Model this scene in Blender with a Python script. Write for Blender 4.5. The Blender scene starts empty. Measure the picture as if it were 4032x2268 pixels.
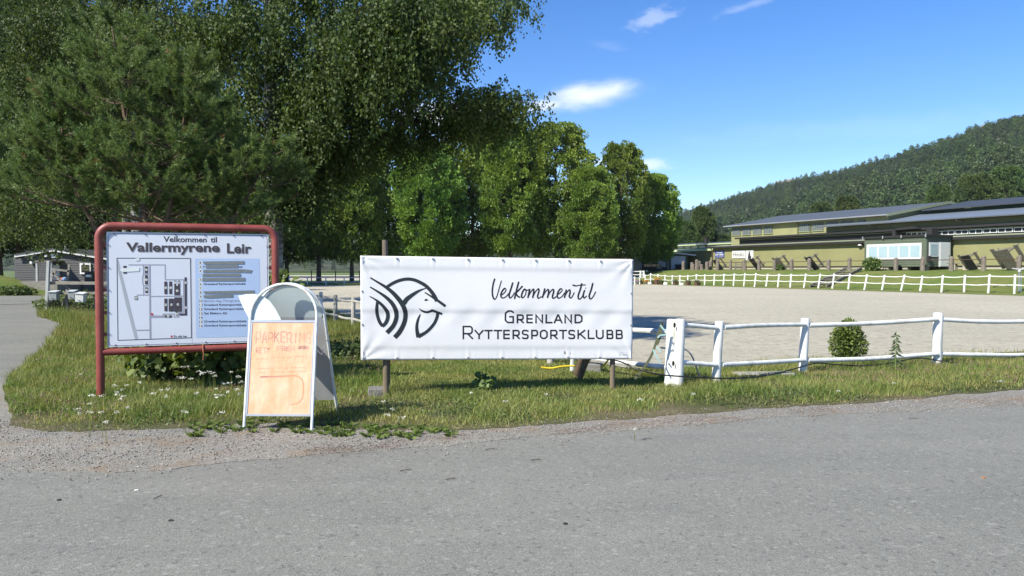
import bpy, bmesh, math, random
import numpy as np
from mathutils import Vector, Matrix
from mathutils.geometry import delaunay_2d_cdt
R = math.radians
rng = np.random.default_rng(7)
random.seed(7)
sc = bpy.context.scene
col = sc.collection

# ------------------------------------------------------------------ camera, sky, sun, exposure
FPX, CX, CY, HZ, CAMH = 3000.0, 2016.0, 1134.0, 1060.0, 1.5
PITCH = math.atan((CY - HZ) / FPX)
cam_d = bpy.data.cameras.new('camera')
cam_d.sensor_width = 36.0
cam_d.lens = 36.0 * FPX / 4032.0
cam_d.clip_start = 0.05
cam_d.clip_end = 9000
cam = bpy.data.objects.new('camera', cam_d)
col.objects.link(cam)
cam.location = (0, 0, CAMH)
cam.rotation_euler = (R(90) - PITCH, 0, 0)
sc.camera = cam

SUN_AZ, SUN_EL = 48.0, 43.0          # behind the camera, to the left
to_sun = Vector((-math.sin(R(SUN_AZ)) * math.cos(R(SUN_EL)), -math.cos(R(SUN_AZ)) * math.cos(R(SUN_EL)), math.sin(R(SUN_EL))))
sun_d = bpy.data.lights.new('sun', 'SUN')
sun_d.energy = 5.0
sun_d.angle = R(0.53)
sun_d.color = (1.0, 0.955, 0.83)
sun = bpy.data.objects.new('sun', sun_d)
col.objects.link(sun)
sun.rotation_euler = to_sun.to_track_quat('Z', 'Y').to_euler()
sun.location = (-20, -20, 30)

world = bpy.data.worlds.new('World')
sc.world = world
world.use_nodes = True
wn, wl = world.node_tree.nodes, world.node_tree.links
wn.clear()
w_out = wn.new('ShaderNodeOutputWorld')
w_bg = wn.new('ShaderNodeBackground')
w_sky = wn.new('ShaderNodeTexSky')
w_sky.sky_type = 'NISHITA'
w_sky.sun_disc = False
w_sky.sun_elevation = R(SUN_EL)
w_sky.sun_rotation = R(180 + SUN_AZ)
w_sky.altitude = 0
w_sky.air_density = 1.0
w_sky.dust_density = 0.1
w_sky.ozone_density = 4.0
w_bg.inputs['Strength'].default_value = 0.115
w_tc = wn.new('ShaderNodeTexCoord')
# a little more colour in the blue, as a phone camera records it
w_hsv = wn.new('ShaderNodeHueSaturation')
w_hsv.inputs['Saturation'].default_value = 1.3
w_hsv.inputs['Hue'].default_value = 0.511
w_hsv.inputs['Value'].default_value = 1.0
wl.new(w_sky.outputs[0], w_hsv.inputs['Color'])
# thin clouds: each an ellipse of directions broken up by noise
def pix_dir(px, py):
    x, y = (px - CX) / FPX, -(py - CY) / FPX
    d = Vector((x, math.cos(PITCH) + y * math.sin(PITCH), -math.sin(PITCH) + y * math.cos(PITCH)))
    return d.normalized()
def wmath(op, a, b=None, clamp=False):
    n = wn.new('ShaderNodeMath'); n.operation = op; n.use_clamp = clamp
    for i, v in enumerate((a, b)):
        if v is None: continue
        if isinstance(v, (int, float)): n.inputs[i].default_value = v
        else: wl.new(v, n.inputs[i])
    return n.outputs[0]
def cloud(px, py, halfw, halfh, soft, nscale, namt, opacity, tilt=0.0):
    c = pix_dir(px, py)
    right = Vector((0, 0, 1)).cross(c) * -1
    right.normalize()
    up = right.cross(c).normalized()
    if up.z < 0: up = -up
    r2 = right * math.cos(tilt) + up * math.sin(tilt)
    u2 = up * math.cos(tilt) - right * math.sin(tilt)
    def dot(v):
        n = wn.new('ShaderNodeVectorMath'); n.operation = 'DOT_PRODUCT'
        wl.new(w_tc.outputs['Generated'], n.inputs[0]); n.inputs[1].default_value = v
        return n.outputs['Value']
    a = wmath('DIVIDE', dot(r2), halfw / FPX)
    b = wmath('DIVIDE', dot(u2), halfh / FPX)
    fr = wmath('GREATER_THAN', dot(c), 0.5)
    mp = wn.new('ShaderNodeMapping'); mp.inputs['Scale'].default_value = (1, 1, 2.6)
    wl.new(w_tc.outputs['Generated'], mp.inputs['Vector'])
    nz = wn.new('ShaderNodeTexNoise'); nz.inputs['Scale'].default_value = nscale
    nz.inputs['Detail'].default_value = 7; nz.inputs['Roughness'].default_value = 0.62
    wl.new(mp.outputs[0], nz.inputs['Vector'])
    d = wmath('SQRT', wmath('ADD', wmath('MULTIPLY', a, a), wmath('MULTIPLY', b, b)))
    d = wmath('ADD', d, wmath('MULTIPLY', wmath('SUBTRACT', nz.outputs[0], 0.5), namt))
    mr = wn.new('ShaderNodeMapRange'); mr.interpolation_type = 'SMOOTHERSTEP'
    wl.new(d, mr.inputs['Value'])
    mr.inputs['From Min'].default_value = 1.0; mr.inputs['From Max'].default_value = 1.0 - soft
    mr.inputs['To Min'].default_value = 0; mr.inputs['To Max'].default_value = opacity
    return wmath('MULTIPLY', mr.outputs[0], fr)
clouds = [
    cloud(2320, 375, 275, 70, 1.0, 20, 0.8, 0.8, 0.12),
    cloud(2150, 415, 150, 34, 1.0, 30, 0.9, 0.6, 0.12),
    cloud(1800, 460, 330, 90, 0.9, 22, 1.1, 0.85),
    cloud(2560, 650, 110, 36, 0.9, 34, 1.3, 0.5),
    cloud(2380, 640, 80, 30, 0.9, 34, 1.0, 0.5),
    cloud(2570, 75, 120, 50, 1.0, 42, 2.2, 0.26, 0.25),
    cloud(2960, 15, 190, 22, 1.0, 40, 1.8, 0.16, 0.25),
    cloud(2390, 180, 110, 26, 1.0, 36, 1.6, 0.06, -0.2),
    cloud(3400, 500, 900, 60, 1.0, 18, 1.6, 0.06),
]
tot = clouds[0]
for c in clouds[1:]:
    tot = wmath('MAXIMUM', tot, c)
w_mix = wn.new('ShaderNodeMixRGB')
wl.new(tot, w_mix.inputs['Fac'])
wl.new(w_hsv.outputs[0], w_mix.inputs['Color1'])
w_mix.inputs['Color2'].default_value = (6.9, 7.05, 7.3, 1)
wl.new(w_mix.outputs[0], w_bg.inputs['Color'])
wl.new(w_bg.outputs[0], w_out.inputs['Surface'])

vs = sc.view_settings
vs.view_transform = 'Standard'
vs.look = 'None'
vs.exposure = 0.74
vs.gamma = 1.0
vs.use_curve_mapping = False
cy = sc.cycles
cy.max_bounces = 6
cy.diffuse_bounces = 3
cy.glossy_bounces = 2
cy.transmission_bounces = 4
cy.transparent_max_bounces = 6
cy.volume_bounces = 0
cy.use_denoising = True
try:
    cy.denoiser = 'OPENIMAGEDENOISE'; cy.denoising_input_passes = 'RGB_ALBEDO_NORMAL'; cy.denoising_prefilter = 'ACCURATE'
except Exception:
    pass
cy.sample_clamp_indirect = 6

# ------------------------------------------------------------------ from the photograph to the place
def P(px, py, Y):
    """the point on the sight line through a photo pixel that lies Y metres ahead"""
    d = pix_dir(px, py)
    return Vector((0, 0, CAMH)) + d * (Y / d.y)
def G(px, py, z=0.0):
    """the point of the ground plane under a photo pixel"""
    d = pix_dir(px, py)
    return Vector((0, 0, CAMH)) + d * ((z - CAMH) / d.z)

# ------------------------------------------------------------------ materials
MATS = {}
def mat(name, c, rough=0.75, var=0.12, scale=6.0, detail=4.0, bump=0.0, bscale=60.0, metal=0.0, c2=None, c2amt=0.5, c2scale=None, spec=0.3, stretch=(1, 1, 1), coords='Object', wave=None, fine=None):
    if name in MATS: return MATS[name]
    m = bpy.data.materials.new(name); MATS[name] = m
    m.use_nodes = True
    nt = m.node_tree; n, l = nt.nodes, nt.links
    b = n['Principled BSDF']
    b.inputs['Roughness'].default_value = rough
    b.inputs['Metallic'].default_value = metal
    b.inputs['Specular IOR Level'].default_value = spec
    tc = n.new('ShaderNodeTexCoord')
    mp = n.new('ShaderNodeMapping'); mp.inputs['Scale'].default_value = stretch
    if coords == 'World':
        g = n.new('ShaderNodeNewGeometry'); l.new(g.outputs['Position'], mp.inputs['Vector'])
    else:
        l.new(tc.outputs[coords], mp.inputs['Vector'])
    def noise(s, det=detail, ro=0.6):
        z = n.new('ShaderNodeTexNoise'); z.inputs['Scale'].default_value = s
        z.inputs['Detail'].default_value = det; z.inputs['Roughness'].default_value = ro
        l.new(mp.outputs[0], z.inputs['Vector']); return z.outputs[0]
    def ramp(v, lo, hi, a, bb):
        r = n.new('ShaderNodeMapRange'); l.new(v, r.inputs['Value'])
        r.inputs['From Min'].default_value = lo; r.inputs['From Max'].default_value = hi
        r.inputs['To Min'].default_value = a; r.inputs['To Max'].default_value = bb
        return r.outputs[0]
    base = n.new('ShaderNodeRGB'); base.outputs[0].default_value = (*c, 1)
    cur = base.outputs[0]
    if c2 is not None:
        mx = n.new('ShaderNodeMixRGB'); mx.inputs['Color2'].default_value = (*c2, 1)
        l.new(cur, mx.inputs['Color1'])
        l.new(ramp(noise(c2scale or scale * 0.4), 0.5 - 0.18 + (0.5 - c2amt) * 0.5, 0.5 + 0.18 + (0.5 - c2amt) * 0.5, 0, 1), mx.inputs['Fac'])
        cur = mx.outputs[0]
    if var:
        mu = n.new('ShaderNodeMixRGB'); mu.blend_type = 'MULTIPLY'; mu.inputs['Fac'].default_value = 1
        l.new(cur, mu.inputs['Color1'])
        v = ramp(noise(scale), 0.25, 0.75, 1 - var, 1 + var)
        if fine:
            v2 = ramp(noise(fine[0], 2), 0.3, 0.7, 1 - fine[1], 1 + fine[1])
            mm = n.new('ShaderNodeMath'); mm.operation = 'MULTIPLY'; l.new(v, mm.inputs[0]); l.new(v2, mm.inputs[1]); v = mm.outputs[0]
        cb = n.new('ShaderNodeCombineColor')
        for i in range(3): l.new(v, cb.inputs[i])
        l.new(cb.outputs[0], mu.inputs['Color2'])
        cur = mu.outputs[0]
    l.new(cur, b.inputs['Base Color'])
    h = None
    if bump: h = noise(bscale, 3)
    if wave:   # (axis, scale, height)
        wv = n.new('ShaderNodeTexWave'); wv.bands_direction = wave[0]; wv.inputs['Scale'].default_value = wave[1]
        l.new(tc.outputs['Object'], wv.inputs['Vector'])
        h = wv.outputs['Fac']; bump = wave[2]
    if h is not None:
        bp = n.new('ShaderNodeBump'); bp.inputs['Strength'].default_value = min(1, bump * 3 if not wave else 1.0); bp.inputs['Distance'].default_value = bump if wave else 0.02
        l.new(h, bp.inputs['Height']); l.new(bp.outputs[0], b.inputs['Normal'])
    return m

def leafmat(name, c, c2, trans=0.35, rough=0.5, spread=0.35, patch=0.35, pscale=0.8, tint=(1.25, 1.25, 0.5)):
    """leaves and blades: each island its own shade, broad patches of a second colour, light coming through"""
    if name in MATS: return MATS[name]
    m = bpy.data.materials.new(name); MATS[name] = m
    m.use_nodes = True
    nt = m.node_tree; n, l = nt.nodes, nt.links
    n.remove(n['Principled BSDF'])
    out = n['Material Output']
    g = n.new('ShaderNodeNewGeometry')
    oi = n.new('ShaderNodeObjectInfo')
    nz = n.new('ShaderNodeTexNoise'); nz.inputs['Scale'].default_value = pscale; nz.inputs['Detail'].default_value = 3
    l.new(g.outputs['Position'], nz.inputs['Vector'])
    a = n.new('ShaderNodeMath'); a.operation = 'MULTIPLY_ADD'
    l.new(nz.outputs[0], a.inputs[0]); a.inputs[1].default_value = 2.2; a.inputs[2].default_value = -1.1 + patch
    b = n.new('ShaderNodeMath'); b.operation = 'MULTIPLY_ADD'
    l.new(g.outputs['Random Per Island'], b.inputs[0]); b.inputs[1].default_value = 0.5; l.new(a.outputs[0], b.inputs[2]); b.use_clamp = True
    mx = n.new('ShaderNodeMixRGB'); mx.inputs['Color1'].default_value = (*c, 1); mx.inputs['Color2'].default_value = (*c2, 1)
    l.new(b.outputs[0], mx.inputs['Fac'])
    hs = n.new('ShaderNodeHueSaturation')
    l.new(mx.outputs[0], hs.inputs['Color'])
    wn_ = n.new('ShaderNodeTexWhiteNoise'); wn_.noise_dimensions = '1D'; l.new(g.outputs['Random Per Island'], wn_.inputs['W'])
    v = n.new('ShaderNodeMath'); v.operation = 'MULTIPLY_ADD'; l.new(wn_.outputs[0], v.inputs[0]); v.inputs[1].default_value = 2 * spread; v.inputs[2].default_value = 1 - spread
    v2 = n.new('ShaderNodeMath'); v2.operation = 'MULTIPLY_ADD'; l.new(oi.outputs['Random'], v2.inputs[0]); v2.inputs[1].default_value = 0.24; v2.inputs[2].default_value = 0.88
    v3 = n.new('ShaderNodeMath'); v3.operation = 'MULTIPLY'; l.new(v.outputs[0], v3.inputs[0]); l.new(v2.outputs[0], v3.inputs[1])
    l.new(v3.outputs[0], hs.inputs['Value'])
    hh = n.new('ShaderNodeMath'); hh.operation = 'MULTIPLY_ADD'; l.new(oi.outputs['Random'], hh.inputs[0]); hh.inputs[1].default_value = 0.03; hh.inputs[2].default_value = 0.485
    l.new(hh.outputs[0], hs.inputs['Hue'])
    pb = n.new('ShaderNodeBsdfPrincipled')
    pb.inputs['Roughness'].default_value = rough; pb.inputs['Specular IOR Level'].default_value = 0.35
    l.new(hs.outputs[0], pb.inputs['Base Color'])
    tr = n.new('ShaderNodeBsdfTranslucent')
    tm = n.new('ShaderNodeMixRGB'); tm.blend_type = 'MULTIPLY'; tm.inputs['Fac'].default_value = 1; tm.inputs['Color2'].default_value = (*tint, 1)
    l.new(hs.outputs[0], tm.inputs['Color1']); l.new(tm.outputs[0], tr.inputs['Color'])
    ms = n.new('ShaderNodeMixShader'); ms.inputs[0].default_value = trans
    l.new(pb.outputs[0], ms.inputs[1]); l.new(tr.outputs[0], ms.inputs[2])
    l.new(ms.outputs[0], out.inputs['Surface'])
    return m

# ------------------------------------------------------------------ mesh helpers
def tag(o, label, cat, group=None):
    o['label'] = label; o['category'] = cat
    if group: o['group'] = group
    return o
def link(o, parent=None):
    col.objects.link(o)
    if parent is not None: o.parent = parent
    return o
def empty(name, loc=(0, 0, 0), rz=0.0, label=None, cat=None, group=None):
    o = bpy.data.objects.new(name, None); o.empty_display_size = 0.1
    col.objects.link(o); o.location = loc; o.rotation_euler = (0, 0, rz)
    if label: tag(o, label, cat, group)
    return o
class MB:
    """collects shapes of ONE object"""
    def __init__(s): s.v = []; s.f = []
    def add(s, vs, fs):
        k = len(s.v); s.v += [tuple(q) for q in vs]; s.f += [tuple(i + k for i in f) for f in fs]; return s
    def box(s, x0, x1, y0, y1, z0, z1, m=None):
        vs = [(x0, y0, z0), (x1, y0, z0), (x1, y1, z0), (x0, y1, z0), (x0, y0, z1), (x1, y0, z1), (x1, y1, z1), (x0, y1, z1)]
        if m is not None: vs = [m @ Vector(q) for q in vs]
        return s.add(vs, [(0, 3, 2, 1), (4, 5, 6, 7), (0, 1, 5, 4), (1, 2, 6, 5), (2, 3, 7, 6), (3, 0, 4, 7)])
    def bar(s, a, b, w, h, up=Vector((0, 0, 1))):
        """rectangular bar from a to b"""
        a, b = Vector(a), Vector(b); d = (b - a).normalized()
        r = d.cross(up)
        if r.length < 1e-4: r = d.cross(Vector((1, 0, 0)))
        r.normalize(); u = r.cross(d).normalized()
        vs = []
        for p in (a, b):
            for i, j in ((-1, -1), (1, -1), (1, 1), (-1, 1)): vs.append(p + r * i * w / 2 + u * j * h / 2)
        return s.add(vs, [(3, 2, 1, 0), (4, 5, 6, 7), (0, 1, 5, 4), (1, 2, 6, 5), (2, 3, 7, 6), (3, 0, 4, 7)])
    def tube(s, pts, rad, n=8, caps=True, jit=0.0):
        pts = [Vector(p) for p in pts]
        if not hasattr(rad, '__len__'): rad = [rad] * len(pts)
        ref = None; rings = []
        k = len(s.v)
        for i, p in enumerate(pts):
            d = (pts[min(i + 1, len(pts) - 1)] - pts[max(i - 1, 0)])
            if d.length < 1e-9: d = Vector((0, 0, 1))
            d.normalize()
            if ref is None: ref = Vector((0, 1, 0)) if abs(d.y) < 0.9 else Vector((1, 0, 0))
            a = (ref - d * ref.dot(d)).normalized(); b = d.cross(a); ref = a
            for j in range(n):
                t = 2 * math.pi * j / n
                rr = rad[i] * (1 + (random.uniform(-jit, jit) if jit else 0))
                s.v.append(tuple(p + a * math.cos(t) * rr + b * math.sin(t) * rr))
        for i in range(len(pts) - 1):
            for j in range(n):
                j2 = (j + 1) % n
                s.f.append((k + i * n + j, k + i * n + j2, k + (i + 1) * n + j2, k + (i + 1) * n + j))
        if caps:
            s.f.append(tuple(k + j for j in reversed(range(n))))
            s.f.append(tuple(k + (len(pts) - 1) * n + j for j in range(n)))
        return s
    def prism(s, poly, fn):
        """poly: 2D points; fn(x, y, side) -> 3D for side 0/1"""
        n = len(poly); k = len(s.v)
        for sd in (0, 1):
            for x, y in poly: s.v.append(tuple(fn(x, y, sd)))
        s.f.append(tuple(k + i for i in range(n))); s.f.append(tuple(k + n + i for i in reversed(range(n))))
        for i in range(n):
            j = (i + 1) % n; s.f.append((k + i, k + n + i, k + n + j, k + j))
        return s
    def mesh(s, name='mesh', smooth=False, bevel=0.0, fix=True):
        me = bpy.data.meshes.new(name); me.from_pydata(s.v, [], s.f)
        if fix or bevel:
            bm = bmesh.new(); bm.from_mesh(me)
            if fix: bmesh.ops.recalc_face_normals(bm, faces=bm.faces)
            if bevel: bmesh.ops.bevel(bm, geom=list(bm.edges), offset=bevel, segments=1, affect='EDGES', clamp_overlap=True)
            bm.to_mesh(me); bm.free()
        if smooth:
            me.polygons.foreach_set('use_smooth', [True] * len(me.polygons))
            try: me.set_sharp_from_angle(angle=R(40))
            except Exception: pass
        return me
    def build(s, name, material, parent=None, smooth=False, bevel=0.0, fix=True):
        me = s.mesh(name, smooth, bevel, fix)
        me.materials.append(material)
        return link(bpy.data.objects.new(name, me), parent)
def obj(name, me, material=None, parent=None):
    if material is not None and len(me.materials) == 0: me.materials.append(material)
    return link(bpy.data.objects.new(name, me), parent)
def copy_tree(o, parent=None):
    c = o.copy(); col.objects.link(c); c.parent = parent
    for ch in o.children: copy_tree(ch, c)
    return c
def np_mesh(name, V, Fq):
    """numpy vertices and faces (all of one size) -> mesh, fast"""
    me = bpy.data.meshes.new(name)
    V = np.ascontiguousarray(V, dtype=np.float32); Fq = np.ascontiguousarray(Fq, dtype=np.int32)
    me.vertices.add(len(V)); me.vertices.foreach_set('co', V.ravel())
    k = Fq.shape[1]
    me.loops.add(Fq.size); me.loops.foreach_set('vertex_index', Fq.ravel())
    me.polygons.add(len(Fq))
    me.polygons.foreach_set('loop_start', np.arange(0, Fq.size, k, dtype=np.int32))
    me.update(calc_edges=True)
    return me
def unit(a): return a / (np.linalg.norm(a, axis=-1, keepdims=True) + 1e-9)
def leaf_quads(C, D, L, W, flat=None):
    """diamond leaves at C, pointing along D (N,3); returns V, F"""
    N = len(C)
    D = unit(D)
    ref = rng.normal(size=(N, 3)) if flat is None else flat
    S = unit(np.cross(D, ref))
    Nn = np.cross(S, D)
    L = np.broadcast_to(np.asarray(L, float).reshape(-1, 1), (N, 1)); W = np.broadcast_to(np.asarray(W, float).reshape(-1, 1), (N, 1))
    V = np.empty((N, 4, 3))
    V[:, 0] = C
    V[:, 1] = C + D * L * 0.42 + S * W * 0.5 + Nn * W * 0.12
    V[:, 2] = C + D * L
    V[:, 3] = C + D * L * 0.42 - S * W * 0.5 + Nn * W * 0.12
    F = np.arange(N * 4).reshape(N, 4)
    return V.reshape(-1, 3), F
def needle_tris(C, D, L, W):
    N = len(C); D = unit(D); S = unit(np.cross(D, rng.normal(size=(N, 3))))
    V = np.empty((N, 3, 3))
    V[:, 0] = C + S * W; V[:, 1] = C - S * W; V[:, 2] = C + D * np.asarray(L).reshape(-1, 1)
    return V.reshape(-1, 3), np.arange(N * 3).reshape(N, 3)
def smooth_path(pts, n=6):
    """Catmull-Rom through points (any dimension, lists of floats)"""
    pts = [np.array(p, float) for p in pts]
    if len(pts) < 3: return pts
    out = []
    for i in range(len(pts) - 1):
        p0 = pts[max(i - 1, 0)]; p1 = pts[i]; p2 = pts[i + 1]; p3 = pts[min(i + 2, len(pts) - 1)]
        for k in range(n):
            t = k / n
            out.append(0.5 * ((2 * p1) + (-p0 + p2) * t + (2 * p0 - 5 * p1 + 4 * p2 - p3) * t * t + (-p0 + 3 * p1 - 3 * p2 + p3) * t ** 3))
    out.append(pts[-1])
    return out
def ribbon(path, widths, depth, mb, to3):
    """flat stroke of varying width with mitred joints; to3(x, y, depth) places it on its panel"""
    pts = [np.array(p[:2], float) for p in path]; n = len(pts)
    L, Rr = [], []
    for i in range(n):
        d1 = pts[i] - pts[i - 1] if i > 0 else pts[1] - pts[0]
        d2 = pts[i + 1] - pts[i] if i < n - 1 else pts[-1] - pts[-2]
        d1 = d1 / (np.linalg.norm(d1) + 1e-9); d2 = d2 / (np.linalg.norm(d2) + 1e-9)
        t = d1 + d2
        if np.linalg.norm(t) < 0.2: t = d1
        t = t / np.linalg.norm(t); nn = np.array([-t[1], t[0]])
        c = max(0.45, abs(np.dot(nn, np.array([-d1[1], d1[0]]))))
        w = widths[i] / 2 / c
        p = pts[i].copy()
        L.append(p + nn * w); Rr.append(p - nn * w)
    k = len(mb.v)
    for a, b in zip(L, Rr):
        mb.v.append(tuple(to3(a[0], a[1], depth))); mb.v.append(tuple(to3(b[0], b[1], depth)))
    for i in range(n - 1):
        mb.f.append((k + 2 * i, k + 2 * i + 1, k + 2 * i + 3, k + 2 * i + 2))
def homography(src, dst):
    A = []; B = []
    for (x, y), (u, v) in zip(src, dst):
        A += [[x, y, 1, 0, 0, 0, -u * x, -u * y], [0, 0, 0, x, y, 1, -v * x, -v * y]]; B += [u, v]
    h = np.linalg.solve(np.array(A, float), np.array(B, float))
    Hm = np.append(h, 1).reshape(3, 3)
    def f(x, y):
        q = Hm @ np.array([x, y, 1.0]); return q[0] / q[2], q[1] / q[2]
    return f
def text_into(s, box, to3, depth, mb, bold=0.0, shear=0.0):
    """built-in font text stretched into box = (x0, x1, y_top, y_bottom) of a panel"""
    cu = bpy.data.curves.new('text', 'FONT'); cu.body = s; cu.size = 1.0; cu.offset = bold; cu.resolution_u = 3; cu.shear = shear
    o = bpy.data.objects.new('text', cu); col.objects.link(o)
    dg = bpy.context.evaluated_depsgraph_get()
    me = bpy.data.meshes.new_from_object(o.evaluated_get(dg))
    bpy.data.objects.remove(o); bpy.data.curves.remove(cu)
    V = np.array([v.co[:] for v in me.vertices]); F = [tuple(p.vertices) for p in me.polygons]
    bpy.data.meshes.remove(me)
    lo, hi = V.min(0), V.max(0)
    x0, x1, yt, yb = box
    k = len(mb.v)
    for v in V:
        a = (v[0] - lo[0]) / (hi[0] - lo[0]); b = (v[1] - lo[1]) / (hi[1] - lo[1])
        mb.v.append(tuple(to3(x0 + a * (x1 - x0), yb + b * (yt - yb), depth)))
    mb.f += [tuple(i + k for i in f) for f in F]
STROKES = {   # upright stroke capitals in a unit box, y down
 'A': [[(0, 1), (.45, 0), (.55, 0), (1, 1)], [(.2, .68), (.8, .68)]], 'B': [[(.02, .5), (.8, .5), (.95, .38), (.95, .12), (.8, 0), (0, 0), (0, 1), (.85, 1), (1, .88), (1, .62), (.85, .5)]],
 'D': [[(0, 0), (0, 1), (.65, 1), (1, .78), (1, .22), (.65, 0), (0.02, 0)]], 'E': [[(1, 0), (0, 0), (0, 1), (1, 1)], [(.06, .5), (.95, .5)]],
 'F': [[(1, 0), (0, 0), (0, 1)], [(.06, .48), (.9, .48)]],
 'G': [[(.98, .12), (.75, .01), (.35, .01), (0.02, .2), (0, .8), (.3, .99), (.98, .99), (.98, .5), (.55, .5)]],
 'I': [[(.5, 0), (.5, 1)]], 'K': [[(0, 0), (0, 1)], [(.95, 0), (.08, .56)], [(.32, .47), (1, 1)]], 'L': [[(0, 0), (0, 1), (1, 1)]],
 'M': [[(0, 1), (.08, 0), (.5, .7), (.92, 0), (1, 1)]], 'N': [[(0, 1), (0, 0), (1, 1), (1, 0)]],
 'O': [[(.3, 0), (.7, 0), (1, .22), (1, .78), (.7, 1), (.3, 1), (0, .78), (0, .22), (.3, 0)]],
 'P': [[(0, 1), (0, 0), (.8, 0), (1, .15), (1, .5), (.8, .64), (.04, .64)]],
 'R': [[(0, 1), (0, 0), (.8, 0), (.97, .13), (.97, .45), (.8, .6), (.04, .6)], [(.5, .63), (1, 1)]],
 'S': [[(.97, .07), (.75, 0), (.2, 0), (.02, .13), (.02, .37), (.2, .48), (.8, .54), (.98, .65), (.98, .88), (.8, 1), (.2, 1), (0.02, .93)]],
 'T': [[(0, 0), (1, 0)], [(.5, .05), (.5, 1)]], 'U': [[(0, 0), (0, .78), (.25, 1), (.75, 1), (1, .78), (1, 0)]], 'Y': [[(0, 0), (.5, .55), (1, 0)], [(.5, .55), (.5, 1)]],
}
def stroke_text(letters, w, to3, depth, mb, jitter=0.0):
    """letters: (char, x0, x1, y0, y1); w = stroke width in the same units"""
    k = 0
    for ch, x0, x1, y0, y1 in letters:
        for st in STROKES[ch]:
            k += 1
            pts = [(x0 + w / 2 + a * (x1 - x0 - w) + random.uniform(-jitter, jitter), y0 + w / 2 + b * (y1 - y0 - w) + random.uniform(-jitter, jitter)) for a, b in st]
            # square ends reach half a stroke further
            for e, f in ((0, 1), (-1, -2)):
                d = np.array(pts[e]) - np.array(pts[f]); d = d / (np.linalg.norm(d) + 1e-9)
                if pts[0] != pts[-1]: pts[e] = tuple(np.array(pts[e]) + d * w * 0.48)
            ribbon(pts, [w] * len(pts), depth + 0.00025 * (k % 3), mb, to3)
def fill_sheet(name, pts, z, material, kind='structure', parent=None):
    pv2 = [Vector((float(p[0]), float(p[1]))) for p in pts]
    cv, ce, cf, _a, _b, _c = delaunay_2d_cdt(pv2, [], [list(range(len(pv2)))], 1, 1e-4)
    bm = bmesh.new()
    vs = [bm.verts.new((p.x, p.y, z)) for p in cv]
    for t3 in cf: bm.faces.new([vs[i] for i in t3])
    bmesh.ops.delete(bm, geom=[v for v in bm.verts if not v.link_faces], context='VERTS')
    bmesh.ops.recalc_face_normals(bm, faces=bm.faces)
    for ff in bm.faces:
        if ff.normal.z < 0: ff.normal_flip()
    ex = bmesh.ops.extrude_edge_only(bm, edges=[e for e in bm.edges if e.is_boundary])      # a skirt so that no edge floats
    for v in ex['geom']:
        if isinstance(v, bmesh.types.BMVert): v.co.z -= 0.04
    me = bpy.data.meshes.new(name); bm.to_mesh(me); bm.free()
    o = obj(name, me, material, parent)
    if kind: o['kind'] = kind
    return o
def ragged(pts, step=0.25, amp=0.06, seed=0):
    """a line of 2D points cut finely and made uneven"""
    r = random.Random(seed); out = []
    off = 0
    for a, b in zip(pts[:-1], pts[1:]):
        a = Vector((a[0], a[1])); b = Vector((b[0], b[1])); L = (b - a).length; n = max(1, int(L / step))
        nn = Vector((-(b - a).y, (b - a).x)).normalized()
        for i in range(n):
            off = off * 0.6 + r.uniform(-amp, amp)
            q = a.lerp(b, i / n) + nn * off
            out.append((q.x, q.y))
    out.append((pts[-1][0], pts[-1][1]))
    return out
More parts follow.
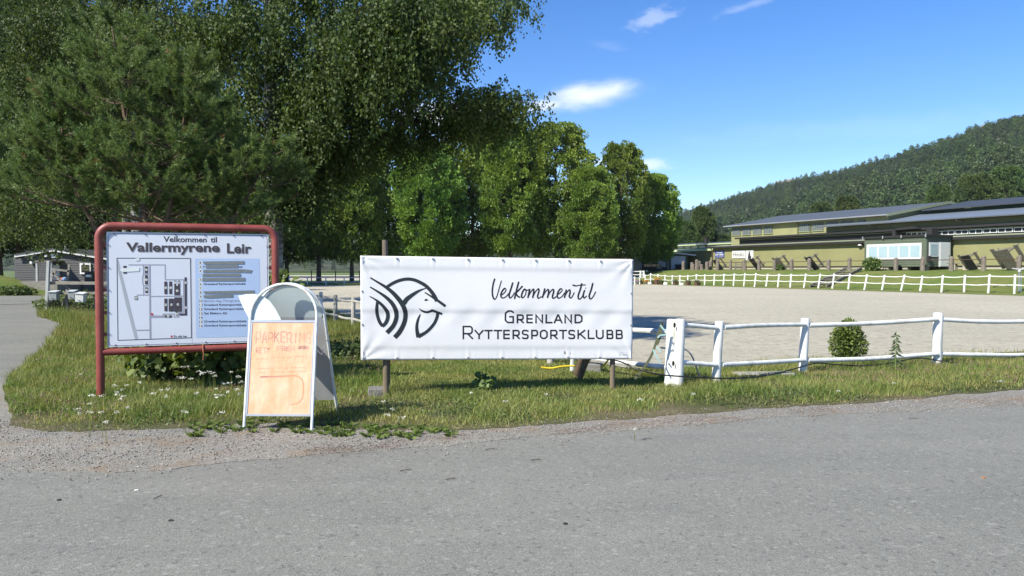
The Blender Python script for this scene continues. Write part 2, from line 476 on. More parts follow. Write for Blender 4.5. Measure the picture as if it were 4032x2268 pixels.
# ------------------------------------------------------------------ ground materials
def ground_mat(name, kind):
    if name in MATS: return MATS[name]
    m = bpy.data.materials.new(name); MATS[name] = m
    m.use_nodes = True
    n, l = m.node_tree.nodes, m.node_tree.links
    b = n['Principled BSDF']; b.inputs['Specular IOR Level'].default_value = 0.2
    g = n.new('ShaderNodeNewGeometry'); pos = g.outputs['Position']
    def noise(s, det=5, ro=0.6, st=None):
        z = n.new('ShaderNodeTexNoise'); z.inputs['Scale'].default_value = s; z.inputs['Detail'].default_value = det; z.inputs['Roughness'].default_value = ro
        if st:
            mp = n.new('ShaderNodeMapping'); mp.inputs['Scale'].default_value = st; l.new(pos, mp.inputs['Vector']); l.new(mp.outputs[0], z.inputs['Vector'])
        else: l.new(pos, z.inputs['Vector'])
        return z.outputs[0]
    def voro(s, feat='F1', out='Distance'):
        z = n.new('ShaderNodeTexVoronoi'); z.inputs['Scale'].default_value = s; z.feature = feat; l.new(pos, z.inputs['Vector']); return z.outputs[out]
    def mr(v, a, bb, c=0.0, d=1.0):
        r = n.new('ShaderNodeMapRange'); l.new(v, r.inputs['Value'])
        for k, x in zip(('From Min', 'From Max', 'To Min', 'To Max'), (a, bb, c, d)): r.inputs[k].default_value = x
        return r.outputs[0]
    def rgb(c):
        r = n.new('ShaderNodeRGB'); r.outputs[0].default_value = (*c, 1); return r.outputs[0]
    def mix(f, a, bb, mode='MIX'):
        x = n.new('ShaderNodeMixRGB'); x.blend_type = mode
        if isinstance(f, (int, float)): x.inputs['Fac'].default_value = f
        else: l.new(f, x.inputs['Fac'])
        l.new(a, x.inputs['Color1']); l.new(bb, x.inputs['Color2']); return x.outputs[0]
    def bump(h, dist, strength=1.0):
        x = n.new('ShaderNodeBump'); x.inputs['Distance'].default_value = dist; x.inputs['Strength'].default_value = strength
        l.new(h, x.inputs['Height']); l.new(x.outputs[0], b.inputs['Normal'])
    b.inputs['Roughness'].default_value = 0.9
    if kind == 'asphalt':
        c = mix(mr(noise(0.35, 5), 0.35, 0.65), rgb((0.172, 0.169, 0.147)), rgb((0.203, 0.199, 0.172)))
        c = mix(mr(noise(1.8, 6, 0.7), 0.48, 0.75), c, rgb((0.160, 0.157, 0.139)))
        c = mix(mr(noise(1.0, 5, 0.6, (0.10, 0.9, 1)), 0.46, 0.70, 0, 0.55), c, rgb((0.222, 0.216, 0.187)))
        c = mix(mr(noise(2.3, 6, 0.72, (0.12, 1.0, 1)), 0.52, 0.74, 0, 0.5), c, rgb((0.135, 0.134, 0.128)))
        stones = n.new('ShaderNodeTexVoronoi'); stones.inputs['Scale'].default_value = 145; l.new(pos, stones.inputs['Vector'])
        bw = n.new('ShaderNodeSeparateColor'); l.new(stones.outputs['Color'], bw.inputs[0])
        c = mix(mr(bw.outputs[0], 0.68, 0.95, 0, 0.5), c, rgb((0.33, 0.325, 0.29)))
        c = mix(mr(bw.outputs[1], 0.66, 0.98, 0, 0.55), c, rgb((0.075, 0.075, 0.07)))
        big = n.new('ShaderNodeTexVoronoi'); big.inputs['Scale'].default_value = 38; l.new(pos, big.inputs['Vector'])
        bw2 = n.new('ShaderNodeSeparateColor'); l.new(big.outputs['Color'], bw2.inputs[0])
        c = mix(mr(bw2.outputs[0], 0.92, 0.99, 0, 0.35), c, rgb((0.34, 0.33, 0.30)))
        c = mix(mr(bw2.outputs[1], 0.93, 0.99, 0, 0.45), c, rgb((0.07, 0.07, 0.07)))
        l.new(c, b.inputs['Base Color']); b.inputs['Roughness'].default_value = 0.82
        bump(stones.outputs['Distance'], 0.005, 0.35)
    elif kind == 'gravel':
        c = mix(mr(noise(0.9, 5), 0.4, 0.6), rgb((0.222, 0.212, 0.182)), rgb((0.178, 0.172, 0.150)))
        st = n.new('ShaderNodeTexVoronoi'); st.inputs['Scale'].default_value = 85; l.new(pos, st.inputs['Vector'])
        sp = n.new('ShaderNodeSeparateColor'); l.new(st.outputs['Color'], sp.inputs[0])
        c = mix(mr(sp.outputs[0], 0.6, 0.95, 0, 0.7), c, rgb((0.42, 0.38, 0.33)))
        c = mix(mr(sp.outputs[1], 0.68, 0.98, 0, 0.7), c, rgb((0.12, 0.108, 0.095)))
        c = mix(mr(noise(2.2, 6, 0.7), 0.50, 0.66, 0, 0.75), c, rgb((0.225, 0.17, 0.115)))
        l.new(c, b.inputs['Base Color']); bump(st.outputs['Distance'], 0.008, 0.8)
    elif kind == 'sand':
        c = mix(mr(noise(0.12, 5), 0.4, 0.6), rgb((0.505, 0.465, 0.36)), rgb((0.455, 0.42, 0.325)))
        c = mix(mr(noise(1.2, 7, 0.72, (0.35, 1.4, 1)), 0.45, 0.68, 0, 0.8), c, rgb((0.40, 0.36, 0.28)))
        c = mix(mr(noise(9, 4, 0.7, (0.5, 1.2, 1)), 0.52, 0.64, 0, 0.85), c, rgb((0.20, 0.175, 0.135)))
        l.new(c, b.inputs['Base Color']); bump(noise(7, 6, 0.75, (0.6, 1.2, 1)), 0.08, 1.0)
    elif kind == 'lawn':      # soil and short turf under the blades
        c = mix(mr(noise(0.7, 5), 0.4, 0.62), rgb((0.095, 0.112, 0.036)), rgb((0.215, 0.175, 0.095)))
        c = mix(mr(noise(22, 4, 0.7), 0.45, 0.7), c, rgb((0.10, 0.085, 0.045)))
        l.new(c, b.inputs['Base Color']); bump(noise(45, 4, 0.7), 0.05, 1.0)
    elif kind == 'bank':
        c = mix(mr(noise(0.35, 6, 0.65), 0.42, 0.62), rgb((0.115, 0.165, 0.030)), rgb((0.20, 0.20, 0.060)))
        c = mix(mr(noise(2.5, 6, 0.7, (1, 1, 2)), 0.5, 0.7, 0, 0.8), c, rgb((0.085, 0.125, 0.024)))
        c = mix(mr(noise(12, 4, 0.7), 0.5, 0.72, 0, 0.7), c, rgb((0.20, 0.21, 0.07)))
        l.new(c, b.inputs['Base Color']); bump(noise(9, 6, 0.75), 0.10, 1.0)
    elif kind == 'field':
        c = mix(mr(noise(0.02, 4), 0.4, 0.6), rgb((0.10, 0.15, 0.045)), rgb((0.15, 0.17, 0.07)))
        l.new(c, b.inputs['Base Color']); bump(noise(2, 5, 0.7), 0.2, 1.0)
    return m

# ------------------------------------------------------------------ ground, roads, arena
fill_sheet('ground', [(-2600, -60), (2600, -60), (2600, 4200), (-2600, 4200)], -0.05, ground_mat('meadow', 'field'))

edge_px = [(-900, 1838), (66, 1849), (335, 1855), (599, 1852), (898, 1825), (1108, 1804), (1400, 1783), (1759, 1753), (1999, 1735), (2239, 1711), (2700, 1675), (3059, 1649), (3419, 1630), (3718, 1612), (4032, 1590), (4700, 1556)]
grass_px = [(43, 1676), (130, 1692), (200, 1700), (300, 1702), (400, 1697), (600, 1692), (800, 1680), (950, 1668), (1120, 1668), (1240, 1682), (1400, 1695), (1600, 1692), (1750, 1700), (1900, 1695), (2200, 1670), (2500, 1650), (2700, 1632), (3000, 1610), (3400, 1588), (3700, 1560), (4032, 1535), (4700, 1505)]
lane_px = [(43, 1676), (34, 1620), (20, 1565), (9, 1525), (56, 1478), (128, 1418), (158, 1379), (205, 1320), (240, 1277), (200, 1262), (145, 1245), (150, 1232), (167, 1208), (178, 1172)]
g2 = lambda px: [(G(*p).x, G(*p).y) for p in px]
edge_w, grass_w, lane_w = g2(edge_px), g2(grass_px), g2(lane_px)

asphalt = ground_mat('worn_asphalt', 'asphalt')
lane_far = lane_w[-1]
road_poly = [(-60, -9), (60, -9), (60, 14.5)] + [(q[0], q[1] + 0.8) for q in reversed(grass_w)] + [(q[0] + 0.7, q[1]) for q in lane_w[1:]] + [(lane_far[0] + 2, 38.6), (lane_far[0] + 8, 38.4), (lane_far[0] + 8, 43.5), (-34, 42.5), (-90, 38), (-90, -9)]
fill_sheet('road', road_poly, 0.0, asphalt)

gravel = ground_mat('roadside_gravel', 'gravel')
gp = ragged(edge_w[1:], 0.12, 0.05, 3)
gravel_poly = [(G(-300, 1838).x, G(-300, 1838).y)] + gp + [(q[0], q[1] + 0.6) for q in reversed(grass_w[2:])] + g2([(120, 1660), (100, 1600), (80, 1540), (60, 1505), (-14, 1508), (-40, 1560), (-90, 1640), (-200, 1740)])
fill_sheet('gravel_edge', gravel_poly, 0.004, gravel)

# sand of the riding arena
A0 = Vector((23.7, 90.0)); U = Vector((0.431, -0.902)).normalized(); Vv = Vector((U.y * -1, U.x)).normalized()   # along and behind the hall's front wall
def H(s, d, z=0.0):
    q = A0 + U * s + Vv * d
    return Vector((q.x, q.y, z))
arena_near = [(34, 20), (14, 15.2), (6.5, 12.75), (4.4, 11.9), (2.9, 11.2), (1.7, 11.3), (0.2, 13.6), (-3.3, 19.6), (-5.1, 23.2), (-8.6, 31), (-12.6, 44), (-16.5, 60), (-19, 71.5)]
far_edge = [(-19, 71.5), (-12, 71.0), (4, 71.5), (10.5, 73.5)] + [(H(s, -15.6).x, H(s, -15.6).y) for s in (9, 16, 24, 32, 40, 50, 62)] + [(44, 28)]
sand_poly = ragged(arena_near, 0.3, 0.06, 5)[:-1] + ragged(far_edge, 0.8, 0.12, 6)
fill_sheet('riding_arena', sand_poly, 0.004, ground_mat('arena_sand', 'sand'))

# grass verge and lawn in front of the arena
back = [(60, 60), (46, 26)] + [(q[0] + 0.12, q[1] + 0.2) for q in arena_near]
lawn_poly = ragged(grass_w, 0.1, 0.035, 8)[:-1] + [(40, 17.5)] + [(q[0], q[1] + 0.15) for q in arena_near] + [(-21, 71), (lane_far[0] + 8, 44.0), (lane_far[0] + 7.6, 38.5), (lane_far[0] + 2, 38.7)] + list(reversed(ragged(lane_w, 0.25, 0.03, 9)[2:]))
fill_sheet('grass_verge', lawn_poly, 0.010, ground_mat('verge_turf', 'lawn'))
# grass on the far side of the lane, in front of the grey house
fill_sheet('lane_lawn', [(-95, 43.0), (lane_far[0] + 9, 43.4), (-19, 71), (-34, 90), (-95, 90)], -0.02, ground_mat('verge_turf', 'lawn'))

# bank in front of the long hall
prof = [(-16.0, 0.0), (-15.0, 0.02), (-13.5, 0.14), (-11.5, 0.45), (-9, 0.92), (-7, 1.22), (-5.5, 1.33), (-3, 1.40), (0, 1.5), (6, 1.62), (30, 1.75), (60, 1.9)]
def bank_z(s, d):
    z = float(np.interp(d, [p[0] for p in prof], [p[1] for p in prof]))
    k = float(np.clip((s + 34) / 30, 0, 1)); k = k * k * (3 - 2 * k)
    return z * (0.60 + 0.40 * k)
bv, bf = [], []
ss = np.linspace(-46, 72, 80); dd = np.concatenate([np.linspace(-16, -5, 23), np.linspace(-4, 60, 14)])
for s in ss:
    for d in dd:
        q = H(s, d); bv.append((q.x, q.y, bank_z(s, d) + 0.012 + (0.05 * math.sin(s * 1.7 + d * 2.1) * math.sin(d * 1.3 - s * 0.6) if -15 < d < -5 else 0)))
nd = len(dd)
for i in range(len(ss) - 1):
    for j in range(nd - 1): bf.append((i * nd + j, (i + 1) * nd + j, (i + 1) * nd + j + 1, i * nd + j + 1))
mb = MB(); mb.add(bv, bf)
bank = mb.build('grass_bank', ground_mat('bank_turf', 'bank'), smooth=True, fix=True); bank['kind'] = 'structure'
# strip of turf between the arena and the row of trees, and the second arena beyond
fill_sheet('grass_strip', [(-60, 71.3), (-12, 70.9), (4, 71.4), (11, 73.4), (13, 74.8), (4, 104), (-60, 98)], 0.002, ground_mat('bank_turf', 'bank'))
fill_sheet('far_arena', [(-75, 99), (-4, 104), (0, 190), (-90, 190)], 0.006, ground_mat('arena_sand', 'sand'))
# drive beside the shed
fill_sheet('drive', [(H(-44, -6).x, H(-44, -6).y), (H(-20, -9).x, H(-20, -9).y), (H(-8, -6.5).x, H(-8, -6.5).y), (H(-8, 4).x, H(-8, 4).y), (H(-44, 4).x, H(-44, 4).y)], 1.02, asphalt)

# ------------------------------------------------------------------ hills: terrain by bearing, rising away from the valley floor
ridge_px = [(-1400, 880), (-400, 900), (400, 890), (1000, 905), (1600, 930), (2200, 905), (2500, 880), (2670, 850), (2740, 828), (2860, 788), (3000, 748), (3200, 700), (3400, 656), (3600, 604), (3800, 545), (4032, 478), (4500, 380), (5200, 330)]
def ridge(a):
    px = CX + a * FPX
    y = np.interp(px, [p[0] for p in ridge_px], [p[1] for p in ridge_px])
    return (HZ - y) / FPX
def hill_range(a):
    px = CX + a * FPX
    yb = np.interp(px, [-1400, 2300, 2700, 3300, 4032, 5200], [620, 620, 470, 300, 235, 230])
    yr = np.interp(px, [-1400, 2300, 2700, 3300, 4032, 5200], [1200, 1200, 1250, 950, 720, 640])
    return yb, yr
def hill_z(a, Y):
    yb, yr = hill_range(a)
    t = np.clip((Y - yb) / (yr - yb), 0, 1.25)
    top = ridge(a) * yr + CAMH - 9.0
    k = np.where(t <= 1, 0.35 * t + 0.65 * np.sin(t * np.pi / 2) ** 1.25, 1 - (t - 1) * 1.4)
    return top * k + 0.035 * top * np.sin(a * 31 + t * 5.0) * np.sin(t * 9 + a * 17) * np.clip(t * 2, 0, 1)
aa = np.linspace(-1.1, 1.05, 170); tt = np.linspace(0, 1.25, 34)
hv, hf = [], []
for a in aa:
    yb, yr = hill_range(a)
    for t in tt:
        Y = yb + t * (yr - yb); hv.append((a * Y, Y, float(hill_z(a, Y)) - (0.5 if t == 0 else 0)))
nt_ = len(tt)
for i in range(len(aa) - 1):
    for j in range(nt_ - 1): hf.append((i * nt_ + j, (i + 1) * nt_ + j, (i + 1) * nt_ + j + 1, i * nt_ + j + 1))
mb = MB(); mb.add(hv, hf)
hill = mb.build('hills', mat('hill_ground', (0.045, 0.062, 0.026), var=0.3, scale=0.02, c2=(0.12, 0.11, 0.075), c2amt=0.3, c2scale=0.03, coords='World', spec=0.1), smooth=True); hill['kind'] = 'structure'
# bare rock showing between the trees near the crest
for (px, py, w) in ((3095, 728, 6), (3130, 722, 5), (3060, 736, 5), (3860, 565, 5)):
    a = (px - CX) / FPX; yb, yr = hill_range(a)
    Y = yr * 0.90; z = hill_z(a, Y)
    bm = bmesh.new(); bmesh.ops.create_icosphere(bm, subdivisions=2, radius=w)
    r_ = random.Random(px)
    for v in bm.verts: v.co = Vector((v.co.x * 1.5, v.co.y, v.co.z * 0.6)) * r_.uniform(0.8, 1.15)
    me = bpy.data.meshes.new('rock'); bm.to_mesh(me); bm.free()
    o = obj('rock_outcrop', me, mat('granite', (0.19, 0.17, 0.15), var=0.25, scale=0.25, coords='World')); o['kind'] = 'structure'
    o.location = (a * Y, Y - 8, float(z) + 6)
# ------------------------------------------------------------------ trees
bark = mat('grey_bark', (0.095, 0.082, 0.066), rough=0.95, var=0.35, scale=9, bump=0.3, bscale=30, stretch=(1, 1, 0.25), coords='World')
birch_bark = mat('birch_bark', (0.38, 0.365, 0.34), rough=0.8, var=0.15, scale=6, c2=(0.035, 0.032, 0.03), c2amt=0.52, c2scale=3.2, stretch=(1, 1, 5.5), coords='World')
twig_mat = mat('twig_bark', (0.07, 0.055, 0.042), rough=0.95, var=0.3, scale=8, coords='World')
pine_bark = mat('pine_bark', (0.13, 0.095, 0.065), rough=0.9, var=0.35, scale=9, bump=0.3, bscale=25, coords='World')
lime_leaf = leafmat('lime_leaves', (0.078, 0.152, 0.027), (0.215, 0.295, 0.050), trans=0.32, pscale=0.28, patch=0.25, spread=0.24)
birch_leaf = leafmat('birch_leaves', (0.038, 0.072, 0.017), (0.098, 0.138, 0.030), trans=0.34, rough=0.6, pscale=0.5, patch=0.2, spread=0.32)
pine_leaf = leafmat('pine_needles', (0.082, 0.150, 0.038), (0.182, 0.245, 0.072), trans=0.26, pscale=1.6, patch=0.30, tint=(1.1, 1.1, 0.7))
wood_leaf = leafmat('hillside_foliage', (0.038, 0.068, 0.028), (0.074, 0.108, 0.040), trans=0.2, pscale=0.02, patch=0.15, spread=0.15)

def crown_mesh(name, Hh, Rr, base, nclump, nleaf, lsize, shape=0.75, seed=1, lean=0.0):
    """egg-shaped crown of leaf clumps; local origin at the foot of the trunk"""
    g = np.random.default_rng(seed)
    t = g.random(nclump) ** 0.85
    rad = Rr * np.sin(np.pi * (0.07 + 0.86 * t)) ** shape
    ang = g.random(nclump) * 2 * np.pi
    rr = rad * (0.35 + 0.65 * g.random(nclump) ** 0.45)
    lump = 1 + 0.10 * np.sin(ang * 3 + t * 7 + seed) + 0.07 * np.sin(ang * 5 - t * 11)
    rr = rr * lump
    C = np.stack([rr * np.cos(ang) + lean * t, rr * np.sin(ang), base + t * (Hh - base)], 1)
    cs = (0.10 + 0.10 * g.random(nclump)) * Rr * (1.15 - 0.45 * t)
    k = np.repeat(np.arange(nclump), nleaf)
    d = unit(g.normal(size=(len(k), 3)) + np.array([0, 0, 0.25]))
    r = cs[k][:, None] * (0.55 + 0.5 * g.random((len(k), 1)))
    pts = C[k] + d * r * np.array([1.15, 1.15, 0.75])
    outw = unit(C[k] * np.array([1, 1, 0]) + 1e-6)
    D = unit(d * 0.6 + outw * 0.5 + g.normal(size=d.shape) * 0.5 + np.array([0, 0, -0.35]))
    fl = unit(d + outw * 0.4 + np.array([0, 0, 0.7]) + g.normal(size=d.shape) * 0.35)
    V, F = leaf_quads(pts, D, lsize * (0.7 + 0.6 * g.random(len(k))), lsize * (0.6 + 0.4 * g.random(len(k))), flat=np.cross(fl, D))
    return np_mesh(name, V, F)
def trunk_mesh(name, Hh, r0, base, Rr, nl, seed=1):
    r_ = random.Random(seed); m = MB()
    pts, rad = [], []
    for i in range(9):
        t = i / 8; pts.append((0.12 * math.sin(t * 3 + seed) * t, 0.10 * math.cos(t * 4 + seed) * t, t * Hh * 0.93)); rad.append(r0 * (1.25 if i == 0 else 1) * (1 - 0.9 * t) + 0.015)
    m.tube(pts, rad, 9)
    for i in range(nl):
        t = 0.16 + 0.68 * i / nl; a = i * 2.4 + r_.uniform(-.4, .4); L = Rr * math.sin(math.pi * (0.13 + 0.82 * t)) * 0.85
        z = t * Hh; d = Vector((math.cos(a), math.sin(a), 0.55))
        q = [Vector((0, 0, z)) + d * L * u + Vector((0, 0, 0.25 * L * u * u)) for u in (0, .35, .7, 1)]
        rr = r0 * 0.42 * (1 - 0.7 * t)
        m.tube(q, [rr, rr * .7, rr * .4, rr * .12], 6)
    return m.mesh(name, smooth=True)

# the row of broad-leaved trees behind the arena: three individuals by shape, each tree its own copy
lime_var = []
for i, (hh, rr, sh) in enumerate(((17.0, 4.6, 0.58), (16.0, 5.0, 0.5), (15.0, 4.3, 0.62))):
    lime_var.append((hh, rr, crown_mesh('crown', hh, rr, 2.8, 520, 84, 0.27, sh, seed=20 + i), trunk_mesh('trunk', hh, 0.30, 2.2, rr, 16, seed=5 + i)))
def lime(name, X, Y, h, r, var, label, cat='tree', group=None, rz=0.0, z=0.0, leaf=None):
    hh, rr, cm, tm = lime_var[var]
    t = empty(name, (X, Y, z), rz, label, cat, group)
    if leaf is not None:
        cm = cm.copy(); cm.materials.clear(); cm.materials.append(leaf)
    c = obj('crown', cm, lime_leaf, t); k = obj('trunk', tm, bark, t)
    for o in (c, k): o.scale = (r / rr, r / rr, h / hh)
    return t
GR = 'row of broad-leaved trees behind the arena'
row = [  # px of the middle, top y, half width px, distance, variant, label
    (2572, 690, 100, 92, 2, 'rightmost broad-leaved tree of the row, above the parked black van'),
    (2445, 572, 108, 88, 0, 'second tree from the right in the row, a tall narrow rounded crown'),
    (2318, 665, 118, 84, 1, 'lower yellow-green tree between the two tall rounded crowns right of the banner'),
    (2190, 500, 160, 87, 0, 'tallest bright tree of the row, directly above the banner lettering'),
    (2010, 492, 135, 85, 2, 'leafy green tree above the middle of the white banner'),
    (1860, 475, 170, 89, 1, 'wide green tree behind the birch overhang, above the banner logo'),
    (1690, 570, 140, 83, 2, 'yellow-green tree above the left end of the banner, low full crown'),
    (1530, 520, 150, 86, 0, 'tree of the row right behind the wooden banner post top'),
    (1385, 560, 135, 83, 1, 'tree of the row whose dark trunk shows left of the banner'),
    (1255, 590, 130, 82, 2, 'tree of the row whose trunk stands above the parking board'),
    (1130, 600, 130, 84, 0, 'leftmost visible tree of the row, just right of the red sign frame'),
    (960, 560, 150, 86, 1, 'tree of the row hidden mostly behind the map board'),
]
for i, (px, ty, hw, Y, v, lab) in enumerate(row):
    top = P(px, ty, Y).z
    lime('lime_tree', P(px, 1060, Y).x, Y, top, hw / FPX * Y * 0.97, v, lab, 'tree', GR, rz=i * 1.3)
# dark trees behind the grey house and the pine
GR2 = 'dark background trees behind the grey house'
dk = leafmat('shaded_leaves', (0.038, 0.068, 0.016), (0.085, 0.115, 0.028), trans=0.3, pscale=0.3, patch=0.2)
back_row = [
    (760, 380, 190, 74, 0, 'dark leafy tree in the background right of the bushy pine'),
    (520, 250, 230, 70, 1, 'tall dark background tree above the middle of the bushy pine'),
    (300, 330, 220, 72, 2, 'dark background tree right behind the grey house roof mast'),
    (80, 260, 230, 68, 0, 'dark background tree behind the left end of the grey house'),
    (-160, 200, 240, 66, 1, 'dark background tree at the left edge of the photo behind the lane'),
    (190, -40, 240, 58, 2, 'tall dark background tree in the gap left of the pine top'),
    (-10, -60, 240, 60, 0, 'tallest dark background tree in the upper left corner'),
    (640, 330, 200, 62, 0, 'dark background tree between the pine top and the large birch'),
]
for i, (px, ty, hw, Y, v, lab) in enumerate(back_row):
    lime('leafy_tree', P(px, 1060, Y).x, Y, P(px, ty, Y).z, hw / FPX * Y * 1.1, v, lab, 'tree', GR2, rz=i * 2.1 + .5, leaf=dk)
# trees between the buildings and the hill
for i, (px, ty, hw, Y, v, z, lab) in enumerate((
    (2765, 818, 46, 150, 2, 2.0, 'slim dark tree standing left of the olive hall, in front of the hill'),
    (2700, 872, 42, 140, 1, 2.0, 'round green tree peeping out beside the rightmost row tree'),
    (2840, 925, 40, 150, 1, 2.0, 'low pale bush-like tree just left of the hall windows'),
    (3230, 800, 50, 185, 0, 2.0, 'light green tree behind the hall roof, left of its gable'),
    (3330, 775, 55, 190, 2, 2.0, 'pale leafy tree behind the grey hall roof'),
    (3840, 690, 80, 170, 1, 2.0, 'large light green tree behind the dark hall roof at right'),
    (3960, 660, 75, 175, 0, 2.0, 'rightmost light green tree behind the dark roof'),
    (3700, 735, 60, 180, 2, 2.0, 'green tree right behind the timber gable of the hall'))):
    lime('valley_tree', P(px, 1060, Y).x, Y, P(px, ty, Y).z - z, hw / FPX * Y * 1.1, v, lab, 'tree', 'trees between the halls and the hill', rz=i * 1.1, z=z, leaf=leafmat('valley_leaves', (0.052, 0.092, 0.030), (0.115, 0.160, 0.046), trans=0.28, pscale=0.2, patch=0.2))

# the wood on the hills: far too many to count, one mass
def conifer_proto(seed, kind):
    """a tree one metre tall, of many small sprays"""
    g = np.random.default_rng(seed)
    if kind == 'spruce':
        n = 900; t = 0.04 + 0.96 * g.random(n) ** 1.25; r = (1 - t) ** 0.9 * 0.19 * (0.75 + 0.25 * np.sin(t * 70)) + 0.006; sz = 0.050
    elif kind == 'pine':
        n = 700; cl = 30; ct = 0.38 + 0.60 * g.random(cl); ca = g.random(cl) * 6.283; cr = 0.17 * np.sin(np.pi * np.clip((ct - 0.30) / 0.76, 0, 1)) ** 0.6 * (0.4 + 0.6 * g.random(cl))
        k = g.integers(0, cl, n); sz = 0.055
    else:
        n = 900; cl = 40; ct = 0.15 + 0.80 * g.random(cl); ca = g.random(cl) * 6.283; cr = 0.22 * np.sin(np.pi * (0.08 + 0.88 * ct)) ** 0.6 * (0.4 + 0.6 * g.random(cl))
        k = g.integers(0, cl, n); sz = 0.05
    if kind == 'spruce':
        a = g.random(n) * 6.283; rr = r * (0.45 + 0.55 * g.random(n) ** 0.5); C = np.stack([rr * np.cos(a), rr * np.sin(a), t], 1)
        D = np.stack([np.cos(a), np.sin(a), -0.35 + 0.3 * g.normal(size=n)], 1); s = sz * (0.6 + 0.6 * g.random(n)) * (1.2 - 0.8 * t)
    else:
        sp = (0.055, 0.055, 0.035) if kind == 'pine' else (0.06, 0.06, 0.055)
        d = unit(g.normal(size=(n, 3))) * (0.5 + 0.5 * g.random((n, 1)))
        C = np.stack([cr[k] * np.cos(ca[k]), cr[k] * np.sin(ca[k]), ct[k]], 1) + d * np.array(sp) * 1.3; C[:, 2] = np.clip(C[:, 2], 0.05, 1.03)
        D = d + g.normal(size=(n, 3)) * 0.5 + np.array([0, 0, 0.2]); s = sz * (0.6 + 0.6 * g.random(n))
    V, F = leaf_quads(C - 0.4 * s[:, None] * unit(D), D, s, s * 0.75, flat=g.normal(size=(n, 3)))
    # a bare stem under it
    w = 0.012; SV = np.array([[-w, 0, 0], [w, 0, 0], [w * .4, 0, .85], [-w * .4, 0, .85], [0, -w, 0], [0, w, 0], [0, w * .4, .85], [0, -w * .4, .85]]); k0 = len(V)
    return np.concatenate([V, SV]), np.concatenate([F, np.array([[0, 1, 2, 3], [4, 5, 6, 7]]) + k0])
wood2 = leafmat('hillside_leaves', (0.056, 0.098, 0.029), (0.100, 0.142, 0.043), trans=0.22, pscale=0.02, patch=0.2, spread=0.15)
spruce_m = leafmat('hillside_spruce', (0.026, 0.048, 0.025), (0.048, 0.074, 0.033), trans=0.15, pscale=0.02, patch=0.2, spread=0.15)
kinds = ((1, 'spruce'), (2, 'pine'), (3, 'pine'), (4, 'leafy'), (5, 'spruce'), (6, 'pine'), (7, 'leafy'))
proto_obj = []
for i, (sd, kd) in enumerate(kinds):      # one of each stands on the hill itself
    a = 0.50 + 0.02 * i; yb, yr = hill_range(a); Y = yb + 0.55 * (yr - yb)
    o = obj('hillside_tree', np_mesh('crown', *conifer_proto(sd, kd)), {'spruce': spruce_m, 'pine': wood_leaf, 'leafy': wood2}[kd])
    o.location = (a * Y, Y, float(hill_z(a, Y)) - 0.5); o.scale = (14, 14, 14); o['kind'] = 'stuff'
    tag(o, 'single %s among the trees halfway up the hill' % kd, 'tree', 'trees on the hillside'); proto_obj.append(o)
def forest_nodes():
    ng = bpy.data.node_groups.new('scatter_trees', 'GeometryNodeTree'); ng.interface.new_socket('Geometry', in_out='INPUT', socket_type='NodeSocketGeometry'); ng.interface.new_socket('Geometry', in_out='OUTPUT', socket_type='NodeSocketGeometry')
    n, l = ng.nodes, ng.links; gi = n.new('NodeGroupInput'); go = n.new('NodeGroupOutput'); iop = n.new('GeometryNodeInstanceOnPoints'); jn = n.new('GeometryNodeJoinGeometry')
    for o in proto_obj:
        oi = n.new('GeometryNodeObjectInfo'); oi.inputs['Object'].default_value = o; oi.inputs['As Instance'].default_value = True; oi.transform_space = 'ORIGINAL'; l.new(oi.outputs['Geometry'], jn.inputs[0])
    def attr(nm, ty):
        a = n.new('GeometryNodeInputNamedAttribute'); a.data_type = ty; a.inputs['Name'].default_value = nm; return a.outputs['Attribute']
    l.new(gi.outputs[0], iop.inputs['Points']); l.new(jn.outputs[0], iop.inputs['Instance']); iop.inputs['Pick Instance'].default_value = True
    l.new(attr('pick', 'INT'), iop.inputs['Instance Index'])
    cb = n.new('ShaderNodeCombineXYZ'); l.new(attr('turn', 'FLOAT'), cb.inputs[2]); l.new(cb.outputs[0], iop.inputs['Rotation']); l.new(attr('size', 'FLOAT_VECTOR'), iop.inputs['Scale']); l.new(iop.outputs[0], go.inputs[0])
    return ng
FN = forest_nodes()
def wood(name, a0, a1, n, seed, label):
    g = np.random.default_rng(seed); a = a0 + (a1 - a0) * g.random(n); t = 1.04 * g.random(n)
    pos, pick, size = [], [], []
    for i in range(n):
        yb, yr = hill_range(a[i]); Y = yb + t[i] * (yr - yb); pos.append((a[i] * Y, Y, float(hill_z(a[i], Y)) - 0.5))
        patch = math.sin(a[i] * 23 + t[i] * 6) + math.sin(a[i] * 11 - t[i] * 9 + 1)
        u = g.random()
        if t[i] < 0.3: p = (3, 6, 0, 4, 3)[int(u * 5)] if patch > -.6 else (0, 4, 1, 6, 4)[int(u * 5)]
        else: p = (1, 2, 5, 2, 0)[int(u * 5)] if patch < .7 else (3, 6, 1, 2, 5)[int(u * 5)]
        h = (g.uniform(8, 14) + (6 if (p in (0, 4) and g.random() < .5) else 0)) * (1.05 if t[i] < 0.35 else 0.68); w = h * (g.uniform(0.8, 1.1) if p in (0, 4) else g.uniform(0.95, 1.5))
        pick.append(p); size.append((w, w, h))
    me = bpy.data.meshes.new(name); me.from_pydata(pos, [], [])
    me.attributes.new('pick', 'INT', 'POINT').data.foreach_set('value', pick)
    me.attributes.new('turn', 'FLOAT', 'POINT').data.foreach_set('value', (g.random(n) * 6.28).tolist())
    me.attributes.new('size', 'FLOAT_VECTOR', 'POINT').data.foreach_set('vector', np.array(size, dtype=np.float32).ravel())
    o = link(bpy.data.objects.new(name, me)); md = o.modifiers.new('trees', 'NODES'); md.node_group = FN
    o['kind'] = 'stuff'; tag(o, label, 'forest'); return o
wood('hillside_forest', 0.17, 0.78, 7500, 11, 'dense mixed wood covering the hillside')
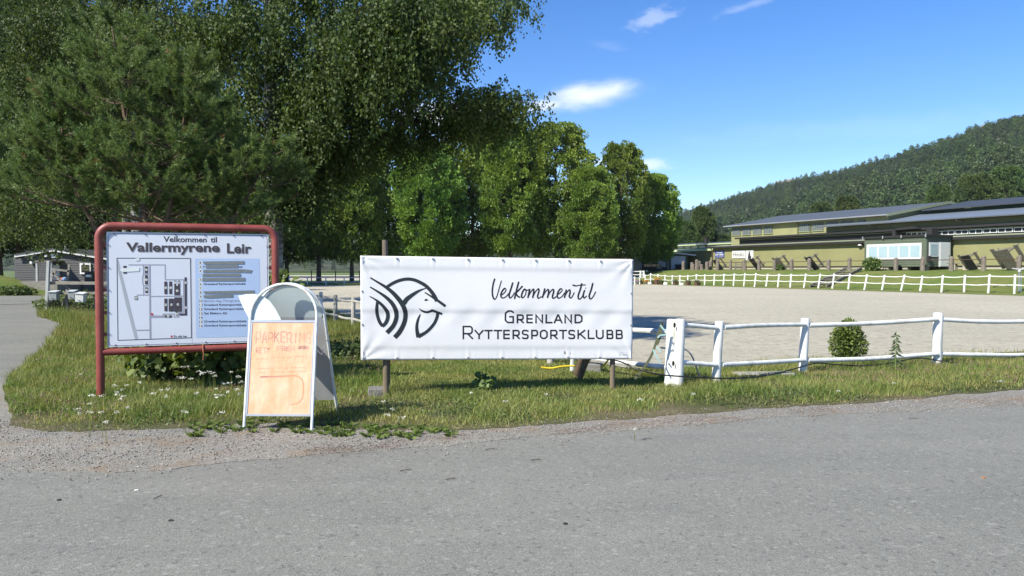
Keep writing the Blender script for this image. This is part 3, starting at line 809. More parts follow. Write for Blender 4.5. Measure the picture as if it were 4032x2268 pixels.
wood('valley_forest', -0.75, 0.18, 1500, 12, 'far wood glimpsed between the trunks across the valley')

# pendulous birches
def birch(name, base, Hh, limbs, label, nrand, seed, leafn, lsz=0.062, r0=0.20, group=None, spread=4.0, droop=1.0, zmin=2.2, lean=(0.3, 0)):
    """limbs: explicit end points; the rest are random. Leaves hang on strands below the limbs."""
    g = np.random.default_rng(seed); r_ = random.Random(seed)
    t = empty(name, base, 0, label, 'tree', group)
    b = Vector(base); m = MB(); tw = MB()
    tp = [Vector((lean[0] * u * u * 2 + 0.12 * math.sin(u * 7), lean[1] * u + 0.10 * math.cos(u * 6) - 0.1, u * Hh)) for u in np.linspace(0, 1, 12).tolist()]
    m.tube(tp, [r0 * (1.2 if i == 0 else 1) * (1 - 0.93 * (i / 11)) + 0.012 for i in range(12)], 10)
    ends = [Vector(e) - b for e in limbs]
    for i in range(nrand):
        z = zmin + (Hh - zmin) * r_.random() ** 0.9
        sp = spread * (math.sin(math.pi * min(1, 0.25 + 0.75 * (z / Hh))) ** 0.6) * r_.uniform(0.35, 1.0) + 0.3
        a = r_.uniform(0, 2 * math.pi)
        ends.append(Vector((math.cos(a) * sp + lean[0] * (z / Hh) ** 2 * 2, math.sin(a) * sp, z)))
    strands = []
    for e in ends:
        hd = math.hypot(e.x, e.y)
        z0 = max(1.4, min(Hh * 0.9, e.z - 0.55 * hd + 0.3))
        u = z0 / Hh; s0 = Vector((lean[0] * u * u * 2, 0, z0))
        midp = s0.lerp(e, 0.5) + Vector((0, 0, 0.28 * hd))
        path = [(1 - q) ** 2 * s0 + 2 * q * (1 - q) * midp + q * q * e for q in np.linspace(0, 1, 7).tolist()]
        path = [p_ + Vector((r_.uniform(-.08, .08), r_.uniform(-.08, .08), r_.uniform(-.05, .05))) * (1 if 0 < i < 6 else 0) for i, p_ in enumerate(path)]
        rr = 0.014 + 0.0042 * hd
        tw.tube(path, [rr * (1 - 0.13 * i) for i in range(7)], 5)
        ns = int(10 + 9 * hd)
        for _ in range(ns):
            q = 0.30 + 0.70 * r_.random() ** 0.7
            f = q * 6; i0 = min(5, int(f)); p0 = path[i0].lerp(path[i0 + 1], f - i0)
            p0 = p0 + Vector((r_.gauss(0, .30), r_.gauss(0, .30), r_.gauss(0, .12)))
            strands.append((p0, r_.uniform(0.35, 1.25) * droop))
    per = max(4, int(leafn / len(strands)))
    S0 = np.array([s[0][:] for s in strands]); SL = np.array([s[1] for s in strands])
    k = np.repeat(np.arange(len(strands)), per); q = g.random(len(k))
    sway = g.normal(size=(len(strands), 2)) * 0.16
    pts = S0[k] + np.stack([sway[k, 0] * q, sway[k, 1] * q, -SL[k] * q], 1) + g.normal(size=(len(k), 3)) * np.array([0.06, 0.06, 0.04])
    D = np.stack([g.normal(size=len(k)) * 0.55, g.normal(size=len(k)) * 0.55, -1.0 + 0.45 * g.normal(size=len(k))], 1)
    V, F = leaf_quads(pts, D, lsz * (0.7 + 0.6 * g.random(len(k))), lsz * 0.8 * (0.7 + 0.5 * g.random(len(k))))
    obj('crown', np_mesh('crown', V, F), birch_leaf, t)
    obj('trunk', m.mesh('trunk', smooth=True), birch_bark, t)
    obj('branches', tw.mesh('branches', smooth=True), twig_mat, t)
    return t
YB = 15.5
limb_px = [(2085, 375, 15.4), (2060, 385, 15.9), (2070, 400, 15.1), (2030, -30, 15.6), (2010, 10, 15.2), (2000, -40, 16.3), (2040, 400, 15.2), (1990, 350, 16), (1820, 190, 16), (1340, 560, 15.2), (1420, 540, 15.6), (1260, 680, 15), (1500, 500, 16), (1230, 760, 15.6), (1320, 640, 16.2), (1990, 0, 16), (1960, -60, 15), (1860, 80, 14.8), (1790, 300, 14.6), 
           (1700, 200, 17), (1560, 330, 14), (1340, 420, 14), (1250, 560, 16), (1800, -80, 16), (1650, 20, 14.2),
           (1530, 120, 14), (1400, 240, 13.8), (1280, 380, 14), (1190, 560, 14.4), (1000, 480, 14.2), (900, 300, 14), (1100, 700, 14.8), (980, 640, 16), (850, 480, 15.6), (1180, 760, 15.4), (1050, 800, 15.2),
           (1750, 80, 15), (1620, 240, 15.4), (1480, 40, 15), (1330, 140, 15), (1150, 90, 14.2), (1020, 190, 14), (880, 60, 14.4), (1230, -60, 14.5), (1680, -160, 15.5), 
           (1700, 60, 12.6), (1820, -20, 12.8), (1600, 160, 12.8), (1500, 240, 13), (1900, -60, 13.2), (1750, 180, 13), (1850, 120, 13.4), (1650, -100, 12.4), (1550, -20, 12.6), ]
birch('birch_tree', (-4.95, YB, 0), 11.5, [P(*q) for q in limb_px], 'large weeping birch with white trunk whose branches hang over the arena', 40, 31, 165000, lsz=0.066, spread=2.8, zmin=4.6, droop=0.85)
birch('birch_tree', (-10.1, 20.5, 0), 14.0, [P(x, y, Y) for x, y, Y in ((250, 60, 19), (30, 40, 19), (120, 20, 19.3), (60, 120, 18.8), (180, 150, 18.6), (20, 260, 19.2), (80, 220, 19), (130, 420, 18.8), (150, 300, 19.5), (60, 420, 19), (420, 120, 18.6), (560, 60, 18.4), (700, 120, 18), (330, 230, 19), (20, 150, 19), (90, 560, 19.5), (760, 280, 18.5), (640, 220, 19), (480, -60, 18.5), (10, 640, 19.6))],
      'birch with pale hanging leaves behind and left of the pine', 70, 32, 120000, lsz=0.066, spread=4.2, lean=(-0.3, 0), zmin=3.0)
birch('birch_tree', (-22.6, 31.5, 0), 15.0, [P(x, y, 30) for x, y in ((-40, 500), (20, 650), (60, 720), (90, 600), (-60, 700), (40, 760), (130, 640), (10, 780))],
      'birch leaning in from the left edge beside the lane', 60, 33, 60000, lsz=0.085, spread=4.6, zmin=5.0, lean=(0.2, 0))
birch('birch_tree', (P(58, 1100, 37).x, 47.5, 0), 13.0, [P(x, y, 46) for x, y in ((60, 740), (120, 780), (10, 780), (90, 820), (30, 840), (150, 740))],
      'slender birch with pale trunk left of the grey house', 46, 34, 26000, lsz=0.12, spread=2.6, zmin=5.2, r0=0.26)
birch('birch_tree', (-13.6, 33.0, 0), 13.0, [P(x, y, 32) for x, y in ((700, 600), (780, 700), (860, 560), (820, 780), (900, 680), (740, 850))],
      'shaded birch in the gap between the pine and the large birch', 60, 35, 50000, lsz=0.095, spread=4.0, zmin=3.0)

# the bushy pine behind the map board
def pine(base, Hh, label):
    g = np.random.default_rng(77); r_ = random.Random(77)
    t = empty('pine_tree', base, 0, label, 'tree')
    m = MB()
    def trunk(path, r0, r1):
        m.tube(path, [r0 + (r1 - r0) * i / (len(path) - 1) for i in range(len(path))], 7)
    shoots = []   # (point, direction, length)
    def branch(p0, d, L, lift, r):
        n = 6; pts = []
        side = d.cross(Vector((0, 0, 1)))
        if side.length < 0.1: side = Vector((1, 0, 0))
        side.normalize(); bend = r_.uniform(-.12, .12)
        for i in range(n):
            u = i / (n - 1); pts.append(p0 + d * L * u + Vector((0, 0, lift * L * u * u)) + side * bend * L * u * u)
        m.tube(pts, [r * (1 - 0.15 * i) for i in range(n)], 5)
        tipd = (pts[-1] - pts[-2]).normalized()
        shoots.append((pts[-1], tipd, r_.uniform(.16, .28)))
        k = int(4 + L * 8)
        for i in range(k):
            u = 0.28 + 0.72 * r_.random() ** 0.75
            f = u * (n - 1); j = min(n - 2, int(f)); p = pts[j].lerp(pts[j + 1], f - j)
            sd = (side * r_.choice((-1, 1)) * r_.uniform(.4, 1.0) + d * r_.uniform(.3, .9) + Vector((0, 0, r_.uniform(-.05, .75)))).normalized()
            sl = r_.uniform(.12, .42) * (1.25 - 0.6 * u) * min(1.2, L + .3)
            e = p + sd * sl + Vector((0, 0, .25 * sl))
            m.tube([p, p.lerp(e, .5) + Vector((0, 0, -.01)), e], [r * .28, r * .2, r * .12], 4, caps=False)
            up = (sd + Vector((0, 0, .5))).normalized()
            shoots.append((e, up, r_.uniform(.12, .24)))
            for q in range(r_.randint(2, 4)):
                a = Vector((r_.gauss(0, .6), r_.gauss(0, .6), r_.gauss(.25, .4)))
                shoots.append((p.lerp(e, r_.uniform(.35, 1)), (sd + a).normalized(), r_.uniform(.10, .20)))
    leaders = [([Vector((0, 0, 0)), Vector((-.05, 0, 1.4)), Vector((-.15, 0, 2.6)), Vector((-.42, .05, 3.7)), Vector((-.50, 0, 4.6)), Vector((-.62, 0, Hh))], .075),
               ([Vector((-.05, 0, 1.3)), Vector((.30, -.2, 2.2)), Vector((.50, -.3, 3.0)), Vector((.62, -.3, 3.8)), Vector((.68, -.3, 4.55))], .05),
               ([Vector((-.05, 0, 1.2)), Vector((-.8, -.1, 2.1)), Vector((-1.25, -.1, 3.1)), Vector((-1.38, 0, 4.2))], .05),
               ([Vector((0, 0, 1.1)), Vector((.9, .1, 1.9)), Vector((1.45, .1, 2.7)), Vector((1.75, .1, 3.4))], .045)]
    for pts, r0 in leaders:
        sp = [Vector(q) for q in smooth_path([list(p) for p in pts], 3)]
        trunk(sp, r0, .008)
        shoots.append((sp[-1], Vector((0, 0, 1)), .3))
        top = sp[-1].z
        z = max(2.15 if r0 > .07 else 2.3, sp[0].z)
        while z < top - .12:
            p = min(sp, key=lambda q: abs(q.z - z))
            rest = (top - z) / (top - .7)
            L = (0.30 + 1.75 * rest ** 0.9) if r0 > .07 else (0.22 + 1.25 * (top - z) / max(.5, top - 1.5))
            n = r_.randint(5, 7); a0 = r_.uniform(0, 6)
            for i in range(n):
                a = a0 + 2 * math.pi * i / n + r_.uniform(-.25, .25)
                d = Vector((math.cos(a), math.sin(a) * 0.8, r_.uniform(.05, .35))).normalized()
                branch(p, d, L * r_.uniform(.75, 1.1), r_.uniform(.05, .28), .008 + .006 * L)
            z += r_.uniform(.24, .36)
    S0 = np.array([s[0][:] for s in shoots]); SD = unit(np.array([s[1][:] for s in shoots])); SL = np.array([s[2] for s in shoots])
    per = max(20, int(400000 / len(shoots)))
    k = np.repeat(np.arange(len(shoots)), per); q = g.random(len(k))
    C = S0[k] - SD[k] * (SL[k] * 0.3)[:, None] + SD[k] * (SL[k] * q)[:, None]
    rad = unit(np.cross(SD[k], g.normal(size=(len(k), 3))))
    D = SD[k] * (0.55 + 0.5 * q[:, None]) + rad
    L = (0.045 + 0.035 * g.random(len(k)))
    brown = g.random(len(shoots)) < 0.006
    # a dead brown spray low on the near side and one at the right edge
    for bp in ((-.55, -1.1, 1.95), (2.0, -.1, 1.55), (-1.55, -.6, 1.25)):
        brown |= np.linalg.norm(S0 - np.array(bp), axis=1) < 0.20
    bk = brown[k]
    V, F = needle_tris(C[~bk], D[~bk], L[~bk], 0.0040)
    obj('needles', np_mesh('needles', V, F), pine_leaf, t)
    V, F = needle_tris(C[bk], D[bk], L[bk], 0.0026)
    o = obj('dead_needles', np_mesh('dead_needles', V, F), leafmat('brown_needles', (0.20, 0.085, 0.03), (0.28, 0.13, 0.05), trans=0.1), t); o['label'] = 'dead rust-brown spray of needles'
    obj('trunk', m.mesh('trunk', smooth=True), pine_bark, t)
    return len(shoots)
NSH = pine((-5.45, 11.6, 0), 5.35, 'bushy young pine with several leaders behind the map board')
print('pine shoots', NSH)
# ------------------------------------------------------------------ map board in its red tube frame
red_paint = mat('red_paint', (0.215, 0.042, 0.032), rough=0.45, var=0.14, scale=7, c2=(0.26, 0.07, 0.055), c2amt=0.3, c2scale=3, spec=0.5, bump=0.02, bscale=40)
white_sheet = mat('sign_white', (0.66, 0.68, 0.75), rough=0.45, var=0.03, scale=3, spec=0.4)
sign_edge = mat('sign_edge', (0.55, 0.56, 0.60), rough=0.4, var=0.08)
ink = mat('dark_print', (0.066, 0.058, 0.066), rough=0.55, var=0.12, scale=20)
ink2 = mat('fine_line_print', (0.035, 0.033, 0.05), rough=0.5, var=0.1)
map_grey = mat('map_grey', (0.34, 0.34, 0.40), rough=0.5, var=0.05)
map_road = mat('map_road', (0.40, 0.42, 0.45), rough=0.5, var=0.05)
map_dark = mat('map_building', (0.066, 0.055, 0.068), rough=0.5, var=0.12, scale=14)
map_blue = mat('list_blue', (0.44, 0.55, 0.75), rough=0.5, var=0.03)
num_white = mat('number_disc', (0.72, 0.71, 0.66), rough=0.5, var=0.03)
red_dot = mat('red_dot', (0.55, 0.03, 0.05), rough=0.5, var=0.05)
tape_grey = mat('grey_tape', (0.20, 0.215, 0.215), rough=0.38, var=0.10, scale=16, spec=0.5, bump=0.05, bscale=25)
tape_white = mat('white_tape', (0.72, 0.75, 0.74), rough=0.4, var=0.05)
steel = mat('zinc_steel', (0.38, 0.39, 0.40), rough=0.4, metal=0.7, var=0.2, scale=30)
dark_metal = mat('dark_bolt', (0.05, 0.045, 0.045), rough=0.5, var=0.1)

bl = P(397, 1575, 8.74); br = P(1088, 1545, 9.45)
ang = math.atan2(br.y - bl.y, br.x - bl.x)
board = empty('map_board', (bl.x, bl.y, 0), ang, 'white map board in a red tube frame at the grass edge', 'sign board')
BW = math.hypot(br.x - bl.x, br.y - bl.y)
ZT, ZB, TR = 2.0, 0.545, 0.0445
mb = MB(); c = 0.14
path = [(0, 0, -0.3), (0, 0, 0.4), (0, 0, 1.2), (0, 0, ZT - c)]
path += [(c - c * math.cos(a), 0, ZT - c + c * math.sin(a)) for a in np.linspace(0.15, math.pi / 2, 7)]
path += [(BW / 2, 0, ZT)]
path += [(BW - c + c * math.sin(a), 0, ZT - c + c * math.cos(a)) for a in np.linspace(0, math.pi / 2, 7)]
path += [(BW, 0, 1.2), (BW, 0, 0.4), (BW, 0, -0.3)]
mb.tube(path, TR, 16)
mb.build('frame', red_paint, board, smooth=True)
mb = MB(); mb.tube([(0.03, 0, ZB), (BW / 2, 0, ZB), (BW - 0.03, 0, ZB)], TR * 0.93, 16)
mb.build('cross_tube', red_paint, board, smooth=True)
PX0, PX1, PZ0, PZ1, PY = 0.085, BW - 0.085, 0.607, 1.925, -0.010
mb = MB(); mb.box(PX0, PX1, PY, PY + 0.004, PZ0, PZ1)
panel = mb.build('panel', white_sheet, board)
mb = MB()      # folded bright rim of the sheet
for x0, x1, z0, z1 in ((PX0 - .003, PX1 + .003, PZ1 + .0005, PZ1 + .006), (PX0 - .003, PX1 + .003, PZ0 - .006, PZ0 - .0005), (PX0 - .006, PX0 - .0005, PZ0 - .006, PZ1 + .006), (PX1 + .0005, PX1 + .006, PZ0 - .006, PZ1 + .006)):
    mb.box(x0, x1, PY - .004, PY + .008, z0, z1)
mb.build('rim', sign_edge, panel)
hom = homography([(163, 133), (1820, 172), (1815, 1268), (173, 1312)], [(PX0, PZ1), (PX1, PZ1), (PX1, PZ0), (PX0, PZ0)])
def b3(x, y, d):
    u, v = hom(x, y); return (u, PY - 0.0012 - d, v)
def poly_on(name, polys, material, d, parent, to3=b3):
    m = MB()
    for pl in polys: m.add([to3(x, y, d) for x, y in pl], [tuple(range(len(pl)))])
    return m.build(name, material, parent, fix=False)
def lines_on(name, lines, w, material, d, parent, to3=b3):
    m = MB()
    for i, ln in enumerate(lines): ribbon(ln, [w] * len(ln), d + 0.0002 * (i % 3), m, to3)
    return m.build(name, material, parent, fix=False)
def texts_on(name, items, material, d, parent, bold=0.012, to3=b3):
    m = MB()
    for s, box in items: text_into(s, box, to3, d, m, bold)
    return m.build(name, material, parent, fix=False)
rc = lambda x0, x1, y0, y1, sl=0.0: [(x0, y0), (x1, y0 + sl * (x1 - x0)), (x1, y1 + sl * (x1 - x0)), (x0, y1)]
# heading, border, list field, map
def text_skew(name, s, pts, material, d, parent, bold):
    """text in a slanted box: pts = left top, right top, right bottom, left bottom (panel pixels)"""
    hh = homography([(0, 0), (1, 0), (1, 1), (0, 1)], pts)
    m = MB(); text_into(s, (0, 1, 0, 1), lambda x, y, dd: b3(*hh(x, y), dd), d, m, bold)
    return m.build(name, material, parent, fix=False)
for wd, pts in (('Velkommen', [(745, 180), (1190, 190), (1190, 247), (745, 240)]), ('til', [(1230, 190), (1295, 192), (1295, 249), (1230, 248)])):
    text_skew('small_heading_word', wd, pts, ink, 0, panel, 0.024)
for wd, pts in (('Vallermyrene', [(360, 240), (1322, 254), (1322, 376), (360, 366)]), ('Leir', [(1397, 257), (1648, 262), (1648, 366), (1397, 362)])):
    text_skew('heading_shadow_word', wd, [(x + 7, y + 7) for x, y in pts], map_grey, 0, panel, 0.03)
    text_skew('heading_word', wd, pts, ink, 0.0008, panel, 0.03)
border = [(176, 180), (186, 155), (212, 147), (1000, 163), (1770, 179), (1800, 188), (1811, 212), (1806, 1240), (1796, 1258), (1770, 1262), (1000, 1283), (215, 1304), (190, 1294), (181, 1265), (176, 180)]
lines_on('border_line', [border], 4.5, ink2, 0, panel)
poly_on('list_field', [[(1068, 413), (1731, 417), (1731, 1216), (1072, 1226)]], map_blue, 0, panel)
poly_on('panel_seam', [[(1028, 410), (1031, 410), (1034, 1282), (1031, 1282)]], sign_edge, 0, panel)
lines_on('map_border', [[(266, 402), (1021, 410), (1024, 1226), (272, 1247), (266, 400)]], 7, ink2, 0, panel)
q4 = lambda pts: [(360 * 0 + ((x / 1380 * 400 + 360) - 360) / 1000 * 2576, ((y / 1449 * 420 + 960) - 860) / 560 * 1443) for x, y in pts]   # from the close view of the map
poly_on('map_main_road', [q4([(364, 205), (378, 232), (412, 380), (490, 690), (610, 1185), (640, 1308), (597, 1310), (480, 850), (400, 490), (366, 370)])], map_road, 0.0002, panel)
mlines = [[(515, 286), (1018, 290), (1018, 496), (1270, 496), (1268, 945), (1200, 950), (1200, 1010), (1136, 1010), (1136, 967), (988, 967), (986, 1015)], [(718, 292), (718, 415)], [(718, 415), (705, 480), (708, 540), (720, 576)], [(720, 576), (720, 700)], [(720, 415), (795, 415)], [(720, 576), (795, 576)], [(620, 704), (797, 704)], [(812, 724), (1262, 722)], [(616, 1187), (800, 1186)]]
lines_on('map_lanes', [q4(l_) for l_ in mlines], 9, map_grey, 0.0004, panel)
lines_on('map_street', [q4([(804, 290), (808, 1306)])], 15, map_grey, 0.0010, panel)
poly_on('map_access_road', [q4([(818, 986), (986, 988), (986, 1016), (818, 1018)])], map_grey, 0.0004, panel)
bld = [rc(738, 780, 310, 402), rc(740, 780, 430, 558), rc(742, 780, 598, 676), rc(596, 640, 722, 770), rc(1005, 1046, 521, 693), rc(1072, 1112, 521, 693), rc(1141, 1222, 555, 710), rc(1141, 1170, 510, 553), rc(1192, 1222, 510, 553), rc(1004, 1045, 756, 929), rc(1063, 1135, 756, 933), rc(1140, 1246, 740, 937), rc(1004, 1106, 984, 1017), rc(1284, 1314, 464, 988), rc(1212, 1283, 962, 989), rc(1160, 1184, 939, 992), rc(443, 489, 300, 408)]
for pl in bld: poly_on('map_building', [q4(pl)], map_dark, 0.0014, panel)
poly_on('map_notch', [q4(rc(1172, 1193, 548, 580))], white_sheet, 0.0017, panel)
def disc(cx, cy, r, n=14): return [(cx + r * math.cos(2 * math.pi * i / n), cy + r * math.sin(2 * math.pi * i / n)) for i in range(n)]
nums = [('3', 760, 356), ('4', 760, 494), ('5', 761, 633), ('1', 619, 747), ('6', 1025, 607), ('7', 1093, 607), ('9', 1156, 536), ('10', 1208, 536), ('8', 1181, 649), ('14', 1025, 841), ('15', 1101, 840), ('16', 1190, 838), ('12', 1173, 968), ('13', 1055, 1000), ('11', 1300, 538), ('11', 1300, 882)]
for s, x, y in nums: poly_on('map_number_disc', [q4(disc(x, y, 17))], num_white, 0.0018, panel)
for s, x, y in nums:
    m_ = MB(); w = 5 if len(s) == 1 else 11
    text_into(s, (x - w, x + w, y - 9, y + 9), lambda a, b, d: b3(*q4([(a, b)])[0], d), 0.0022, m_, 0.02); m_.build('map_number', ink, panel, fix=False)
poly_on('you_are_here_dot', [q4(disc(834, 968, 16))], red_dot, 0.0016, panel)
poly_on('legend_dot', [q4(disc(1100, 1276, 15))], red_dot, 0.0005, panel)
texts_on('legend_text', [('Du står her', (843, 980, 1198, 1221))], ink, 0.0005, panel, 0.012)
klubb = 'Grenland Ryttersportsklubb'
lst = [('6', (1113, 1131, 666, 687)), (klubb, (1156, 1584, 664, 692)), ('10', (1107, 1139, 838, 860)), ('11', (1110, 1139, 880, 901)), (klubb, (1156, 1590, 878, 906)), ('12', (1107, 1139, 923, 945)), (klubb, (1156, 1588, 921, 949)),
       ('13', (1107, 1139, 966, 988)), ('Set Elektro AS', (1156, 1389, 964, 987)), ('14', (1107, 1139, 1009, 1031)), ('15', (1107, 1139, 1051, 1073)), (klubb, (1156, 1588, 1048, 1076)), ('16', (1107, 1139, 1094, 1115)), (klubb, (1156, 1588, 1090, 1118)),
       ('1', (1115, 1127, 445, 466)), ('3', (1112, 1130, 488, 509)), ('P', (1153, 1168, 489, 509)), ('tak', (1512, 1558, 490, 511)), ('4', (1112, 1130, 531, 552)), ('5', (1113, 1131, 618, 640)), ('7', (1113, 1131, 708, 729)), ('8', (1113, 1131, 751, 773)), ('9', (1113, 1131, 794, 816))]
texts_on('faded_list_text', [('Barnas dag, Porsgrunn', (1156, 1520, 836, 866))], map_grey, 0.0012, panel, 0.006)
for it in lst: texts_on('list_number' if it[0].isdigit() else 'list_line', [it], ink, 0.0012, panel, 0.014)
for y in (456, 499, 542, 629, 676, 718, 762, 805, 849, 891, 934, 976, 1020, 1062, 1104): poly_on('list_number_disc', [disc(1122, y, 19)], num_white, 0.0006, panel)
tapes = [[(1150, 443), (1575, 441), (1572, 474), (1175, 474), (1158, 468)], [(1178, 480), (1506, 478), (1508, 512), (1176, 513)], [(1153, 527), (1567, 526), (1566, 560), (1151, 558)], [(1569, 526), (1655, 536), (1640, 565), (1567, 560)], [(1145, 570), (1534, 570), (1534, 602), (1142, 600)], [(1141, 613), (1580, 613), (1579, 648), (1140, 645)], [(1150, 750), (1674, 744), (1674, 780), (1165, 776)], [(1152, 790), (1456, 784), (1452, 812), (1200, 822), (1155, 814)]]
for pl in tapes:
    mt_ = MB(); mt_.prism(pl, lambda x, y, sd: b3(x, y, 0.0026 + 0.0012 * sd)); mt_.build('tape_strip', tape_grey, panel)
for pl in ([(300, 512), (330, 506), (495, 500), (495, 538), (320, 546), (298, 532)], [(456, 405), (498, 404), (496, 430), (456, 430)]):
    mt_ = MB(); mt_.prism(pl, lambda x, y, sd: b3(x, y, 0.0020 + 0.0008 * sd)); mt_.build('white_tape_strip', tape_white if pl[0][0] != 1168 else map_blue, panel)
# tabs and bolts holding the sheet
tabs = [(x, 'h') for x in np.linspace(0.25, BW - 0.25, 6)]
for i, x in enumerate(np.linspace(0.16, BW - 0.16, 6)):
    for z0, z1 in ((PZ1 + .007, ZT - TR + .004), (ZB + TR - .004, PZ0 - .007)):
        mb = MB(); mb.box(x - .02, x + .02, -.004, .008, z0, z1); mb.build('tab', red_paint, board)
    for z in (PZ1 - .018, PZ0 + .016):
        mb = MB(); mb.tube([(x, PY - .009, z), (x, PY + .002, z)], .0075, 8); mb.build('bolt', dark_metal, panel)
for z in (0.75, 1.0, 1.26, 1.52, 1.78):
    for x0, x1 in ((TR - .004, PX0 - .007), (PX1 + .007, BW - TR + .004)):
        mb = MB(); mb.box(x0, x1, -.004, .008, z - .02, z + .02); mb.build('tab', red_paint, board)
    for x in (PX0 + .014, PX1 - .014):
        mb = MB(); mb.tube([(x, PY - .009, z), (x, PY + .002, z)], .006, 8); mb.build('bolt', dark_metal, panel)
mb = MB()     # a bit of string knotted round the lower tube
mb.tube([(1.10 + .054 * math.cos(a) * .1, .054 * math.cos(a), ZB + .054 * math.sin(a)) for a in np.linspace(0, 6.283, 14)], .006, 6, caps=False)
mb.tube([(1.10, -.055, ZB), (1.102, -.058, ZB - .06), (1.095, -.05, ZB - .13)], .006, 6)
mb.build('string', mat('orange_string', (0.35, 0.12, 0.06), var=0.1), board, smooth=True)

# ------------------------------------------------------------------ folding parking board
wtube = mat('white_enamel_tube', (0.66, 0.70, 0.70), rough=0.35, var=0.05, scale=9, c2=(0.36, 0.20, 0.10), c2amt=0.13, c2scale=11, spec=0.5)
plate_w = mat('white_plate', (0.54, 0.61, 0.61), rough=0.35, var=0.04, scale=4, spec=0.5)
shaded_plate = mat('shaded_back_plate', (0.44, 0.45, 0.46), rough=0.5, var=0.12, scale=4, c2=(0.34, 0.34, 0.34), c2amt=.4)  # inner face of the rear panel, its shade put into the grey
poster_m = mat('orange_poster', (0.74, 0.335, 0.185), rough=0.45, var=0.04, scale=9, c2=(0.76, 0.45, 0.31), c2amt=0.46, c2scale=5.0, spec=0.35, bump=0.16, bscale=7, stretch=(1.6, 1, 0.8))
marker = mat('faded_marker', (0.30, 0.16, 0.15), rough=0.6, var=0.3, scale=26, c2=(0.66, 0.38, 0.27), c2amt=0.40, c2scale=12)
marker_f = mat('washed_out_marker', (0.60, 0.25, 0.14), rough=0.6, var=0.12, scale=20)
alu = mat('aluminium_rail', (0.42, 0.43, 0.46), rough=0.4, metal=0.5, var=0.06)
ab_l = G(953, 1698); ab_r = G(1227, 1692)
ab = empty('parking_board', ((ab_l.x + ab_r.x) / 2 + 0.028, (ab_l.y + ab_r.y) / 2 + 0.42, 0), -0.035, 'white folding pavement board with a faded orange parking notice', 'pavement sign')
HW = 0.318; T_ST, T_TOP = 1.10, 1.42
fb, ft = -0.44, -0.20       # foot and top of the front frame, behind them the rear one mirrored
def plane(sign):
    f0, f1 = Vector((0, fb * sign * -1 if sign > 0 else fb, 0)), None
    y0, y1 = (fb, ft) if sign < 0 else (-fb + 0.02, ft + 0.07)
    L = math.hypot(y1 - y0, 1.36)
    def q(x, t, d=0.0):     # d: towards the outside
        k = t / T_TOP
        n = Vector((0, sign * 1.36, abs(y1 - y0))) / L
        return Vector((x, y0 + (y1 - y0) * k, 1.36 * k)) + n * d
    return q
fr, re_ = plane(-1), plane(1)
def arch(q):
    pts = [q(-HW, 0), q(-HW, .4), q(-HW, .8), q(-HW, T_ST)]
    pts += [q(-HW * math.cos(a), T_ST + 0.32 * math.sin(a)) for a in np.linspace(0.12, math.pi - 0.12, 18)]
    pts += [q(HW, T_ST), q(HW, .8), q(HW, .4), q(HW, 0)]
    return pts
mb = MB(); mb.tube(arch(fr), .0135, 10); mb.build('front_frame', wtube, ab, smooth=True)
mb = MB(); mb.tube(arch(re_), .0135, 10); mb.build('rear_frame', wtube, ab, smooth=True)
def plate(name, q, poly, d0, d1, material, parent=ab):
    m = MB(); m.prism(poly, lambda x, y, sd: q(x, y, d0 if sd == 0 else d1)); return m.build(name, material, parent)
T0, T1 = 0.155, 1.045
poster = plate('notice_panel', fr, [(-HW + .016, T0), (HW - .016, T0), (HW - .016, T1), (-HW + .016, T1)], -.006, .002, poster_m)
plate('rear_panel', re_, [(-HW + .014, T0), (HW - .014, T0), (HW - .014, T1 + .02), (-HW + .014, T1 + .02)], -.004, .004, shaded_plate)
for nm, pl in (('bottom_rail', [(-HW + .012, T0 - .016), (HW - .012, T0 - .016), (HW - .012, T0 + .004), (-HW + .012, T0 + .004)]), ('top_rail', [(-HW + .012, T1 - .006), (HW - .012, T1 - .006), (HW - .012, T1 + .016), (-HW + .012, T1 + .016)]),
               ('side_rail', [(-HW + .010, T0), (-HW + .026, T0), (-HW + .026, T1), (-HW + .010, T1)]), ('side_rail', [(HW - .026, T0), (HW - .010, T0), (HW - .010, T1), (HW - .026, T1)])):
    plate(nm, fr, pl, -.008, .007, alu)
# header plates: the rear one in place, the front one swung loose to the left
plate('rear_header', re_, [(-.288, T_ST - .03)] + [(-.30 * math.cos(a), T_ST + 0.005 + 0.295 * math.sin(a)) for a in np.linspace(0.02, math.pi - 0.02, 20)] + [(.288, T_ST - .03)], -.004, .0, plate_w)
hz2 = homography([(178, 425), (778, 420), (742, 1388), (122, 1398)], [(-HW, 1.058), (HW, 1.062), (HW, 0.0), (-HW, 0.0)])
def ex(pts): return [hz2(*p) for p in pts]
plate('loose_header', fr, ex([(60, 207), (130, 193), (210, 191), (290, 212), (350, 255), (400, 320), (440, 390), (452, 416), (168, 421), (110, 318)]), -.022, -.018, plate_w)
def p3(x, y, d):
    a, b = hz2(x, y); return fr(a, b, 0.0032 + d)
def spread(word, x0, x1, y0, y1, gap=0.18):
    w = (x1 - x0) / (len(word) + gap * (len(word) - 1)); out = []
    for i, ch in enumerate(word):
        a = x0 + i * w * (1 + gap); ww = w * (0.35 if ch == 'I' else 1)
        out.append((ch, a + (w - ww) / 2, a + (w + ww) / 2, y0 + random.uniform(-4, 4), y1 + random.uniform(-5, 5)))
    return out
random.seed(3)
mb = MB(); stroke_text(spread('PARKERING', 228, 728, 524, 618), 7, p3, 0.0, mb, 3.5); mb.build('notice_heading', marker, poster, fix=False)
mb = MB(); stroke_text(spread('RETT', 232, 358, 662, 712) + spread('FREM', 424, 588, 646, 690), 5.5, p3, 0.0, mb, 3); mb.build('notice_line', marker, poster, fix=False)
mb = MB()
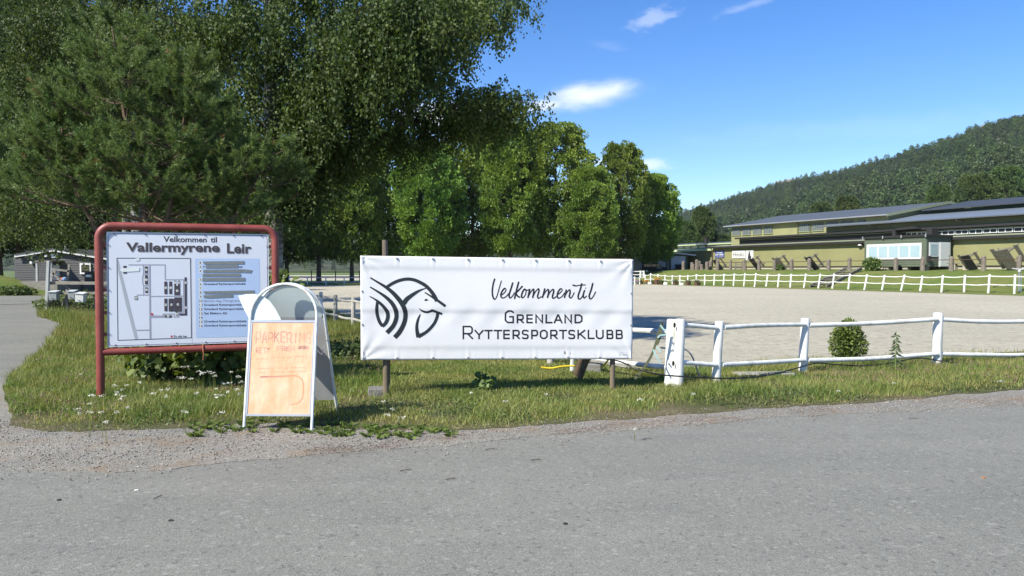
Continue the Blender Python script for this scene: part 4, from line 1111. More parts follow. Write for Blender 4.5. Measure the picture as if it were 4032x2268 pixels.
for i, y in enumerate((646, 655, 664)):
    ribbon([(612 + 0, y + 6), (650, y - 3), (680, y + 5), (708, y - 2)], [6] * 4, 0.0003 * i, mb, p3)
for i, x in enumerate((622, 640, 660, 678, 696)): ribbon([(x, 640), (x + 6 * (-1) ** i, 672)], [6, 5], 0.001 + 0.0002 * (i % 2), mb, p3)
mb.build('crossed_out_word', marker, poster, fix=False)
mb = MB()
for (x0, x1, y, a) in ((225, 345, 760, 12), (365, 400, 748, 9), (415, 500, 746, 9), (515, 560, 742, 8), (575, 695, 735, 10), (240, 400, 845, 13), (430, 520, 838, 12), (540, 680, 832, 11), (255, 330, 880, 11), (355, 490, 872, 11), (515, 600, 868, 11), (610, 690, 866, 9)):
    n = int((x1 - x0) / 7); ribbon([(x0 + (x1 - x0) * i / n, y + a * (0.5 if i % 2 else -0.5) * random.uniform(.1, 1.0)) for i in range(n + 1)], [2.0] * (n + 1), 0.0, mb, p3)
mb.build('washed_out_writing', marker_f, poster, fix=False)
mb = MB()
pth = smooth_path([(270, 918), (380, 914), (500, 908), (600, 905), (645, 930), (662, 975), (664, 1050), (650, 1110), (610, 1145), (540, 1157)], 4)
ribbon(pth, [14 - 0.22 * i for i in range(len(pth))], 0.0, mb, p3)
mb.build('drawn_route', marker_f, poster, fix=False)
mb = MB(); ribbon([(270, 919), (350, 916), (420, 912), (470, 910)], [12, 9, 7, 4], 0.0006, mb, p3); mb.build('drawn_route_start', marker, poster, fix=False)
mb = MB()      # hinge stays between the two frames
for sx in (HW, -HW):
    a, b = fr(sx, 0.78, -.01), re_(sx, 0.84, -.01); mid = a.lerp(b, .5) - Vector((0, 0, .10))
    mb.bar(a, mid, .004, .014); mb.bar(mid, b, .004, .014)
mb.build('hinge_stay', steel, ab)

# ------------------------------------------------------------------ the welcome banner on its posts
banner_m = mat('banner_vinyl', (0.695, 0.69, 0.70), rough=0.38, var=0.015, scale=1.5, spec=0.4, bump=0.05, bscale=5, coords='Object')
logo_ink = mat('logo_print', (0.018, 0.024, 0.030), rough=0.35, var=0.05, spec=0.4)
text_ink = mat('lettering_print', (0.016, 0.013, 0.022), rough=0.35, var=0.05, spec=0.4)
post_wood = mat('weathered_post', (0.19, 0.145, 0.095), rough=0.9, var=0.3, scale=5, c2=(0.13, 0.11, 0.09), c2amt=.5, stretch=(8, 8, 0.6), bump=0.15, bscale=20)
nl_ = P(1421, 1417, 8.80); nr_ = P(2488, 1413, 9.36)
ban = empty('welcome_banner', (nl_.x, nl_.y, 0), math.atan2(nr_.y - nl_.y, nr_.x - nl_.x), 'wide white welcome banner with black horse head logo on wooden posts', 'banner')
SW = math.hypot(nr_.x - nl_.x, nr_.y - nl_.y)
zt0, zt1 = P(1421, 1007, 8.8).z, P(2492, 1022, 9.36).z
zb0, zb1 = nl_.z, nr_.z
def zb_(u): return zb0 + (zb1 - zb0) * u
def zt_(u): return zt0 + (zt1 - zt0) * u
grom_u = [0.005, 0.127, 0.254, 0.380, 0.505, 0.628, 0.752, 0.873, 0.995]
def wrinkle(u, v):
    """depth of the sheet (towards the viewer) at u across, v up"""
    w = 0.0
    for c_, a_ in ((0.115, .008), (0.47, .011), (0.885, .008)):      # boards behind press horizontal steps
        w += a_ * math.tanh((v - c_) * 60) * 0.5
    for gu in grom_u:
        for e in (0.012, 0.988):
            du = (u - gu) * SW; dv = (v - e) * 1.2
            w += 0.0055 * math.exp(-(du / .05) ** 2 - (dv / .09) ** 2) * math.cos(du * 90)
    for cu_, cv_ in ((0, 1), (1, 1), (0, 0), (1, 0)):
        du, dv = abs(u - cu_) * SW, abs(v - cv_) * 1.2
        r_ = math.hypot(du, dv); th = math.atan2(dv, du)
        w += 0.012 * math.exp(-r_ / .16) * math.sin(th * 11)
    w += 0.0028 * math.sin(u * 60 + 2 * math.sin(v * 7)) * math.exp(-((v - 0.42) / .12) ** 2) + 0.0022 * math.sin(u * 23 + v * 9) + 0.003 * math.sin(u * 7.3 - v * 4) 
    return w
NU, NV = 150, 56
mb = MB(); vs_ = []
for j in range(NV + 1):
    for i in range(NU + 1):
        u, v = i / NU, j / NV
        vs_.append((u * SW, -0.03 - wrinkle(u, v), zb_(u) + (zt_(u) - zb_(u)) * v))
mb.add(vs_, [(j * (NU + 1) + i, j * (NU + 1) + i + 1, (j + 1) * (NU + 1) + i + 1, (j + 1) * (NU + 1) + i) for j in range(NV) for i in range(NU)])
sheet = mb.build('sheet', banner_m, ban, smooth=True, fix=False)
sol = sheet.modifiers.new('thickness', 'SOLIDIFY'); sol.thickness = 0.002; sol.offset = 0
hb = homography([(1421, 1007), (2492, 1022), (2488, 1413), (1421, 1417)], [(0, 1), (1, 1), (1, 0), (0, 0)])
def n3(px, py, d):
    u, v = hb(px, py)
    return (u * SW, -0.03 - wrinkle(u, v) - 0.0025 - d, zb_(u) + (zt_(u) - zb_(u)) * v)
def finely(path, step=3.0):
    out = []
    for a, b in zip(path[:-1], path[1:]):
        n = max(1, int(np.linalg.norm(np.array(b) - np.array(a)) / step))
        out += [np.array(a) + (np.array(b) - np.array(a)) * i / n for i in range(n)]
    return out + [np.array(path[-1])]
zl = lambda p: (1420 + p[0] * 400 / 1932, 1060 + p[1] * 300 / 1449)
logo = [
 [(188, 160, 26), (330, 247, 38), (480, 340, 58), (600, 437, 74), (700, 545, 84), (778, 650, 90), (828, 760, 86), (846, 860, 85), (832, 980, 86), (785, 1100, 88), (722, 1205, 90), (640, 1296, 88)],
 [(815, 650, 92), (880, 560, 84), (1040, 445, 58), (1150, 388, 32), (1250, 356, 12)],
 [(505, 332, 56), (585, 280, 58), (680, 232, 60), (780, 200, 60), (880, 186, 60), (970, 193, 60), (1065, 222, 62), (1210, 300, 66), (1310, 395, 68), (1385, 500, 72), (1436, 605, 74)],
 [(1208, 438, 20), (1300, 495, 30), (1420, 572, 48), (1500, 628, 50), (1598, 700, 52)],
 [(182, 335, 22), (330, 425, 38), (480, 530, 60), (590, 640, 74), (655, 760, 80), (676, 870, 79), (660, 970, 80), (605, 1085, 80), (494, 1207, 82)],
 [(175, 513, 16), (260, 560, 28), (345, 622, 50), (430, 705, 60), (500, 805, 70), (515, 890, 72), (498, 970, 70), (460, 1035, 66), (405, 1085, 60)],
 [(322, 612, 50), (310, 700, 58), (308, 800, 60), (325, 900, 62), (360, 1000, 64), (412, 1080, 62)],
 [(1100, 745, 12), (1170, 795, 34), (1250, 814, 40), (1310, 797, 42), (1350, 778, 48)],
 [(1340, 775, 44), (1440, 815, 42), (1535, 848, 44)],
 [(1452, 838, 58), (1435, 920, 58), (1390, 1020, 58), (1310, 1120, 58), (1220, 1200, 58), (1085, 1275, 74)],
 [(1125, 853, 18), (1085, 940, 42), (1058, 1050, 52), (1058, 1150, 62), (1072, 1230, 74), (1085, 1290, 74)]]
mb = MB()
for i, st in enumerate(logo):
    sp = smooth_path(st, 6)
    ribbon([zl(p) for p in sp], [p[2] * 400 / 1932 for p in sp], 0.0003 * (i % 6), mb, n3)
mb.add([n3(*zl(p), 0) for p in ((1225, 555), (1197, 597), (1240, 603), (1285, 585))], [(0, 1, 2, 3)])
mb.build('horse_logo', logo_ink, sheet, fix=False)
zt2 = lambda p: (1800 + p[0] * 0.26398, 1050 + p[1] * 0.26398)
scr = [
 [(548, 175), (522, 260), (508, 370), (518, 450), (545, 484), (575, 440), (612, 320), (645, 205)],
 [(640, 425), (690, 385), (712, 342), (690, 322), (650, 372), (634, 430), (660, 465), (710, 445), (755, 395)],
 [(814, 232), (788, 320), (757, 420), (772, 465), (812, 430), (838, 380)],
 [(902, 220), (872, 330), (836, 482)], [(960, 285), (900, 350), (862, 392), (888, 440), (925, 455)],
 [(990, 326), (955, 380), (942, 440), (962, 462), (1000, 415), (1008, 350), (985, 330), (1020, 350), (1060, 338)],
 [(1064, 328), (1050, 400), (1035, 466)], [(1040, 448), (1080, 372), (1120, 332), (1122, 385), (1106, 466)], [(1110, 448), (1150, 372), (1192, 328), (1202, 360), (1182, 435), (1196, 470), (1240, 440)],
 [(1290, 320), (1270, 400), (1250, 466)], [(1256, 448), (1300, 372), (1340, 336), (1345, 385), (1326, 466)], [(1330, 448), (1370, 372), (1412, 336), (1422, 370), (1402, 445), (1420, 470), (1462, 440)],
 [(1470, 422), (1530, 378), (1550, 342), (1525, 328), (1487, 380), (1476, 440), (1500, 468), (1550, 440), (1588, 384)],
 [(1612, 338), (1600, 400), (1580, 466)], [(1586, 448), (1620, 382), (1662, 342), (1668, 390), (1656, 440), (1680, 465), (1708, 432), (1732, 380)],
 [(1845, 245), (1820, 340), (1790, 430), (1800, 480), (1840, 460), (1868, 402)], [(1705, 270), (1760, 285), (1830, 272), (1905, 272)],
 [(1888, 345), (1866, 420), (1880, 465), (1920, 432)], [(1894, 325), (1910, 311)],
 [(2010, 240), (1985, 340), (1955, 430), (1970, 478), (2010, 450), (2054, 366)]]
mb = MB()
for i, st in enumerate(scr):
    sp = smooth_path(st, 6); n = len(sp)
    wd = [(24 if sp[min(k + 1, n - 1)][1] > sp[max(k - 1, 0)][1] + 3 else 16) * 0.26398 for k in range(n)]
    wd = [np.mean(wd[max(0, k - 2):k + 3]) for k in range(n)]; wd[0] *= .6; wd[-1] *= .5
    ribbon([zt2(p) for p in sp], wd, 0.0003 * (i % 4), mb, n3)
mb.build('script_lettering', text_ink, sheet, fix=False)
L1 = [('G', 690, 832, 645, 843)] + [(c_, a, b, 708, 843) for c_, a, b in (('R', 870, 980), ('E', 1015, 1112), ('N', 1148, 1265), ('L', 1300, 1408), ('A', 1425, 1555), ('N', 1583, 1697), ('D', 1735, 1858))]
L2 = [('R', 65, 222, 878, 1078)] + [(c_, a, b, 938, 1078) for c_, a, b in (('Y', 240, 380), ('T', 390, 512), ('T', 528, 652), ('E', 668, 768), ('R', 806, 918), ('S', 945, 1050), ('P', 1085, 1190), ('O', 1215, 1335), ('R', 1370, 1483), ('T', 1503, 1622), ('S', 1640, 1745), ('K', 1778, 1903), ('L', 1932, 2037), ('U', 2055, 2175), ('B', 2215, 2320), ('B', 2355, 2462))]
for nm, LL in (('club_lettering_upper', L1), ('club_lettering_lower', L2)):
    mb = MB(); stroke_text(LL, 23, lambda x, y, d: n3(*zt2((x, y)), d), 0.0, mb); mb.build(nm, text_ink, sheet, fix=False)
mb = MB()
text_into('D', (2403, 2430, 1297, 1327), lambda x, y, d: n3(*zt2((x, y)), d), 0, mb, 0.02)
for x0, x1, y0, y1 in ((2403, 2528, 1281, 1285), (2440, 2528, 1307, 1315)): mb.add([n3(*zt2(p), 0) for p in ((x0, y0), (x1, y0), (x1, y1), (x0, y1))], [(0, 1, 2, 3)])
mb.build('printer_mark', map_grey, sheet, fix=False)
def hexscrew(u, v):
    m = MB(); x, z = u * SW, zb_(u) + (zt_(u) - zb_(u)) * v; y = -0.03 - wrinkle(u, v)
    m.tube([(x, y - .001, z), (x, y - .004, z)], .013, 12); m.tube([(x, y - .003, z), (x, y - .012, z)], .0065, 6)
    m.build('screw', steel, sheet)
for u in grom_u:
    hexscrew(u, 0.018); hexscrew(u, 0.978)
for v in (0.34, 0.66): hexscrew(0.006, v); hexscrew(0.994, v)
# boards behind the sheet and the two round posts
wood_board = mat('grey_board', (0.17, 0.14, 0.11), rough=0.9, var=0.25, scale=4, stretch=(0.6, 4, 8))
for v in (0.06, 0.5, 0.94):
    m = MB(); m.box(0.02, SW - 0.02, -0.012, 0.012, zb0 + (zt0 - zb0) * v - .05, zb0 + (zt0 - zb0) * v + .05); m.build('cross_board', wood_board, ban)
def lposts(px, py_top, base_py, name='post'):
    pass
pl_ = (P(1519, 1400, 8.86) - Vector(ban.location)); ca, sa = math.cos(-ban.rotation_euler.z), math.sin(-ban.rotation_euler.z)
def loc2(v): return (v.x * ca - v.y * sa, v.x * sa + v.y * ca)
xl = loc2(pl_)[0]; xr = loc2(P(2416, 1400, 9.33) - Vector(ban.location))[0]
ztop = P(1517, 944, 8.86).z
m = MB(); m.tube([(xl, .052, -.3), (xl, .052, .6), (xl + .004, .052, 1.2), (xl - .004, .052, ztop)], [.035, .034, .0335, .033], 12); m.build('post', post_wood, ban, smooth=True)
m = MB(); m.tube([(xr, .052, -.3), (xr, .052, .5), (xr, .052, 1.25)], [.034, .033, .033], 12); m.build('post', post_wood, ban, smooth=True)
m = MB(); m.tube([(xl + .02, .62, -.2), (xl + .035, .10, 1.05)], [.032, .032], 10); m.build('brace', post_wood, ban, smooth=True)
m = MB(); m.tube([(xr - .25, 1.0, -.2), (xr - .05, .10, 1.05)], [.036, .036], 10); m.build('brace', post_wood, ban, smooth=True)
# ------------------------------------------------------------------ white post-and-rail fence round the arena
fence_white = mat('fence_white_paint', (0.70, 0.70, 0.68), rough=0.55, var=0.05, scale=9, c2=(0.42, 0.41, 0.36), c2amt=0.27, c2scale=7, coords='World', stretch=(1, 1, 0.5))
fence_shaded = mat('fence_white_shaded', (0.40, 0.39, 0.36), rough=0.75, var=0.2, scale=8, c2=(0.24, 0.22, 0.19), c2amt=0.45, c2scale=5, coords='World')  # the white fence under the trees, its shade put into the colour
hole_dark = mat('dark_hole', (0.02, 0.018, 0.016), rough=0.9, var=0.1)
nf = empty('arena_fence', (2.05, 9.57, 0), 0, 'near white round-rail fence of the arena, running right from the banner', 'fence')
def wpost(parent, foot, top, r, material=fence_white, name='post', n=12):
    f = Vector(foot) - Vector(parent.location); t = Vector(top) - Vector(parent.location)
    ax = (t - f).normalized()
    m = MB(); m.tube([f - ax * .25, f.lerp(t, .5), t - ax * .018, t - ax * .004, t], [r * 1.03, r, r * .98, r * .86, r * .5], n)
    return m.build(name, material, parent, smooth=True)
def rail(parent, pts, r, material=fence_white, n=10):
    o = Vector(parent.location); m = MB()
    sp = [Vector(q) - o for q in smooth_path([list(p) for p in pts], 4)]
    m.tube(sp, [r * (1 + .03 * math.sin(i * 1.7)) for i in range(len(sp))], n)
    return m.build('rail', material, parent, smooth=True)
Ya, Yb_, Yc, Yd, Ye = 9.62, 9.52, 9.86, 10.85, 11.75
posts = [((2637, 1521), (2648, 1256), Ya, .072), ((2669, 1536), (2679, 1255), Yb_, .064), ((2818, 1521), (2833, 1264), Yc, .058), ((3159, 1475), (3171, 1252), Yd, .062), ((3688, 1448), (3694, 1231), Ye, .070), ((4330, 1420), (4338, 1215), 12.9, .070)]
for (b, t, Y, r) in posts:
    wpost(nf, P(*b, Y), P(*t, Y), r)
for px, py in ((2655, 1280), (2650, 1431)):        # open rail holes between gate posts: flat patches painted in their inner shade
    m = MB(); q = P(px, py, 9.455) - Vector(nf.location)
    m.add([q + Vector((.022 * math.cos(a) * (0.6 if math.cos(a) < 0 else 1), -.006 + 0.012 * abs(math.cos(a)) ** 2 * (0.4 if math.cos(a) < 0 else 1), .034 * math.sin(a))) for a in np.linspace(0, 6.283, 13)[:-1]], [tuple(range(12))]); m.build('rail_hole', hole_dark, nf, fix=False)
rail(nf, [P(2686, 1279, 9.52), P(2750, 1284, 9.66), P(2822, 1291, 9.80)], .030)
rail(nf, [P(2686, 1427, 9.52), P(2750, 1432, 9.66), P(2818, 1437, 9.80)], .030)
rail(nf, [P(2850, 1290, 9.86), P(3000, 1281, 10.3), P(3168, 1278, 10.78)], .031)
rail(nf, [P(2842, 1436, 9.86), P(3000, 1428, 10.3), P(3165, 1418, 10.78)], .031)
rail(nf, [P(3185, 1281, 10.85), P(3430, 1273, 11.3), P(3690, 1257, 11.68)], .034)
rail(nf, [P(3180, 1419, 10.85), P(3430, 1412, 11.3), P(3690, 1393, 11.68)], .034)
rail(nf, [P(3708, 1258, 11.75), P(3860, 1266, 12.0), P(4060, 1265, 12.4), P(4335, 1250, 12.9)], .034)
rail(nf, [P(3705, 1394, 11.75), P(3860, 1397, 12.0), P(4060, 1396, 12.4), P(4335, 1370, 12.9)], .034)
# side run from the gate posts back along the arena (white fence, tree shade put into its grey colour)
sf = empty('arena_side_fence', (-4, 19.3, 0), 0, 'side fence of the arena, coloured grey for tree shade, seen between parking board and banner', 'fence')
line = [(2.0, 9.75), (0.6, 11.9), (-0.7, 14.0), (-1.9, 15.9), (-3.0, 17.6), (-4.03, 19.3), (-4.9, 21.1), (-5.78, 23.0), (-6.75, 25.2), (-7.9, 27.5)]
for i, (x, y) in enumerate(line):
    if i == 0: continue
    wpost(sf, (x, y, 0), (x + .01, y, .80 + .02 * math.sin(i * 2)), .055, fence_shaded if i not in (7,) else fence_white, n=10)
for i in range(len(line) - 1):
    a, b = line[i], line[i + 1]
    for z in (.70, .24):
        mid = Vector(((a[0] + b[0]) / 2, (a[1] + b[1]) / 2, z - .035))
        rail(sf, [Vector((*a, z)), mid, Vector((*b, z))], .032, fence_white if i == 0 else fence_shaded, 8)
# far fence under the bank and along the tree row
ff = empty('far_fence', (20, 60, 0), 0, 'far white leaning rail fence at the foot of the grass bank', 'fence')
z7 = lambda x, y: (2640 + x * 0.29503, 750 + y * 0.29499)
z8 = lambda x, y: (3272 + x * 0.29503, 750 + y * 0.29499)
fp = [(25, 25, 1130, 1222), (127, 127, 1130, 1228), (233, 231, 1130, 1230), (347, 343, 1115, 1232), (460, 456, 1120, 1240), (590, 580, 1115, 1250), (718, 706, 1112, 1250), (855, 840, 1108, 1252), (995, 980, 1105, 1256), (1143, 1122, 1103, 1268), (1300, 1275, 1115, 1270), (1452, 1432, 1112, 1278), (1613, 1598, 1113, 1285), (1810, 1780, 1110, 1293), (2003, 1972, 1112, 1298)]
fp = [(z7(a, c), z7(b, d)) for a, b, c, d in fp] + [(z8(a, c), z8(b, d)) for a, b, c, d in ((45, 17, 1110, 1305), (255, 230, 1112, 1312), (485, 445, 1120, 1320), (718, 680, 1128, 1330), (985, 935, 1125, 1335), (1222, 1190, 1137, 1336), (1495, 1475, 1130, 1350), (1790, 1775, 1127, 1350), (2120, 2098, 1118, 1355), (2460, 2447, 1122, 1350), (2860, 2835, 1118, 1372))]
fp = [((2541, 1081), (2540, 1105)), ((2562, 1076), (2562, 1103)), ((2591, 1080), (2590, 1107)), ((2619, 1082), (2618, 1112))] + fp
def on_fence_line(px):
    a = (px - CX) / FPX; o = H(0, -14.6); s = (a * o.y - o.x) / (U.x - a * U.y); return o.y + U.y * s, s
prev = None
for (t, b) in fp:
    Y, s = on_fence_line(b[0]); foot = P(b[0], b[1], Y); top = P(t[0], t[1], Y)
    foot.z = min(foot.z, bank_z(s, -14.6) + 0.0)
    wpost(ff, foot, top, .064, n=8)
    d = top - foot
    cur = (foot + d * .90, foot + d * .46)
    if prev:
        for k in (0, 1):
            mid = prev[k].lerp(cur[k], .5) - Vector((0, 0, .02 + .03 * random.random()))
            rail(ff, [prev[k], mid, cur[k]], .038, n=6)
    prev = cur
lf = empty('tree_row_fence', (0, 72, 0), 0, 'far white rail fence along the tree row, left of the banner', 'fence')
xs = [-21 + 1.72 * i for i in range(20)]
ends = [(x, 72.2 + 0.02 * x) for x in xs] + [(12.6, 75.2)]
prev = None
for i, (x, y) in enumerate(ends):
    wpost(lf, (x, y, 0), (x, y, .80), .055, n=8)
    cur = (Vector((x, y, .70)), Vector((x, y, .30)))
    if prev:
        for k in (0, 1): rail(lf, [prev[k], prev[k].lerp(cur[k], .5) - Vector((0, 0, .012)), cur[k]], .034, n=6)
    prev = cur
# dark rail fence beyond the tree row
df = empty('dark_fence', (-20, 95, 0), 0, 'thin black rail fence beyond the tree trunks', 'fence')
dkm = mat('black_rail', (0.02, 0.02, 0.02), rough=0.7, var=0.2)
for i in range(14):
    x = -46 + 3.0 * i; m = MB(); m.box(x - .05 + 20, x + .05 + 20, -.05, .05, -.05, 1.3); m.build('post', dkm, df)
for z in (.55, 1.15):
    m = MB(); m.box(-26.2, 13.4, .06, .12, z - .06, z + .06); m.build('rail', dkm, df)

# electric cable slung along the near fence
black_rubber = mat('black_cable', (0.012, 0.012, 0.014), rough=0.5, var=0.1)
cb = [(2290, 1405, 9.9), (2430, 1420, 9.5), (2500, 1452, 9.3), (2580, 1472, 9.25), (2650, 1480, 9.25), (2760, 1486, 9.3), (2860, 1490, 9.5), (2960, 1486, 9.8), (3060, 1470, 10.2), (3150, 1446, 10.6), (3215, 1430, 10.75), (3300, 1436, 10.9), (3400, 1440, 11.1), (3500, 1430, 11.3), (3620, 1410, 11.5), (3720, 1424, 11.6), (3820, 1430, 11.8), (3930, 1420, 12.1), (4020, 1403, 12.3), (4200, 1420, 12.6)]
m = MB(); m.tube([Vector(q) for q in smooth_path([list(P(*c_)) for c_ in cb], 4)], .009, 6)
tag(m.build('power_cable', black_rubber, smooth=True), 'black cable slung along the lower rail of the near fence', 'cable')
fcb = [Vector(P(*z8(x, y), Y)) for x, y, Y in ((1060, 1290, 57.5), (1180, 1262, 56.3), (1340, 1262, 54.8), (1500, 1303, 53.4), (1640, 1262, 52.2), (1800, 1300, 50.8), (1950, 1262, 49.6), (2100, 1306, 48.4), (2260, 1265, 47.2), (2400, 1290, 46.2))]
m = MB(); m.tube([Vector(q) for q in smooth_path([list(p) for p in fcb], 3)], .022, 5)
tag(m.build('fence_cable', black_rubber, smooth=True), 'dark cable looping below the rails of the far fence', 'cable')
# yellow hose pieces, grey bent pipe and cloth strips by the gate posts
yellow = mat('yellow_hose', (0.62, 0.47, 0.03), rough=0.5, var=0.1)
for i, (pts, lab) in enumerate((([(2345, 1395, 10.0), (2322, 1416, 10.0), (2300, 1440, 10.0)], 'yellow hose end hanging below the banner, nearest the dark stake'),
                 ([(2410, 1396, 9.9), (2385, 1430, 9.9), (2366, 1452, 9.9)], 'yellow hose piece left of the right banner post'),
                 ([(2470, 1432, 9.9), (2500, 1456, 9.9), (2540, 1474, 9.9), (2590, 1474, 9.9), (2618, 1476, 9.9)], 'yellow hose lying between the banner post and the gate posts'),
                 ([(2130, 1446, 10.6), (2170, 1450, 10.6), (2210, 1443, 10.6), (2262, 1440, 10.6)], 'yellow hose on the grass below the banner'))):
    m = MB(); m.tube([Vector(q) for q in smooth_path([list(P(*c_)) for c_ in pts], 4)], .013, 8)
    tag(m.build('yellow_hose', yellow, smooth=True), lab, 'hose', 'pieces of yellow hose')
m = MB(); m.tube([Vector(q) for q in smooth_path([list(P(*c_)) for c_ in ((2600, 1368, 9.9), (2630, 1372, 9.9), (2690, 1373, 10.0), (2720, 1395, 10.0), (2740, 1440, 10.0), (2768, 1520, 10.0))], 4)], .011, 8)
tag(m.build('bent_pipe', steel, smooth=True), 'bent grey pipe arching behind the white gate posts', 'pipe')
strap_m = mat('olive_webbing', (0.10, 0.105, 0.06), rough=0.8, var=0.2)
teal = mat('pale_teal_ribbon', (0.34, 0.50, 0.50), rough=0.6, var=0.15)
tie = empty('cloth_tie', P(2605, 1290, 9.45), 0, 'olive webbing and pale ribbons tied to the rail beside the gate posts', 'strap')
m = MB()
for pts, w in (([(2606, 1272), (2594, 1310), (2580, 1360), (2560, 1410), (2530, 1455), (2500, 1492)], .030), ([(2610, 1272), (2598, 1330), (2588, 1358)], .022)):
    sp = [P(x, y, 9.42) - Vector(tie.location) for x, y in [tuple(q) for q in smooth_path(pts, 4)]]
    for a, b in zip(sp[:-1], sp[1:]): m.bar(a, b, w, .006, up=Vector((0, 1, 0)))
m.build('webbing', strap_m, tie)
for pts in ([(2600, 1280), (2612, 1296), (2626, 1302)], [(2590, 1330), (2600, 1320), (2624, 1318)], [(2572, 1376), (2580, 1395), (2592, 1415), (2600, 1432)], [(2585, 1366), (2596, 1378), (2602, 1388)]):
    m = MB(); sp = [P(x, y, 9.40) - Vector(tie.location) for x, y in [tuple(q) for q in smooth_path(pts, 3)]]
    for a, b in zip(sp[:-1], sp[1:]): m.bar(a, b, .020, .004, up=Vector((0, 1, 0)))
    m.build('ribbon', teal, tie)
# concrete blocks by the banner
conc = mat('old_concrete', (0.17, 0.165, 0.155), rough=0.95, var=0.25, scale=9, bump=0.2, bscale=40, coords='World')
def block(px, py, w, d, h, rz, lab):
    q = G(px, py); m = MB(); m.box(-w / 2, w / 2, -d / 2, d / 2, -.03, h)
    o = m.build('concrete_block', conc, bevel=.012); o.location = q; o.rotation_euler = (0, 0, rz); tag(o, lab, 'block', 'concrete blocks by the banner')
block(1482, 1558, .19, .22, .10, .15, 'grey concrete block in the grass at the left banner post')
block(2335, 1466, .26, .2, .13, -.25, 'grey concrete block behind the banner near the right post')
m = MB(); m.tube([P(2268, 1478, 10.3), P(2295, 1395, 10.3)], [.045, .040], 9)
tag(m.build('wooden_stake', mat('dark_stake', (0.085, 0.06, 0.04), var=.3, scale=12, rough=.95), smooth=True), 'dark slanting wooden stake under the right half of the banner', 'stake')
sf2 = MB(); sf2.tube([P(2252, 1460, 10.9), P(2258, 1300, 10.9)], [.03, .03], 8)
tag(sf2.build('white_stake', fence_white, smooth=True), 'short white stake half hidden behind the banner bottom', 'stake')
slab = MB(); slab.box(-.42, .42, -.14, .14, -.02, .035); so = slab.build('stone_slab', mat('pale_stone', (0.34, 0.32, 0.28), var=.2, scale=12, coords='World'), bevel=.012); so.location = G(3010, 1482) + Vector((0, 0, .02)); so.rotation_euler = (0, 0, .1)
tag(so, 'pale flat stone slab in the grass under the near fence', 'slab')

# ------------------------------------------------------------------ mailboxes on the old rack at the lane
grey_post = mat('pale_weathered_wood', (0.36, 0.37, 0.37), rough=0.85, var=0.2, scale=6, stretch=(6, 6, .6), c2=(0.24, 0.24, 0.23), c2amt=.35)
old_wood = mat('old_grey_wood', (0.17, 0.155, 0.135), rough=0.95, var=0.3, scale=6, stretch=(.7, 6, 6), c2=(0.34, 0.32, 0.28), c2amt=.3, c2scale=9)
YM = 27.2
z4 = lambda x, y: (x * 420 / 1323, 860 + y * 460 / 1449)
rk = empty('mailbox_rack', P(184, 1223, YM), 0, 'weathered timber rack with tall pale post beside the lane', 'rack')
def rel(parent, q): return q - Vector(parent.location)
m = MB(); a = rel(rk, P(*z4(578, 1155), YM)); b = rel(rk, P(*z4(604, 528), YM)); a.z = -.1
m.bar(a, b, .105, .105, up=Vector((0, 1, 0))); m.build('post', grey_post, rk, bevel=.008)
for (x0, y0, x1, y1, dY, w) in ((612, 800, 1200, 806, .12, .11), (700, 930, 1200, 925, .10, .09)):
    m = MB(); m.bar(rel(rk, P(*z4(x0, y0), YM + dY)), rel(rk, P(*z4(x1 + 260, y1), YM + dY)), .05, w); m.build('rail', old_wood, rk, bevel=.006)
for x in (635, 830, 1180):
    m = MB(); q = rel(rk, P(*z4(x, 900), YM + .2)); m.bar(Vector((q.x, q.y, -.1)), Vector((q.x, q.y, (.62 if x != 830 else .75))), .07, .07, up=Vector((0, 1, 0))); m.build('support', old_wood, rk)
for (x0, y0, x1, y1) in ((640, 660, 870, 890), (640, 730, 690, 650), (830, 830, 860, 575), (640, 628, 860, 655), (770, 1080, 830, 960)):
    m = MB(); m.bar(rel(rk, P(*z4(x0, y0), YM + .4)), rel(rk, P(*z4(x1, y1), YM + .4)), .05, .07); m.build('strut', old_wood, rk)
mbox_g = mat('grey_mailbox_plastic', (0.27, 0.29, 0.30), rough=0.5, var=0.08)
mbox_w = mat('white_mailbox_metal', (0.62, 0.62, 0.61), rough=0.5, var=0.06, c2=(0.45, 0.43, 0.40), c2amt=.2)
lid_m = mat('mailbox_lid', (0.46, 0.50, 0.51), rough=0.45, var=0.06)
for (x0, x1, y0, y1, mm, lm, sk, lab) in ((606, 700, 902, 1016, mbox_g, lid_m, 0, 'dark grey mailbox with pale lid, left one next to the tall post'),
                                      (845, 922, 895, 1003, mbox_g, lid_m, 0, 'grey mailbox in the middle of the three'),
                                      (930, 1030, 922, 1040, mbox_w, mbox_w, .08, 'tilted white mailbox, rightmost of the three')):
    p0 = P(*z4(x0, y1), YM - .25); p1 = P(*z4(x1, y0), YM - .25)
    w, h = p1.x - p0.x, p1.z - p0.z
    t = empty('mailbox', (p0.x + w / 2, p0.y, p0.z), 0.12, lab, 'mailbox', 'mailboxes at the lane'); t.rotation_euler = (0, sk, .12)
    m = MB(); m.add([(-w / 2 * .92, 0, 0), (w / 2 * .92, 0, 0), (w / 2 * .92, .26, 0), (-w / 2 * .92, .26, 0), (-w / 2, -.03, h * .86), (w / 2, -.03, h * .86), (w / 2, .27, h * .95), (-w / 2, .27, h * .95)], [(0, 1, 2, 3), (4, 5, 6, 7), (0, 1, 5, 4), (1, 2, 6, 5), (2, 3, 7, 6), (3, 0, 4, 7)]); m.build('body', mm, t, bevel=.01)
    m = MB(); m.box(-w / 2 - .015, w / 2 + .015, -.06, .29, 0, .02); o = m.build('lid', lm, t, bevel=.005); o.location = (0, 0, h * .9); o.rotation_euler = (R(7), 0, 0)
    m = MB(); m.box(-w * .16, w * .16, -.034, -.026, h * .18, h * .24); m.build('slot', dark_metal, t)
